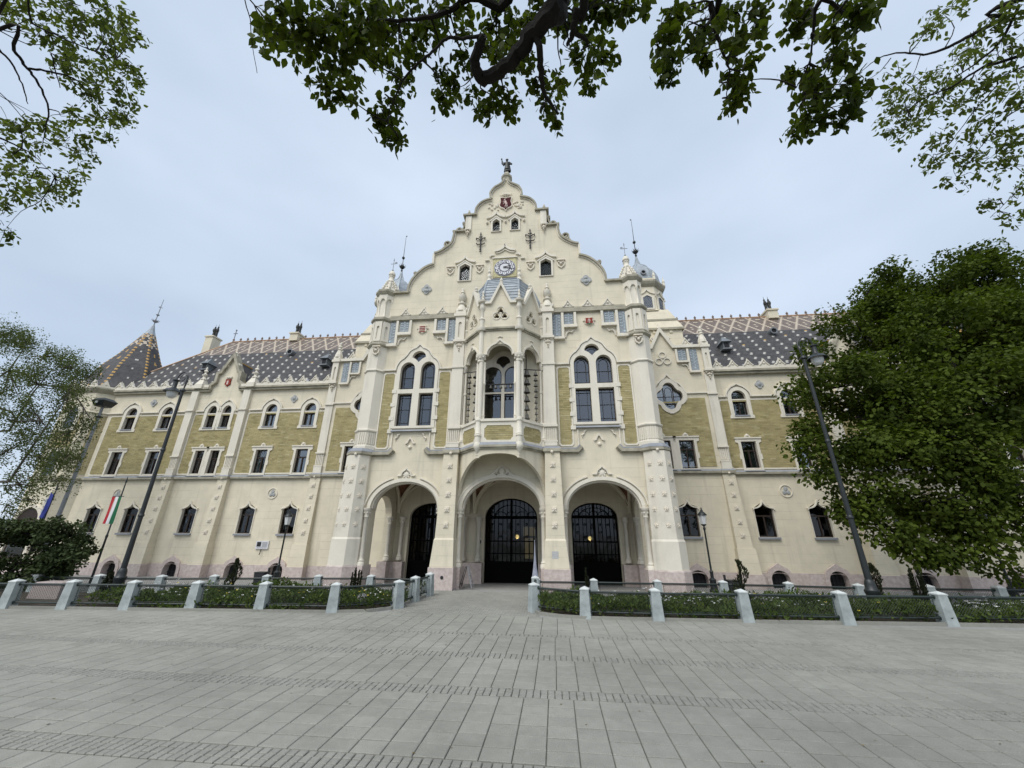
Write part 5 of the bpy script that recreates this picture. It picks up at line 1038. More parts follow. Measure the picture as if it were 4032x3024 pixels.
m_ = MB().tube([(9.0,7.5,14.47),(20.6,7.5,14.47)],.055,6)
m_.build('ridge_tile', TILE_R, rf); m_ = MB()
for i in range(21): x = 9.6+.55*i; m_.lathe([(.07,14.5),(.05,14.58),(.08,14.64),(.02,14.76)],x,7.5,6)
each(m_,'ridge_crocket',TILE_B,rf); MB().tube([(20.6,7.5,14.47),(25.0,3.9,9.5)],.05,6).build('hip_tile', TILE_R, rf)
MB().tube([(20.6,7.5,14.5),(20.6,7.5,15.4)],.03,5).tube([(20.45,7.5,15.15),(20.75,7.5,15.15)],.03,5).ball((20.6,7.5,15.42),.06,6,4).build('ridge_cross', ZINC, rf)
# gutters, snow hooks, skylight
m_ = MB().box(9.8,15.5,WY-.02,WY+.16,9.56,9.60).box(17.35,23.4,WY-.02,WY+.16,9.56,9.60); m_.build('gutter', ZINC, rf)
m_ = MB()
for i in range(7): x = 10.65+.737*i; m_.tube([(x,4.0,9.62),(x,3.98,9.76),(x,4.04,9.80)],.014,4)
each(m_,'snow_hook',IRON,rf)
sk = MB().add([WP(11.75,1,.05),WP(12.2,1,.05),WP(12.2,4.5,.05),WP(11.75,4.5,.05)],[(0,1,2,3)]).build('skylight', ZINC, rf)
# roof dormers: boxed hatches and round vents
def dorm(x, t, kind):
    y, z = E0[0]+(E1[0]-E0[0])*t, E0[1]+(E1[1]-E0[1])*t
    if kind == 'box':
        o = MB().box(x-.17,x+.17,y-.42,y+.15,z-.12,z+.26).add([(x-.27,y-.54,z+.26),(x+.27,y-.54,z+.26),(x+.27,y+.25,z+.26),(x-.27,y+.25,z+.26),(x-.02,y-.10,z+.72),(x+.02,y-.10,z+.72),(x-.22,y-.45,z+.36),(x+.22,y-.45,z+.36)],[(0,1,7,6),(6,7,5,4),(1,2,5,7),(0,6,4,3),(2,3,4,5),(0,1,2,3)]); o.hexa([(x-.26,y-.52,z-.18),(x+.26,y-.52,z-.18),(x+.26,y,z-.18),(x-.26,y,z-.18)],[(x-.2,y-.46,z-.10),(x+.2,y-.46,z-.10),(x+.2,y,z-.10),(x-.2,y,z-.10)]); o.ball((x,y-.1,z+.76),(.03,.03,.08),6,4)
        o = o.build('roof_dormer', LEADG, rf); MB().plate(rect(x-.12,x+.12,z-.06,z+.22),[],y-.435,y-.43).build('dormer_opening', DARK, o)
    else:
        o = MB().band(arc(x,z+.1,.17,.17,0,360,16)[:-1],-.03,.03,y-.28,y+.25,True).add([(x-.36,y-.08,z-.12),(x+.36,y-.08,z-.12),(x+.30,y+.05,z-.02),(x-.30,y+.05,z-.02)],[(0,1,2,3)]).build('roof_vent', LEADG, rf); MB().plate(arc(x,z+.1,.16,.16,0,360,16)[:-1],[],y-.2,y-.19).build('vent_opening', DARK, o)
LEADG = mat('lead_grey', (.16,.175,.185), .5, var=.2, vscale=6)
dorm(11.5,.36,'box'); dorm(19.35,.36,'box'); dorm(14.75,.62,'round')
# little roof behind the dormer gable
m_ = MB(); A = [(15.62,WY+.3,9.75),(17.22,WY+.3,9.75),(16.42,WY+.3,11.20)]; B_ = [(15.62,4.2,9.75),(17.22,4.2,9.75),(16.42,5.2,11.20)]
m_.add(A+B_,[(0,3,5,2),(1,2,5,4),(0,1,2),(0,1,4,3)]); o = m_.build('dormer_roof', TILE_D, rf); m_ = MB()
for k in (0,1): m_.tube([Vector(A[k])+Vector((0,0,.03)),Vector(A[2])+Vector((0,0,.03))],.045,5)
m_.tube([A[2],B_[2]],.05,5); m_.build('verge_tile', TILE_Y, o)
mirror(rf)
def chimney(x, y, z0, z1, w=.42):
    o = MB().box(x-w,x+w,y-.35,y+.35,z0,z1).box(x-w-.06,x+w+.06,y-.41,y+.41,z1,z1+.10).build('chimney', CREAM, TH)
    c = MB()
    H = z1+.1; g = 1.5
    for k in (-1,1): c.tube([(x+k*.13,y,H),(x+k*.10,y,H+.25*g),(x+k*.11,y,H+.42*g),(x+k*.12,y,H+.52*g)],[.075,.085,.105,.05],8); c.ball((x+k*.12,y,H+.56*g),(.055,.055,.09),8,5); c.tube([(x+k*.12,y,H+.6*g),(x+k*.12,y,H+.74*g)],[.018,.008],4); c.ball((x+k*.125,y-.05,H+.40*g),(.09,.08,.17),8,5)
    c.build('chimney_cowl', BRONZE, o, True); return o
mirror(chimney(15.75,7.5,14.2,14.72,.29)); chimney(-22.35,7.6,11.5,14.85,.29)
# ------------------------------------------------------------------ corner towers at the far ends of the wings
KX, KY = 24.95, 5.5
kt = MB().lathe([(2.42,-.35),(2.42,9.3)],KX,KY,8,pi/8).build('corner_tower', CREAM, TH)
m_ = MB().lathe([(2.44,9.2),(2.58,9.32),(2.66,9.42),(2.66,9.5)],KX,KY,8,pi/8).lathe([(2.44,4.30),(2.56,4.34),(2.56,4.43),(2.44,4.5)],KX,KY,8,pi/8); each(m_,'cornice',CROWN,kt)
MB().lathe([(2.62,9.5),(2.62,9.60),(2.45,9.60)],KX,KY,8,pi/8).lathe([(2.43,8.02),(2.52,8.05),(2.43,8.09)],KX,KY,8,pi/8).build('parapet', TRIM, kt); MB().lathe([(2.49,-.35),(2.49,.31)],KX,KY,8,pi/8).build('plinth', PLINTH, kt)
for k in range(4,7):      # facets turned to the square
    a = pi+ (k-2)*pi/4-pi/2 if False else -pi/2+(k-5)*pi/4; c, s = cos(a), sin(a); ap = 2.42*cos(pi/8); FK = lambda x,y,z: (KX+c*(ap-y)-s*x, KY+s*(ap-y)+c*x, z)
    MB().plate(chamf(-.62,.62,4.62,7.9),[],-.02,.03).xf(FK).build('brick_panel', YELLOW_FAR, kt)
    if k == 5:
        w = MB().plate([(-.5,6.95),(.5,6.95),(.5,8.0)]+arc(0,8.0,.5,.5,0,180,10)[1:-1]+[(-.5,8.0)],[[(-.3,7.1),(.3,7.1),(.3,8.0)]+arc(0,8.0,.3,.33,0,180,10)[1:-1]+[(-.3,8.0)]],-.07,.02).xf(FK).build('arched_window', TRIM, kt); MB().plate(rect(-.3,.3,7.1,8.3),[],-.03,-.025).xf(FK).build('pane', DGLASS, w)
        w = MB().plate(rect(-.55,.55,4.5,6.0),[rect(-.33,.33,4.55,5.82)],-.07,.02).xf(FK).build('square_window', TRIM, kt); MB().plate(rect(-.33,.33,4.55,5.82),[],-.03,-.025).xf(FK).build('pane', DGLASS, w)
        d = MB().band([(.62,0),(.62,2.3)]+arc(0,2.3,.62,.55,0,180,12)[1:-1]+[(-.62,2.3),(-.62,0)],-.02,-.2,-.10,.02).xf(FK).build('arched_door', RELIEF, kt); MB().plate([(-.62,-.1),(.62,-.1),(.62,2.3)]+arc(0,2.3,.62,.55,0,180,12)[1:-1]+[(-.62,2.3)],[],-.03,-.02).xf(FK).build('door_leaf', WOOD, d); MB().plate(rect(-.5,.5,.6,1.9),[],-.045,-.035).xf(FK).build('pane', GLASS, d)
    for x in (-.75,0,.75): gablet(x,9.56,9.98,.22,0,parent=kt).data.transform(Matrix()) if False else None
gl = MB()
for k in range(3,8):
    a = -pi/2+(k-5)*pi/4; c, s = cos(a), sin(a); ap = 2.55*cos(pi/8)
    for x in (-.68,0,.68):
        n0 = len(gl.v); gl.plate([(x-.22,9.58),(x+.22,9.58),(x+.06,9.86),(x,9.98),(x-.06,9.86)],[],-.05,.05); gl.ball((x,-.06,9.70),(.06,.04,.06),6,4); gl.v[n0:] = [(KX+c*(ap-y)-s*q, KY+s*(ap-y)+c*q, z) for q,y,z in gl.v[n0:]]
gl.build('gablet', TRIM, kt)
RP = [(2.45,9.5),(2.05,10.2),(1.60,11.4),(1.12,12.3),(.55,13.6),(.30,14.2)]
kr = MB().lathe([(r-.05,z) for r,z in RP],KX,KY,8,pi/8).build('corner_tower_roof', TILE_D, kt)
ct = MB(); nR = 40
def rad(t):
    z = 9.5+t*4.7
    for (r0,z0),(r1,z1) in zip(RP,RP[1:]):
        if z <= z1+1e-6: return r0+(r1-r0)*(z-z0)/(z1-z0), z
    return RP[-1]
for k in range(8):
    a0, a1 = pi/8+k*pi/4, pi/8+(k+1)*pi/4
    for r in range(nR):
        (ra,za),(rb,zb) = rad(r/nR), rad((r+1)/nR); n = max(5,int(ra*.765/.085)); 
        for c in range(n):
            f0, f1 = c/n, (c+.97)/n
            def pt(R,z,f,l): return (KX+(R+l)*((1-f)*cos(a0)+f*cos(a1)), KY+(R+l)*((1-f)*sin(a0)+f*sin(a1)), z)
            edge = c == 0 or c == n-1; mid = abs(c-n/2+.5)
            if r > nR-11: ct.cur = (4 if r % 2 else 2) if edge else (1 if ((c+r) % 5 == 0 or (c-r) % 5 == 0) else 0)
            elif edge: ct.cur = 4 if (r % 2 == 0) else 0
            elif (r % 6 == 2 and mid < .8) or (r % 6 in (1,3) and mid < .4 and k % 2): ct.cur = 4 if k % 2 else 3
            else: ct.cur = 0
            ct.add([pt(ra,za,f0,.016),pt(ra,za,f1,.016),pt(rb,zb+.01,f1,.0),pt(rb,zb+.01,f0,.0)],[(0,1,2,3)])
ct.build('roof_tile', TM, kr, kind='stuff')
m_ = MB().lathe([(.33,14.15),(.20,14.45),(.08,14.85),(.04,15.0)],KX,KY,8,pi/8); m_.build('roof_cap', DOME, kr)
m_ = MB().tube([(KX,KY,14.9),(KX,KY,17.0)],[.035,.015],5); m_.ball((KX,KY,15.25),(.16,.16,.10),8,5); m_.ball((KX,KY,15.75),(.10,.10,.06),8,5)
for k in range(8): a = k*pi/4; m_.tube([(KX+.12*cos(a),KY+.12*sin(a),15.24),(KX+.24*cos(a),KY+.24*sin(a),15.33)],[.03,.008],4)
m_.tube([(KX-.17,KY,16.3),(KX+.17,KY,16.42)],.02,4); m_.ball((KX+.1,KY,16.4),(.09,.03,.05),6,4); m_.build('spire_rod', ZINC, kr); mirror(kt)
# the street wings that run back from the corner towers
m_ = MB().box(22.5,26.6,7.4,30,-.35,9.3); o = m_.build('street_wing', CREAM, TH); MB().add([(22.4,7.4,9.3),(26.8,7.4,9.3),(26.8,30,9.3),(22.4,30,9.3),(24.6,7.4,12.5),(24.6,30,12.5)],[(0,1,4),(1,2,5,4),(3,0,4,5),(2,3,5)]).build('street_wing_roof', TILE_D, o); mirror(o)
MB().box(-9.2,9.2,4.3,11,-.35,10.0).add([(-9.2,3.9,10.4),(9.2,3.9,10.4),(9.2,11,10.4),(-9.2,11,10.4),(-1,6,14),(1,6,14)],[(0,1,5,4),(1,2,5),(2,3,4,5),(3,0,4)]).build('rear_block', CREAM, TH) if False else None
MB().add([(-5.6,.5,12.3),(5.6,.5,12.3),(0,.5,18.9),(-5.6,8,12.3),(5.6,8,12.3),(0,8,18.9)],[(0,2,5,3),(1,4,5,2),(3,5,4)]).xf(lambda x,y,z:(x*.8,y,12.0+(z-12.3)*.78)).build('gable_roof', TILE_D, TH)
# ------------------------------------------------------------------ bronze figure on the gable
stt = empty('statue', (0,.2,19.86), 'dark bronze robed figure raising a torch on the gable top', 'statue')
b = MB(); Z0 = 19.86
b.tube([(-.06,.2,Z0),(-.07,.2,Z0+.20),(-.06,.2,Z0+.40)],[.045,.055,.075],8); b.tube([(.07,.2,Z0),(.06,.19,Z0+.20),(.05,.2,Z0+.40)],[.04,.055,.075],8)
b.lathe([(.16,.30),(.15,.42),(.12,.58),(.115,.66),(.13,.78),(.12,.83),(.05,.88),(.045,.93)],0,0,12,sy=.75); n0 = 0
b.v = [v if i < 48 else (v[0]+.01, v[1]+.2, v[2]+Z0) for i,v in enumerate(b.v)]
b.ball((0,.18,Z0+1.0),(.062,.07,.085),10,7); b.ball((-.03,.2,Z0+1.06),(.05,.05,.05),8,5); b.ball((.04,.2,Z0+1.06),(.045,.05,.04),8,5)
b.tube([(-.10,.2,Z0+.80),(-.20,.2,Z0+.72),(-.26,.2,Z0+.78),(-.27,.2,Z0+.95),(-.28,.2,Z0+1.05)],[.06,.05,.042,.034,.028],8); b.tube([(.11,.2,Z0+.82),(.22,.2,Z0+.72),(.26,.17,Z0+.67),(.14,.12,Z0+.61)],[.06,.055,.05,.035],8)
st_b = b.build('figure', BRONZE, stt, True); st_b.location = (0,-.2,-19.86)
d = MB().lathe([(.19,.18),(.20,.24),(.15,.55),(.10,.80)],0,0,10,cap=False,sy=.6).xf(lambda x,y,z:(x+.03,y+.03,z)); d.tube([(-.14,.0,.80),(-.18,.0,.68),(-.17,.0,.60)],[.07,.06,.02],6); d.build('cloak', BRONZE, stt, True)
MB().tube([(-.25,0,.86),(-.29,0,1.08)],[.015,.02],6).ball((-.295,0,1.13),(.045,.045,.06),7,5).tube([(-.24,0,.95),(-.15,0,.80)],.012,5).build('torch', BRONZE, stt)
# ------------------------------------------------------------------ ground
def at(px, py, dist):
    """world point seen at a place of the 2212 px wide photograph, 'dist' metres from where it was taken"""
    d = (RT*((px*1.82278-2016)/1518)+UP*(-(py*1.82278-1512)/1518)+FW).normalized(); return CAM_LOC+d*dist
def aty(px, py, Y):
    d = RT*((px*1.82278-2016)/1518)+UP*(-(py*1.82278-1512)/1518)+FW; return CAM_LOC+d*((Y-CAM_LOC.y)/d.y)
MB().box(-400,400,-400,400,-.5,-.37).build('ground', ASPH, None, kind='structure')
fc = MB().add([(-40,-4.9,-.014),(40,-4.9,-.014),(40,-1.0,-.014),(-40,-1.0,-.014),(-40,3.9,-.27),(40,3.9,-.27),(40,4.2,-.28),(-40,4.2,-.28),(-5.6,8,-.28),(5.6,8,-.28)],[(0,1,2,3),(3,2,5,4),(4,5,6,7)]).build('forecourt', ASPH, None, kind='structure')
MB().add([(-5.6,3.4,-.235),(5.6,3.4,-.235),(5.6,7.2,-.235),(-5.6,7.2,-.235)],[(0,1,2,3)]).build('hall_floor', ASPH, fc)
plaza = MB().box(-60,60,-45,-4.85,-.09,-.016).build('plaza', JOINT, None, kind='structure')
SECT = [(-13.4,-11.16,.30,9),(-10.86,-9.47,.288,6),(-9.20,-8.01,.272,5),(-7.74,-6.61,.26,5),(-6.45,-4.78,.325,7)]   # y0, y1, slab width, rows
BAND = [(-11.15,-10.87,3),(-9.46,-9.21,3),(-8.0,-7.75,3),(-6.60,-6.46,2)]
def chip(w, d, e=.006): return MB().add([(-w/2,-d/2,-.03),(w/2,-d/2,-.03),(w/2,d/2,-.03),(-w/2,d/2,-.03),(-w/2,-d/2,-e),(w/2,-d/2,-e),(w/2,d/2,-e),(-w/2,d/2,-e),(-w/2+e,-d/2+e,0),(w/2-e,-d/2+e,0),(w/2-e,d/2-e,0),(-w/2+e,d/2-e,0)],[(0,1,5,4),(1,2,6,5),(2,3,7,6),(3,0,4,7),(4,5,9,8),(5,6,10,9),(6,7,11,10),(7,4,8,11),(8,9,10,11)])
def inview(p):
    v = p-CAM_LOC; z = v.dot(FW)
    return z > .3 and abs(v.dot(RT)/z) < 1.36 and -1.03 < v.dot(UP)/z < 1.02
rg = random.Random(11)
def lay(cells, name, mt):
    cells.sort(key=lambda c: (0 if inview(Vector((c[0],c[1],0))) else 1, (Vector((c[0],c[1],0))-CAM_LOC).length))
    cache = {}; rest = MB()
    for i,(x,y,w,d) in enumerate(cells):
        z = rg.uniform(-.002,.0015)
        if i < 300:
            k = (round(w,4),round(d,4))
            if k not in cache: cache[k] = chip(w,d).mesh(name, mt)
            link(name, cache[k], plaza, (x,y,z))
        else:
            q = chip(w,d); rest.add([(a+x,b+y,c+z) for a,b,c in q.v], q.f)
    rest.build(name+'_field', mt, plaza, kind='stuff')
cells = []; sett = []
for y0,y1,w,n in SECT:
    d = (y1-y0)/n; x0 = -13.0 if y1 < -7 else -19.0; x1 = -x0+3; k = 0; x = x0+rg.random()*w
    while x < x1:
        for r in range(n):
            cells.append((x+w/2, y0+d*(r+.5), w-.008, d-(.012 if (r+int(x*3)) % 3 else .016)))
        x += w
for y0,y1,n in BAND:
    d = (y1-y0)/n; x0 = -9.0 if y1 < -7 else -15.0
    for r in range(n):
        x = x0
        while x < -x0+3: w = .086; sett.append((x+w/2+rg.uniform(-.003,.003),y0+d*(r+.5),w-.009,d-.009)); x += w
lay(cells,'paving_slab',SLAB); lay(sett,'sett',SETT)
ps = MB()      # fine clinker setts of the entrance path
for r in range(52):
    y = -4.78+.075*r
    for c in range(24):
        x = -2.05+.15*c+.075*(r % 2); q = chip(.143,.068,.004); z = -.0-rg.random()*.003; ps.add([(a+x,b+y,e+z) for a,b,e in q.v], q.f)
ps.build('path_sett_field', SETT, fc, kind='stuff')
# ------------------------------------------------------------------ garden beds behind low fences
BEDL = [(-22,-6.2),(-13.2,-5.66),(-8.5,-5.36),(-3.4,-5.0),(-2.6,-4.78),(-2.2,-4.35),(-2.02,-3.2),(-1.96,-2.2),(-3.9,-2.15),(-8.6,-2.9),(-22,-3.4)]
BEDR = [(1.36,-2.5),(1.34,-4.1),(1.55,-4.5),(2.1,-4.78),(2.7,-4.88),(6.1,-4.78),(10.4,-4.5),(22,-3.9),(22,-2.4),(10,-2.65),(3.0,-2.5)]
def sheet(P, z0, z1):
    return MB().plate(P,[],0,1).xf(lambda x,y,z:(x,z,z0+(z1-z0)*(1-y)))
for P, n_ in ((BEDL,'left'),(BEDR,'right')):
    b = sheet(P,-.03,.035).build('flower_bed', SOIL, None, kind='structure')
    k = MB(); Q = P+[P[0]]; k.xf(lambda *a: a)
    pts = [Vector((x,y,0)) for x,y in Q]; kk = MB()
    kk.band([(p.x,p.y) for p in pts[:-1]],-.03,.03,-.055,.03,True); kk.xf(lambda x,y,z:(x,z,-y)); kk.build('kerb', SLAB, b)
POSTM = MB().add([(-.128,-.128,-.05),(.128,-.128,-.05),(.128,.128,-.05),(-.128,.128,-.05),(-.098,-.098,.58),(.098,-.098,.58),(.098,.098,.58),(-.098,.098,.58)],[(0,3,2,1),(4,5,6,7),(0,1,5,4),(1,2,6,5),(2,3,7,6),(3,0,4,7)]).mesh('post', CONC)
CAPM = MB().add([(-.106,-.106,.575),(.106,-.106,.575),(.106,.106,.575),(-.106,.106,.575),(-.106,-.106,.60),(.106,-.106,.60),(.106,.106,.60),(-.106,.106,.60),(0,0,.65)],[(0,3,2,1),(0,1,5,4),(1,2,6,5),(2,3,7,6),(3,0,4,7),(4,5,8),(5,6,8),(6,7,8),(7,4,8)]).mesh('post_cap', CONCW)
def fence(name, pts, label, dz=0.0, sc=1.0):
    f = empty(name,(pts[0][0],pts[0][1],dz),label,'fence','garden fences'); o0 = Vector((pts[0][0],pts[0][1],dz))
    for i,(x,y) in enumerate(pts):
        rz = atan2(pts[min(i+1,len(pts)-1)][1]-pts[max(i-1,0)][1], pts[min(i+1,len(pts)-1)][0]-pts[max(i-1,0)][0])
        p = link('post', POSTM, f, (x-o0.x,y-o0.y,0)); p.rotation_euler.z = rz; p.scale = (sc,sc,sc); link('post_cap', CAPM, p)
    for (x0,y0),(x1,y1) in zip(pts,pts[1:]):
        A, B = Vector((x0,y0,0))-Vector((o0.x,o0.y,0)), Vector((x1,y1,0))-Vector((o0.x,o0.y,0)); t = (B-A).normalized(); L_ = (B-A).length; a = A+t*.10; b = B-t*.10; U = Vector((0,0,sc))
        for z,r in ((.53,.025),(.125,.021)):
            m = MB().tube([a+U*z,b+U*z],r*sc,6); m.ball(a+U*z+t*.02,.038*sc,6,4); m.ball(b+U*z-t*.02,.038*sc,6,4); m.build('rail', FENCE, f, True)
        m = MB(); c, d = a+t*.06, b-t*.06; W_ = (d-c).length; z0, z1 = .165*sc, .495*sc; H = z1-z0; s = .062*sc
        for i in range(int((W_+H)/s)+1):
            for sg in (1,-1):
                u0 = i*s-(H if sg > 0 else 0); u1 = u0+sg*H if sg > 0 else u0-H
                lo, hi = max(0,min(u0,u1)), min(W_,max(u0,u1))
                if hi-lo < .01: continue
                za = z0+(lo-u0)*sg if sg > 0 else z0+(u0-lo); zb = z0+(hi-u0)*sg if sg > 0 else z0+(u0-hi)
                m.tube([c+t*lo+Vector((0,0,za)),c+t*hi+Vector((0,0,zb))],.0032,3,False)
        m.build('wire_mesh', FENCE, f, kind='stuff')
        m = MB(); P = [c+Vector((0,0,z0)),c+Vector((0,0,z1)),d+Vector((0,0,z1)),d+Vector((0,0,z0)),c+Vector((0,0,z0))]
        for q in zip(P,P[1:]): m.tube(q,.007,4)
        m.build('panel_frame', FENCE, f)
fence('garden_fence',[(-16.6,-5.85),(-14.9,-5.74),(-13.2,-5.62),(-11.55,-5.51),(-10.05,-5.40),(-8.5,-5.27),(-6.9,-5.12),(-5.17,-5.02),(-3.40,-4.91),(-2.09,-4.17),(-2.01,-3.16),(-1.92,-2.08)],'low garden fence with pale concrete posts curving in left of the entrance path')
fence('garden_fence',[(1.36,-2.6),(1.41,-4.2),(2.62,-4.77),(4.19,-4.80),(6.11,-4.70),(8.20,-4.62),(10.36,-4.42),(12.7,-4.25),(15.0,-4.1)],'low garden fence with pale concrete posts right of the entrance path, nearest the plaza')
fence('garden_fence',[(-1.98,-2.15),(-3.85,-1.98),(-5.45,-2.25),(-7.0,-2.5),(-8.55,-2.75),(-10.0,-3.1),(-12.0,-3.2),(-14,-3.3)],'back garden fence behind the left flower bed, seen over the front one',-.08,.97)
fence('garden_fence',[(1.40,-2.55),(3.03,-2.45),(4.80,-2.45),(6.60,-2.36),(8.30,-2.40),(9.97,-2.56),(11.7,-2.5),(13.4,-2.45),(15.2,-2.4)],'back garden fence behind the right flower bed, seen over the front one',-.02,.95)
# ------------------------------------------------------------------ leaves
LEAFV = np.array([(0,0,0),(-.30,.28,-.05),(-.27,.58,-.06),(0,1,-.10),(.27,.58,-.06),(.30,.28,-.05)]); LEAFF = [(0,1,2,3),(0,3,4,5)]
def frames(d, n):
    d = d/np.linalg.norm(d,axis=1,keepdims=True); n = n-d*np.sum(n*d,axis=1,keepdims=True); n /= np.linalg.norm(n,axis=1,keepdims=True)+1e-9; return np.cross(d,n), d, n
def leaves_mesh(name, pos, d, n, ln, wd, mt):
    x, y, z = frames(d,n); N = len(pos); V = LEAFV[None]*np.stack([ln*wd,ln,ln],1)[:,None,:]
    P = pos[:,None,:]+V[:,:,0:1]*x[:,None,:]+V[:,:,1:2]*y[:,None,:]+V[:,:,2:3]*z[:,None,:]
    me = bpy.data.meshes.new(name); me.vertices.add(N*6); me.vertices.foreach_set('co', P.astype(np.float32).ravel())
    F = (np.array(LEAFF)[None]+6*np.arange(N)[:,None,None]).reshape(-1,4); me.loops.add(F.size); me.loops.foreach_set('vertex_index', F.astype(np.int32).ravel())
    me.polygons.add(len(F)); me.polygons.foreach_set('loop_start', np.arange(0,F.size,4,dtype=np.int32)); me.polygons.foreach_set('loop_total', np.full(len(F),4,np.int32)); me.materials.append(mt); me.update(calc_edges=True); return me
def rnd(n): v = RNG.normal(size=(n,3)); return v/np.linalg.norm(v,axis=1,keepdims=True)
BARK = mat('dark_bark', (.014,.012,.010), .95, var=.35, vscale=9, bump=1.0, bscale=14)
BARKL = mat('grey_bark', (.10,.09,.075), .95, var=.4, vscale=7, bump=.8, bscale=12)
LIME = leaf_mat('lime_leaf', (.024,.038,.006), (.080,.105,.014), .40, 1.6)
LIMEY = leaf_mat('backlit_leaf', (.055,.075,.022), (.135,.165,.05), .5, 1.3)  # paler grey-green, sky light through the leaves put into the colour
LINDEN = leaf_mat('linden_leaf', (.030,.047,.008), (.098,.132,.018), .32, 1.1)
BIRCH = leaf_mat('birch_leaf', (.055,.070,.035), (.125,.15,.072), .45)
EVER = leaf_mat('evergreen_leaf', (.022,.034,.013), (.065,.088,.034), .12, 1.2)
THUJA = leaf_mat('thuja_spray', (.012,.016,.008), (.035,.042,.018), .10, 2.0)
BEDG = leaf_mat('bed_leaf', (.035,.055,.014), (.105,.145,.038), .25, 1.5)
PETW = mat('white_petal', (.75,.75,.72), .7); PETY = mat('yellow_petal', (.70,.55,.06), .7)
def hang(name, limbs, blobs, dist, leaf, cov, tree, mt, nobj=0, droop=.7, bark=BARK, wid=.62, twr=.009):
    """limbs: polylines (px,py,dist,radius); blobs: (px,py,rx,ry); grows twigs into every blob and hangs leaves on them"""
    base = Vector(tree.location); lm = []; nodes = []
    for Lb in limbs:
        P = [at(a,b,c) if not isinstance(a,Vector) else a for a,b,c,r in Lb]; R = [q[3] for q in Lb]
        S_ = smoothpath([(*p,r) for p,r in zip(P,R)],5); S_ = [(Vector(s[:3])+Vector(RNG.normal(0,min(.012,.10*abs(s[3])+.002),3)),max(s[3],.0025)) for s in S_]
        o = MB().tube([s[0]-base for s in S_],[s[1] for s in S_],8).build('limb', bark, tree, True); nodes += [s[0] for s in S_]
    tw = MB(); pos, dr, nr, ln = [], [], [], []
    for (px,py,rx,ry,*dd) in blobs:
        D = dd[0] if dd else dist*RNG.uniform(.92,1.12); c = at(px,py,D); sx, sz = .84*rx*1.82278/1518*D, .80*ry*1.82278/1518*D; sd_ = min(.75,.55*(sx+sz))
        near = min(nodes,key=lambda q:(q-c).length); mid = near.lerp(c,.5)+Vector(RNG.normal(0,.05,3)); pp = smoothpath([tuple(near-base),tuple(near.lerp(c,.33)+Vector(RNG.normal(0,.035,3))-base),tuple(near.lerp(c,.66)+Vector(RNG.normal(0,.045,3))-base),tuple(c-base)],3); tw.tube(pp,[twr*(1-.8*i/9) for i in range(len(pp))],5)
        lp = leaf*1518/1.82278/D; N = int(cov*((1.25 if py < 125 else 1.0) if px < 1350 or mt is not LIME else .8)*pi*rx*ry/(lp*lp*.30)); nt_ = max(5,N//11)
        for k in range(nt_):
            v = rnd(1)[0]*RNG.uniform(.15,1.0)**.5; q = c+RT*(v[0]*sx)+UP*(v[1]*sz)+FW*(v[2]*sd_)
            st = c.lerp(q,.25)+Vector((0,0,.05)); m_ = st.lerp(q,.6)+Vector((0,0,.04)); en = q+Vector((0,0,-.05*droop)); tw.tube([st-base,m_-base,en-base],[.0042,.003,.0015],3,False)
            for j in range(11):
                t = RNG.uniform(.3,1.05); p = st.lerp(en,t)+Vector(RNG.normal(0,leaf*.42,3)); dv = rnd(1)[0]*.8+np.array((0,0,-droop)); pos.append(p-base); dr.append(dv); nr.append(rnd(1)[0]+np.array((0,0,.8))); ln.append(leaf*RNG.uniform(.55,1.15))
    tw.build('twig', bark, tree, kind='stuff')
    pos, dr, nr, ln = np.array(pos), np.array(dr), np.array(nr), np.array(ln)
    if nobj:
        dd = np.linalg.norm(pos+np.array(base)-np.array(CAM_LOC),axis=1)/ln; idx = np.argsort(dd)[:nobj]
        lm = leaves_mesh('leaf', np.zeros((1,3)), np.array([(0,1.,0)]), np.array([(0,0,1.)]), np.array([1.]), np.array([wid/.6]), mt)
        x,y,z = frames(dr[idx],nr[idx])
        for i,a,b,c in zip(idx,x,y,z):
            o = link('leaf', lm, tree); o.matrix_local = Matrix(((a[0]*ln[i],b[0]*ln[i],c[0]*ln[i],pos[i][0]),(a[1]*ln[i],b[1]*ln[i],c[1]*ln[i],pos[i][1]),(a[2]*ln[i],b[2]*ln[i],c[2]*ln[i],pos[i][2]),(0,0,0,1)))
        k = np.ones(len(pos),bool); k[idx] = False; pos, dr, nr, ln = pos[k], dr[k], nr[k], ln[k]
    link('foliage', leaves_mesh('foliage',pos,dr,nr,ln,np.full(len(pos),wid/.6),mt), tree, kind='stuff')
def trunk(tree, pts, rad, bark):
    b = Vector(tree.location); MB().tube([Vector(p)-b for p in pts],rad,10).build('trunk', bark, tree, True)
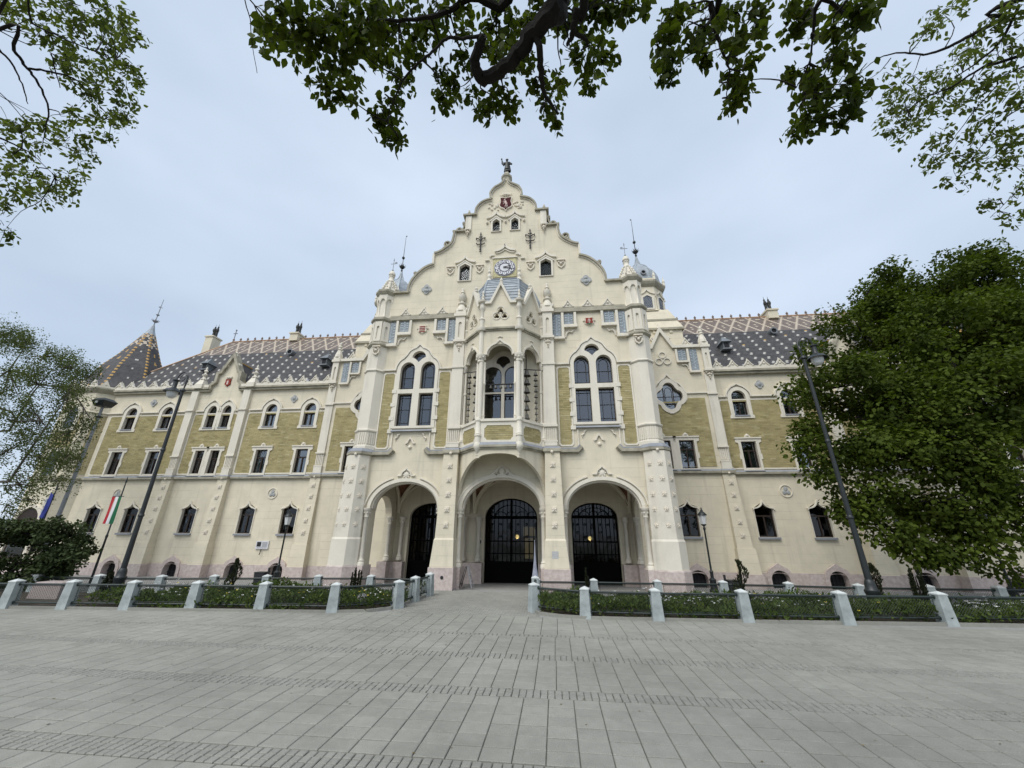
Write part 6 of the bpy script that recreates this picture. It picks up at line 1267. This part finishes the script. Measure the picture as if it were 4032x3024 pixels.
# the tree over the photographer: trunk behind the camera, boughs reaching over it
t1 = empty('lime_tree',(3.2,-19.0,0),'tree whose dark leafy boughs hang into the top middle of the view','tree')
tp = [(3.2,-19,-.1),(3.25,-18.9,2.2),(3.1,-18.3,4.3),(2.8,-17.2,5.8)]; trunk(t1,tp,[.34,.27,.23,.19],BARK)
V3 = lambda x,y,z: Vector((x,y,z))
L1 = [[(V3(2.8,-17.2,5.8),0,0,.17),(V3(2.4,-15.6,6.5),0,0,.14),(1215,-60,4.9,.10),(1195,20,4.5,.085),(1150,70,4.5,.075),(1110,125,4.5,.065),(1075,155,4.5,.06),(1040,168,4.5,.055),(1027,140,4.5,.045),(1037,95,4.5,.04),(1046,78,4.5,.03)],
 [(1046,78,4.5,.016),(1000,84,4.5,.014),(968,82,4.5,.014),(940,105,4.5,.012),(905,135,4.5,.011),(870,175,4.5,.009),(850,220,4.5,.006),(835,262,4.5,.004)],
 [(1150,70,4.5,.03),(1165,105,4.4,.028),(1168,150,4.4,.026),(1175,200,4.4,.018),(1205,245,4.4,.006)],
 [(V3(2.4,-15.6,6.5),0,0,.10),(1262,-40,4.4,.04),(1246,20,4.4,.032),(1238,68,4.4,.026),(1225,98,4.4,.012)],[(1238,68,4.4,.02),(1262,82,4.4,.018),(1270,98,4.4,.010)],
 [(V3(2.4,-15.6,6.5),0,0,.10),(1120,-60,5.0,.05),(1015,-5,5.0,.030),(960,28,5.0,.024),(880,42,5.0,.016),(780,45,5.0,.012),(700,60,5.0,.008),(600,75,5.0,.005)],
 [(V3(2.6,-16.4,6.2),0,0,.10),(1560,-60,4.9,.03),(1536,5,4.9,.022),(1545,60,4.9,.018),(1560,110,4.9,.012),(1575,150,4.9,.007),(1570,210,4.9,.004)],
 [(V3(2.6,-16.4,6.2),0,0,.09),(1900,-60,5.2,.022),(1775,0,5.2,.014),(1758,50,5.2,.010),(1750,130,5.2,.007),(1720,190,5.2,.004)],[(1850,-20,5.2,.010),(1800,40,5.2,.008),(1812,90,5.2,.006),(1760,200,5.2,.003)],
 [(600,75,5.0,.006),(530,-10,5.0,.005),(540,40,5.0,.004),(545,90,5.0,.003),(555,158,5.0,.0015)]]
B1 = [(580,30,35,35),(610,85,45,45),(640,40,50,40),(690,60,55,55),(650,110,40,25),(740,40,60,45),(730,110,50,45),(780,90,40,40),(800,35,60,35),(700,195,32,38),(735,210,35,30),(765,190,28,38),(715,150,30,25),(850,40,60,40),(835,105,55,45),(900,55,50,40),(880,120,35,30),(860,180,35,45),(845,225,28,20),(840,275,42,33),(860,300,28,22),(815,260,20,18),(940,30,40,30),(985,20,45,25),(1000,70,22,20),(955,150,30,40),(985,190,30,30),(1000,130,25,25),(965,215,22,18),(1030,215,35,25),(1060,235,35,22),(1085,205,40,35),(1075,65,35,35),(1110,60,40,45),(1080,120,30,30),(1130,130,40,40),(1100,235,22,20),(1160,170,40,45),(1180,225,38,38),(1195,255,22,18),(1205,180,25,35),(1150,40,40,40),(1220,35,45,38),(1285,30,45,32),(1290,90,40,28),(1305,130,28,35),(1265,140,35,35),(1275,175,25,25),(1240,110,25,25),(1330,25,30,25),(1085,15,30,15),(1045,100,14,14),
 (1370,15,40,15),(1430,40,40,35),(1480,25,45,25),(1460,75,42,28),(1435,110,32,25),(1425,140,25,28),(1440,165,15,15),(1530,30,45,35),(1500,85,35,22),(1570,60,30,35),(1600,30,40,32),(1615,80,28,35),(1595,120,28,30),(1620,140,22,30),(1580,165,26,28),(1600,190,22,22),(1585,215,28,16),(1520,130,12,18),(1630,30,14,30)]
hang('lime',L1,B1,4.95,.090,1.15,t1,LIME,300)
B1b = [(1710,20,28,25),(1745,40,35,35),(1725,60,30,20),(1830,25,35,28),(1860,20,22,22),(1835,60,30,35),(1790,85,30,22),(1820,105,28,22),(1700,165,22,22),(1730,180,32,28),(1770,175,28,22),(1745,215,30,22),(1735,250,25,22),(1720,275,20,12),(1770,260,25,14),(1810,195,28,28),(1840,220,28,25),(1825,250,20,18),(1860,180,20,20),(1805,130,35,20)]
hang('lime',[[(1900,-60,5.2,.012),(1775,0,5.2,.010),(1755,90,5.2,.008),(1745,200,5.2,.004)]],B1b,5.3,.092,.62,t1,LIME,0)
t2 = empty('hackberry_tree',(9.5,-14.5,0),'tree with thin drooping twigs and small pale leaves at the top right','tree'); trunk(t2,[(9.5,-14.5,-.1),(9.3,-14.3,3),(9.0,-13.8,5.5),(8.6,-13.2,7)],[.28,.22,.17,.12],BARK)
L2 = [[(V3(9.0,-13.8,5.5),0,0,.07),(2230,-10,7,0.0248),(2165,40,7,0.0198),(2100,75,7,0.0165),(2040,105,7,0.0132),(1995,118,7,0.0099),(1945,114,7,0.0077),(1900,125,7,0.0055),(1860,155,7,0.0028)],[(1925,125,7,0.0050),(1900,155,7,0.0033),(1860,180,7,0.0022)],
 [(V3(9.0,-13.8,5.5),0,0,.06),(2230,110,7,0.0165),(2140,135,7,0.0121),(2060,185,7,0.0088),(2000,210,7,0.0066),(1960,238,7,0.0033)],[(2200,15,7,0.0143),(2165,85,7,0.0110),(2120,128,7,0.0088),(2060,170,7,0.0055)],[(V3(8.6,-13.2,6.0),0,0,.05),(2240,130,7,0.0077),(2150,190,7,0.0055),(2085,265,7,0.0039),(2060,300,7,0.0022)],[(2240,220,7,0.0066),(2170,255,7,0.0044),(2110,330,7,0.0028)],[(2240,370,7,0.0055),(2190,420,7,0.0033),(2140,470,7,0.0017)]]
B2 = [(1950,180,45,35),(1935,215,35,30),(1930,255,40,30),(1945,290,28,22),(2005,190,45,40),(1990,235,45,35),(1970,275,30,22),(2060,150,50,40),(2050,210,45,38),(2110,180,45,40),(2095,235,40,30),(2015,45,30,28),(2000,70,25,14),(2050,25,32,22),(2160,30,40,28),(2200,50,30,35),(2110,100,40,25),(2170,110,40,30),(2200,160,30,40),(2040,300,30,25),(1990,335,25,28),(2020,355,28,22),(2060,340,35,35),(2070,390,22,22),(2115,300,40,35),(2160,240,45,35),(2150,340,40,35),(2195,290,35,40),(2190,360,35,35),(2200,420,25,25),(2150,440,25,14),(2190,470,28,16),(2205,220,20,30)]
hang('hack',L2,B2,7.3,.066,.40,t2,LIMEY,0,.45,BARK,.5,.006)
t3 = empty('hackberry_tree',(-7.0,-13.5,0),'tree with thin arching twigs and small leaves at the top left','tree'); trunk(t3,[(-7,-13.5,-.1),(-6.8,-13.2,3),(-6.5,-12.8,5.2),(-6.2,-12.2,6.5)],[.26,.2,.16,.11],BARK)
L3 = [[(V3(-6.5,-12.8,5.2),0,0,.05),(-20,70,7,0.0165),(30,110,7,0.0143),(60,148,7,0.0121),(85,185,7,0.0099),(105,235,7,0.0077),(98,280,7,0.0055),(92,312,7,0.0033)],[(60,148,7,0.0110),(110,155,7,0.0094),(160,170,7,0.0077),(200,210,7,0.0044),(250,270,7,0.0022)],[(V3(-6.2,-12.2,6.5),0,0,.05),(20,-10,7,0.0110),(70,50,7,0.0088),(130,80,7,0.0072),(190,105,7,0.0044),(250,135,7,0.0022)],[(-20,90,7,0.0110),(20,130,7,0.0088),(40,165,7,0.0066),(55,205,7,0.0050),(60,225,7,0.0033)],[(-20,290,7,0.0110),(30,312,7,0.0077),(70,335,7,0.0044),(120,380,7,0.0022)],[(110,115,7,0.0066),(120,150,7,0.0055),(130,190,7,0.0033)]]
B3 = [(40,15,50,22),(110,20,50,25),(180,20,45,25),(240,15,30,20),(200,60,45,30),(260,50,30,28),(285,70,22,18),(30,40,30,20),(90,65,40,22),(150,80,40,28),(240,95,40,25),(280,90,25,20),(130,125,40,25),(190,140,45,30),(250,140,40,25),(290,150,22,25),(295,180,18,15),(160,175,40,28),(220,185,45,30),(270,200,28,25),(190,220,40,28),(240,235,40,25),(150,250,45,25),(215,265,35,22),(265,255,25,15),(110,265,25,22),(150,300,35,28),(190,335,25,28),(165,350,30,30),(150,385,35,22),(110,400,35,25),(140,425,30,18),(85,430,22,18),(20,270,35,25),(50,310,45,28),(20,340,35,28),(40,375,45,28),(20,410,30,22),(80,390,25,22),(60,270,20,16),(5,450,10,25),(8,500,10,22),(230,300,20,12)]
hang('hack',L3,B3,7.3,.066,.47,t3,LIMEY,0,.4,BARK,.52,.006)
# trees and shrubs standing further off, made of leafy clumps
def crown(tree, blobs, leaf, per, mt, depth=1.0, tuft=.34, up=.5, limbs=(), bark=BARKL, fill=1.0, flat=.55):
    base = Vector(tree.location); pos, dr, nr, ln = [], [], [], []; tw = MB(); c0 = None
    for (px,py,rx,ry,Y) in blobs:
        c = aty(px,py,Y); D = (c-CAM_LOC).length; sx, sz = rx*1.82278/1518*D, ry*1.82278/1518*D; sx, sz = max(.35*sx,sx-tuft*.75), max(.35*sz,sz-tuft*.5); sy = depth*.5*(sx+sz); n = max(6,int(fill*9*(sx*sz+sx*sy+sz*sy)/(tuft*tuft*6)))
        nl = max(4,int(5*(sx*sz)**.5)); lob = rnd(nl)*RNG.uniform(.45,1.0,(nl,1)); lr = RNG.uniform(.34,.58,nl)
        for k in range(n):
            j = RNG.integers(nl); v = rnd(1)[0]; v[2] = v[2]*.75+.18; v = lob[j]*.82+v*lr[j]*RNG.uniform(.55,1)**.33; q = c+Vector((v[0]*sx,v[1]*sy,v[2]*sz)); m = per; s = tuft*RNG.uniform(.6,1.25)
            w = rnd(m); w[:,2] *= flat; w *= RNG.uniform(.3,1,(m,1))**.5
            pos.append(np.array(q)+w*s-np.array(base)); dr.append(w*.6+rnd(m)*.55+np.array((0,0,-.25))); nr.append(w*np.array((.6,.6,1.0))+rnd(m)*.45+np.array((0,0,up))); ln.append(leaf*RNG.uniform(.6,1.2,m))
            if k % 5 == 0 and limbs: tw.tube([c-base,(c.lerp(q,.6))-base+Vector((0,0,-.05)),q-base],[.03,.018,.008],4,False)
    pos, dr, nr, ln = map(np.concatenate,(pos,dr,nr,ln)); print('CROWN', tree.name, len(pos)); link('crown', leaves_mesh('crown',pos,dr,nr,ln,np.full(len(pos),1.15),mt), tree, kind='stuff')
    if tw.v: tw.build('twig', bark, tree, kind='stuff')
    for Lb in limbs: MB().tube([Vector(p[:3])-base for p in Lb],[p[3] for p in Lb],9).build('limb', bark, tree, True)
t4 = empty('linden_tree',(18.2,-3.0,0),'big dense green linden tree hiding the right wing','tree')
B4 = [(1875,630,50,55,-1),(1910,620,40,40,-.5),(1955,650,70,75,-.5),(2050,620,80,65,-.5),(2140,620,60,70,-1),(2190,640,40,50,-1.5),(1860,715,70,50,-1),(1950,750,95,75,-1.5),(2080,730,110,80,-1.5),(2180,740,60,90,-2),(1762,765,28,34,-2),(1790,840,85,65,-2),(1905,860,105,75,-2),(2040,860,110,85,-2.2),(2165,870,75,85,-2.5),(1752,925,48,48,-2.2),(1840,965,85,60,-2.2),(1945,985,95,65,-2.4),(2065,990,100,75,-2.4),(2175,1020,60,75,-3),(1785,1030,38,30,-2.2),(1880,1075,75,42,-2.4),(1985,1085,85,50,-2.4),(1915,1135,55,30,-2.5),(1965,1165,55,28,-2.5),(2070,1105,70,50,-2.5),(2110,1160,55,42,-2.6),(2195,1110,40,55,-3),(1990,1195,26,16,-2.5),(2060,1190,28,16,-2.6),(1830,1100,28,20,-2.4)]
li = lambda P: [(*aty(a,b,c),r) for a,b,c,r in P]
trunk(t4,[(18.2,-3,-.3),(18.0,-2.9,1.5),(17.4,-2.6,3.2),(17.0,-2.4,4.5)],[.42,.34,.30,.26],BARK)
crown(t4,B4,.128,100,LINDEN,1.0,.50,.45,[[(17.4,-2.6,3.2,.24)]+li([(2160,935,-2.4,.20),(2110,870,-2.2,.16),(2060,800,-1.8,.12),(2010,700,-1.5,.07)]),[(17.4,-2.6,3.2,.22)]+li([(2150,1060,-2.4,.18),(2060,1010,-2.2,.14),(1960,960,-2,.10),(1850,900,-2,.05)]),[(17.0,-2.4,4.5,.2)]+li([(2180,820,-2,.15),(2150,700,-1.5,.1),(2120,620,-1.2,.05)])],BARK,1.35,.8)
t5 = empty('birch_tree',(-23.4,-1.6,-.05),'pale drooping birch in front of the left corner tower','tree')
B5 = [(10,720,40,40,-1),(55,740,40,35,-1),(95,770,45,35,-1),(150,790,40,30,-1.2),(185,815,22,35,-1.2),(20,800,45,45,-1.2),(80,830,50,45,-1.2),(145,850,45,45,-1.3),(180,880,25,45,-1.3),(25,890,45,45,-1.3),(90,910,50,45,-1.3),(150,930,35,45,-1.3),(20,970,40,40,-1.3),(80,985,50,35,-1.4),(140,990,40,30,-1.4),(172,980,18,28,-1.4),(40,1045,50,30,-1.4),(110,1040,40,25,-1.4),(15,1090,25,25,-1.4),(70,1080,35,16,-1.4)]
trunk(t5,[(-23.4,-1.6,-.1),(-23.6,-1.6,3.5),(-23.9,-1.5,6),(-24.3,-1.4,8.0)],[.24,.19,.10,.02],BARKL)
crown(t5,B5,.07,60,BIRCH,.8,.30,.2,[[(-23.6,-1.6,3.5,.07)]+li([(20,1040,-1.4,.05),(80,950,-1.3,.035),(150,850,-1.3,.012)]),[(-23.85,-1.5,5.5,.06)]+li([(20,930,-1.3,.045),(70,850,-1.2,.03),(120,790,-1.1,.01)]),[(-24.1,-1.45,7,.04)]+li([(20,800,-1.2,.035),(60,740,-1.1,.01)])],BARKL,.62,1.3)
t6 = empty('evergreen_shrub',(-15.6,-3.2,0),'dark broad evergreen shrub behind the fence at the left edge','shrub')
B6 = [(25,1175,40,38,-3),(75,1160,50,32,-3),(125,1165,42,32,-3),(150,1185,25,25,-3),(30,1220,45,35,-3.1),(95,1210,55,38,-3.1),(135,1220,30,30,-3.1),(60,1245,60,20,-3.1),(115,1245,35,16,-3.1),(-20,1200,40,50,-3)]
crown(t6,B6,.10,26,EVER,.9,.20,.45,[[(-15.6,-3.2,0,.07)]+li([(60,1200,-3,.04),(90,1170,-3,.02)])],BARK,.9)
t7 = empty('shrub',(17.5,-1.5,-.05),'loose leafy shrub under the right edge of the linden','shrub')
crown(t7,[(2085,1215,35,25,-1.5),(2150,1225,40,25,-1.5),(2200,1235,30,30,-1.5)],.13,10,LINDEN,.8,.3,.5)
# clipped conifers in the beds
def conifer(x, y, h, r, lab, twist=.0, spikes=0):
    t = empty('conifer',(x,y,0),lab,'conifer'); pos, dr, nr, ln = [], [], [], []
    if spikes:
        for k in range(spikes):
            ox, oy = RNG.normal(0,r*.5,2); hk = h*RNG.uniform(.7,1); n = 260; z = RNG.uniform(0,1,n); a = RNG.uniform(0,2*pi,n); rr_ = r*.45*(1-z*.85)*RNG.uniform(.5,1,n); pos.append(np.stack([ox+rr_*np.cos(a),oy+rr_*np.sin(a),z*hk],1))
    else:
        n = 900; z = RNG.uniform(0,1,n); a = RNG.uniform(0,2*pi,n); rr_ = r*(np.sin(np.clip(z,0,1)*pi*.9+.35)*.75+.25)*RNG.uniform(.6,1,n); rr_ *= (1+twist*np.cos(a+z*9)); pos.append(np.stack([rr_*np.cos(a)+twist*.12*np.cos(z*8),rr_*np.sin(a),z*h],1))
    pos = np.concatenate(pos); m = len(pos); o = pos*np.array((1,1,0)); dr = np.array((0,0,1.))+o*2+rnd(m)*.4; link('crown', leaves_mesh('crown',pos,dr,o+rnd(m)*.3,RNG.uniform(.04,.085,m),np.full(m,.6),THUJA), t, kind='stuff'); MB().tube([(0,0,-.02),(0,0,h*.8)],[.03,.01],6).build('trunk', BARK, t)
conifer(-7.40,-3.4,1.0,.15,'dark twisted clipped conifer in the left flower bed in front of a basement window',.45)
conifer(-3.75,-3.2,.84,.13,'thin spiky conifer beside the stone ball near the path',0,5)
conifer(6.85,-3.0,1.12,.15,'dark bent conifer in the right flower bed beside the waste bin',.4); conifer(11.25,-2.8,1.0,.18,'ragged dark conifer in the right bed under the linden',.2,6); conifer(10.4,-2.6,1.05,.14,'narrow dark conifer just behind the right tall street lamp',.2)
conifer(2.85,-2.8,.86,.10,'slim spiky conifer in front of the right gate',0,3); conifer(-11.55,-3.3,.62,.12,'short dark conifer beside the foot of the left tall street lamp',.1)
# bed planting
def inside(P, x, y):
    c = np.zeros(len(x),bool); j = len(P)-1
    for i in range(len(P)):
        xi,yi = P[i]; xj,yj = P[j]; c ^= ((yi > y) != (yj > y)) & (x < (xj-xi)*(y-yi)/(yj-yi+1e-12)+xi); j = i
    return c
def planting(P, x0, x1, n, seed, lab):
    r = np.random.default_rng(seed); x = r.uniform(x0,x1,n*4); y = r.uniform(-6.2,-1.9,n*4); k = inside(P,x,y); x, y = x[k][:n], y[k][:n]; m = len(x)
    hh = .20+.17*np.sin(x*2.3+seed)*np.sin(y*3.1+1.7*seed)+.10*np.sin(x*.9+y*1.7)+.05*np.sin(x*7)*np.sin(y*8); hh = np.clip(hh,.05,.52)
    z = hh*r.uniform(0,1,m)**.6+.03; pos = np.stack([x,y,z],1); o = rnd(m); dr = o*.7+np.array((0,0,.55)); link('bed_plants', leaves_mesh('bed_plants',pos,dr,rnd(m)+np.array((0,0,.6)),r.uniform(.05,.12,m),np.full(m,.75),BEDG), None, kind='stuff', label=lab, category='plants')
    for mt, cnt, sd2 in ((PETW,190,1),(PETY,46,2)):
        q = np.random.default_rng(seed*10+sd2); cl = q.uniform(x0,x1,14); fx = q.choice(cl,cnt)+q.normal(0,.22,cnt); fy = q.uniform(-5.0,-3.2,cnt); kk = inside(P,fx,fy); fx, fy = fx[kk], fy[kk]; f = MB()
        for a, b in zip(fx,fy):
            zz = q.uniform(.22,.46); 
            for j in range(5): an = j*2*pi/5+q.uniform(0,1); f.add([(a,b,zz),(a+.026*cos(an-.5),b+.026*sin(an-.5),zz+.012),(a+.036*cos(an),b+.036*sin(an),zz+.02),(a+.026*cos(an+.5),b+.026*sin(an+.5),zz+.012)],[(0,1,2,3)])
        f.build('bed_flowers', mt, None, kind='stuff', label='white flowers dotted through the '+lab.split()[-2]+' bed' if mt is PETW else 'yellow flowers dotted through the '+lab.split()[-2]+' bed', category='flowers')
planting(BEDL,-9.7,-2,13000,3,'low green planting filling the left bed'); planting(BEDR,1.3,15,18000,5,'low green planting filling the right bed')
# ------------------------------------------------------------------ street furniture
def lamp(x, y, hc, s, lab):
    """tall curved street lamp; s = side to which the arm reaches"""
    t = empty('street_lamp',(x,y,0),lab,'street lamp','tall curved street lamps')
    MB().lathe([(.19,0),(.19,.08),(.15,.12),(.135,.42),(.155,.46),(.155,.52),(.12,.56),(.115,.66),(.10,.72),(.078,.76)],0,0,12).build('base', LAMPM, t, True)
    MB().lathe([(.075,.74),(.062,2.2),(.052,4.2),(.045,hc)],0,0,10).build('pole', LAMPM, t, True)
    for z,r in ((2.24,.08),(4.28,.068),(hc,.085)): MB().lathe([(r*.7,z-.05),(r,z-.03),(r,z+.02),(r*.7,z+.05)],0,0,12).build('collar', LAMPM, t, True)
    h = .66; P = [(0,0,hc),(-.05*s,0,hc+.25),(-.06*s,0,hc+.42),(0,0,hc+.60),(.14*s,0,hc+.69),(.28*s,0,hc+.64),(.36*s,0,hc+.5),(.38*s,0,hc+.38)]; P = smoothpath(P,3); MB().tube(P,.020,6).build('arm', LAMPM, t, True)
    q = [(.14*s+s*r_*cos(a),0,hc+.45+r_*sin(a)) for a,r_ in zip(np.linspace(3.4,-6,26),np.linspace(.16,.03,26))]; MB().tube([(0,0,hc+.1)]+q,.012,5).build('scroll', LAMPM, t, True)
    hx = .38*s; MB().lathe([(.10,hc+.40),(.10,hc+.37),(.065,hc+.34),(.065,hc+.14),(.085,hc+.10),(.20,hc+.04),(.27,hc-.05),(.265,hc-.06),(.16,hc+.01)],hx,0,16,cap=False).build('shade', LAMPM, t, True); MB().lathe([(.165,hc+.0),(.165,hc-.08),(.14,hc-.19),(.08,hc-.26),(.01,hc-.28)],hx,0,14).build('globe', OPAL, t, True)
lamp(-10.75,-3.68,6.36,-1,'tall dark curved street lamp left, its globe hanging to the left'); lamp(9.75,-3.34,6.88,1,'tall dark curved street lamp right, its globe against the linden')
def lantern(x, y, h, lab, zb=-.12):
    t = empty('lantern_post',(x,y,zb),lab,'lantern','lantern posts along the forecourt')
    MB().lathe([(.16,0),(.16,.06),(.12,.10),(.11,.36),(.13,.40),(.06,.46),(.055,.62),(.07,.66),(.035,.72)],0,0,10).build('base', LAMPM, t, True); MB().lathe([(.035,.70),(.03,h-.75),(.05,h-.72),(.05,h-.68),(.025,h-.62)],0,0,8).build('pole', LAMPM, t, True)
    MB().lathe([(.03,h-.62),(.10,h-.56),(.10,h-.54)],0,0,8).build('bracket', LAMPM, t); MB().lathe([(.10,h-.54),(.145,h-.22)],0,0,6).build('lantern_glass', OPAL, t); MB().lathe([(.17,h-.23),(.17,h-.20),(.11,h-.13),(.05,h-.08),(.05,h-.05),(.02,h-.02),(.035,h),(.005,h+.07)],0,0,8).build('lantern_cap', LAMPM, t, True)
lantern(-9.12,1.0,2.72,'small lantern post in front of the left wing beside the plaque'); lantern(7.50,1.0,2.80,'small lantern post in front of the right side bay'); lantern(16.0,0,2.7,'lantern post half hidden below the linden')
t = empty('floodlight_pole',(-18.75,0,-.15),'slim grey pole with a boxy floodlight before the left corner tower','pole'); MB().lathe([(.09,0),(.08,2.4),(.06,6.9),(.055,7.3)],0,0,10).build('pole', ZINC, t, True)
for z in (2.4,6.8): MB().lathe([(.08,z-.03),(.15,z),(.15,z+.03),(.08,z+.06)],0,0,12).build('collar', IRON, t)
MB().hexa([(-.22,-.2,7.3),(.22,-.2,7.3),(.22,.2,7.3),(-.22,.2,7.3)],[(-.34,-.3,7.55),(.34,-.3,7.55),(.34,.3,7.55),(-.34,.3,7.55)]).hexa([(-.34,-.3,7.552),(.34,-.3,7.552),(.34,.3,7.552),(-.34,.3,7.552)],[(-.2,-.2,7.68),(.2,-.2,7.68),(.2,.2,7.68),(-.2,.2,7.68)]).build('floodlight', LAMPM, t); MB().box(-.06,.06,-.335,-.305,7.40,7.5).build('lens', OPAL, t)
# flags
def cloth(w, h, nx, nz, amp, ph=0): 
    V = [(w*i/nx, amp*sin(ph+i*1.1+j*.35)*(.4+.6*j/nz), -h*j/nz) for j in range(nz+1) for i in range(nx+1)]; return V, [(j*(nx+1)+i,j*(nx+1)+i+1,(j+1)*(nx+1)+i+1,(j+1)*(nx+1)+i) for j in range(nz) for i in range(nx)]
def flagpole(x, y, h, name, lab, cat='flag'):
    t = empty(name,(x,y,-.05),lab,cat); MB().lathe([(.055,0),(.05,.05),(.04,.3),(.03,1.6),(.04,1.62),(.04,1.68),(.026,1.72),(.02,h-.3),(.012,h-.25),(.03,h-.2),(.008,h)],0,0,8).build('flagpole', LAMPM, t, True); return t
FR, FWt, FG = mat('flag_red',(.42,.03,.04),.8), mat('flag_white',(.72,.72,.72),.8), mat('flag_green',(.02,.13,.06),.8); FB = mat('flag_blue',(.03,.045,.23),.9,var=.2,vscale=4); FY = mat('flag_star',(.55,.60,.62),.8)
t = flagpole(-14.08,-1.7,3.75,'national_flag','red, white and green banner hanging from a dark flagpole'); MB().tube([(-.34,0,3.03),(.12,0,3.03)],.012,5).build('crossbar', IRON, t)
for i,(mt,nm) in enumerate(((FR,'red_stripe'),(FWt,'white_stripe'),(FG,'green_stripe'))):
    V, F_ = cloth(.135,.95,3,10,.02,i*.9); MB().add([(a-.32+.135*i,b-.03,c+3.02) for a,b,c in V],F_).build(nm, mt, t, True)
t = flagpole(-16.25,-2.2,3.45,'blue_flag','blue flag with a ring of pale stars half behind the shrub at the left'); V, F_ = cloth(.90,.88,12,10,.04); MB().add([(a-.53,b-.06,c+3.16-.13*a) for a,b,c in V],F_).build('flag_cloth', FB, t, True); t.rotation_euler.z = radians(-30)
for k in range(12):
    a = k*pi/6; P = []
    for j in range(10): r_ = .053 if j % 2 == 0 else .022; P.append((-.08+.23*cos(a)+r_*sin(j*pi/5),2.68+.23*sin(a)+r_*cos(j*pi/5)))
    MB().plate(P,[],-.135,-.125).build('star', FY, t)
t = empty('furled_flag',(1.40,-2.4,0),'pale furled flag on a thin stand beside the fence corner at the path','flag'); MB().tube([(0,0,0),(0,0,1.62)],.012,6).build('stand', IRON, t); MB().lathe([(.008,1.6),(.018,1.3),(.038,1.0),(.07,.75),(.10,.58),(.02,.57)],-.05,0,9,sy=.5).build('flag_cloth', mat('grey_cloth',(.27,.28,.33),.9,var=.2,vscale=8), t, True)
# small things
GRAN = mat('grey_granite',(.16,.16,.155),.8,var=.3,vscale=40); PINKG = mat('pink_granite',(.33,.28,.26),.8,var=.25,vscale=30)
t = tag(MB().ball((0,0,.15),.16,16,10).lathe([(.10,-.05),(.09,.02)],0,0,10).build('stone_ball', GRAN, None, True), 'grey stone ball in the flower bed left of the path', 'stone ball'); t.location = (-3.05,-4.15,0)
t = tag(MB().hexa([(-.48,-.25,0),(.48,-.25,0),(.48,.25,0),(-.48,.25,0)],[(-.44,-.22,.42),(.44,-.22,.42),(.44,.22,.42),(-.44,.22,.42)]).hexa([(-.44,-.22,.421),(.44,-.22,.421),(.44,.22,.421),(-.44,.22,.421)],[(-.40,-.18,.46),(.40,-.18,.46),(.40,.18,.46),(-.40,.18,.46)]).build('stone_block', PINKG, None), 'squat pinkish granite block behind the fence at the left', 'stone block'); t.location = (-12.1,-4.2,-.02)
def bin_(x, y, lab, px_):
    t = empty('waste_bin',(x,y,-.12),lab,'bin','black waste bins on the forecourt'); MB().hexa([(-.17,-.15,.05),(.17,-.15,.05),(.17,.15,.05),(-.17,.15,.05)],[(-.2,-.17,.44),(.2,-.17,.44),(.2,.17,.44),(-.2,.17,.44)]).build('bin_body', IRON, t); MB().box(px_-.03,px_+.03,-.03,.03,0,.62).build('bin_post', IRON, t); MB().box(-.21,.21,-.18,.18,.445,.47).build('bin_lid', LAMPM, t)
bin_(-9.25,.3,'black waste bin left of the small lantern post of the left wing',.26); bin_(7.92,.3,'black waste bin with a post beside the bent conifer',-.26)
t = empty('ladder_stand',(-1.18,-.1,0),'folding step stand leaning open inside the middle arch','ladder')
for k,nm in ((1,'front_frame'),(-1,'rear_frame')):
    m = MB()
    for sx in (-1,1): m.tube([(.03*k,sx*.12,.68),(.22*k,sx*.17,.01)],.014,5)
    for z in (.2,.4) if k > 0 else (.12,): f = (.68-z)/.68; m.box(.03+.19*f-.03 if k > 0 else -.03-.19*f-.02,.03+.19*f+.02 if k > 0 else -.03-.19*f+.02,-.15,.15,z-.01,z+.01)
    m.build(nm, ZINC if k > 0 else IRON, t)

# wind-blown bits on the plaza
n = 130; fx = RNG.uniform(-6,8,n); fy = RNG.uniform(-11.2,-4.9,n)
link('fallen_leaves', leaves_mesh('fallen_leaves',np.stack([fx,fy,np.full(n,.006)],1),np.stack([RNG.normal(size=n),RNG.normal(size=n),np.zeros(n)],1),np.array([(0,0,1.)]*n)+RNG.normal(0,.2,(n,3)),RNG.uniform(.015,.04,n),np.full(n,.9),mat('dry_leaf',(.16,.12,.06),.9,var=.5,vscale=3)),None,kind='stuff',label='few dry leaf bits scattered over the plaza paving',category='leaves')
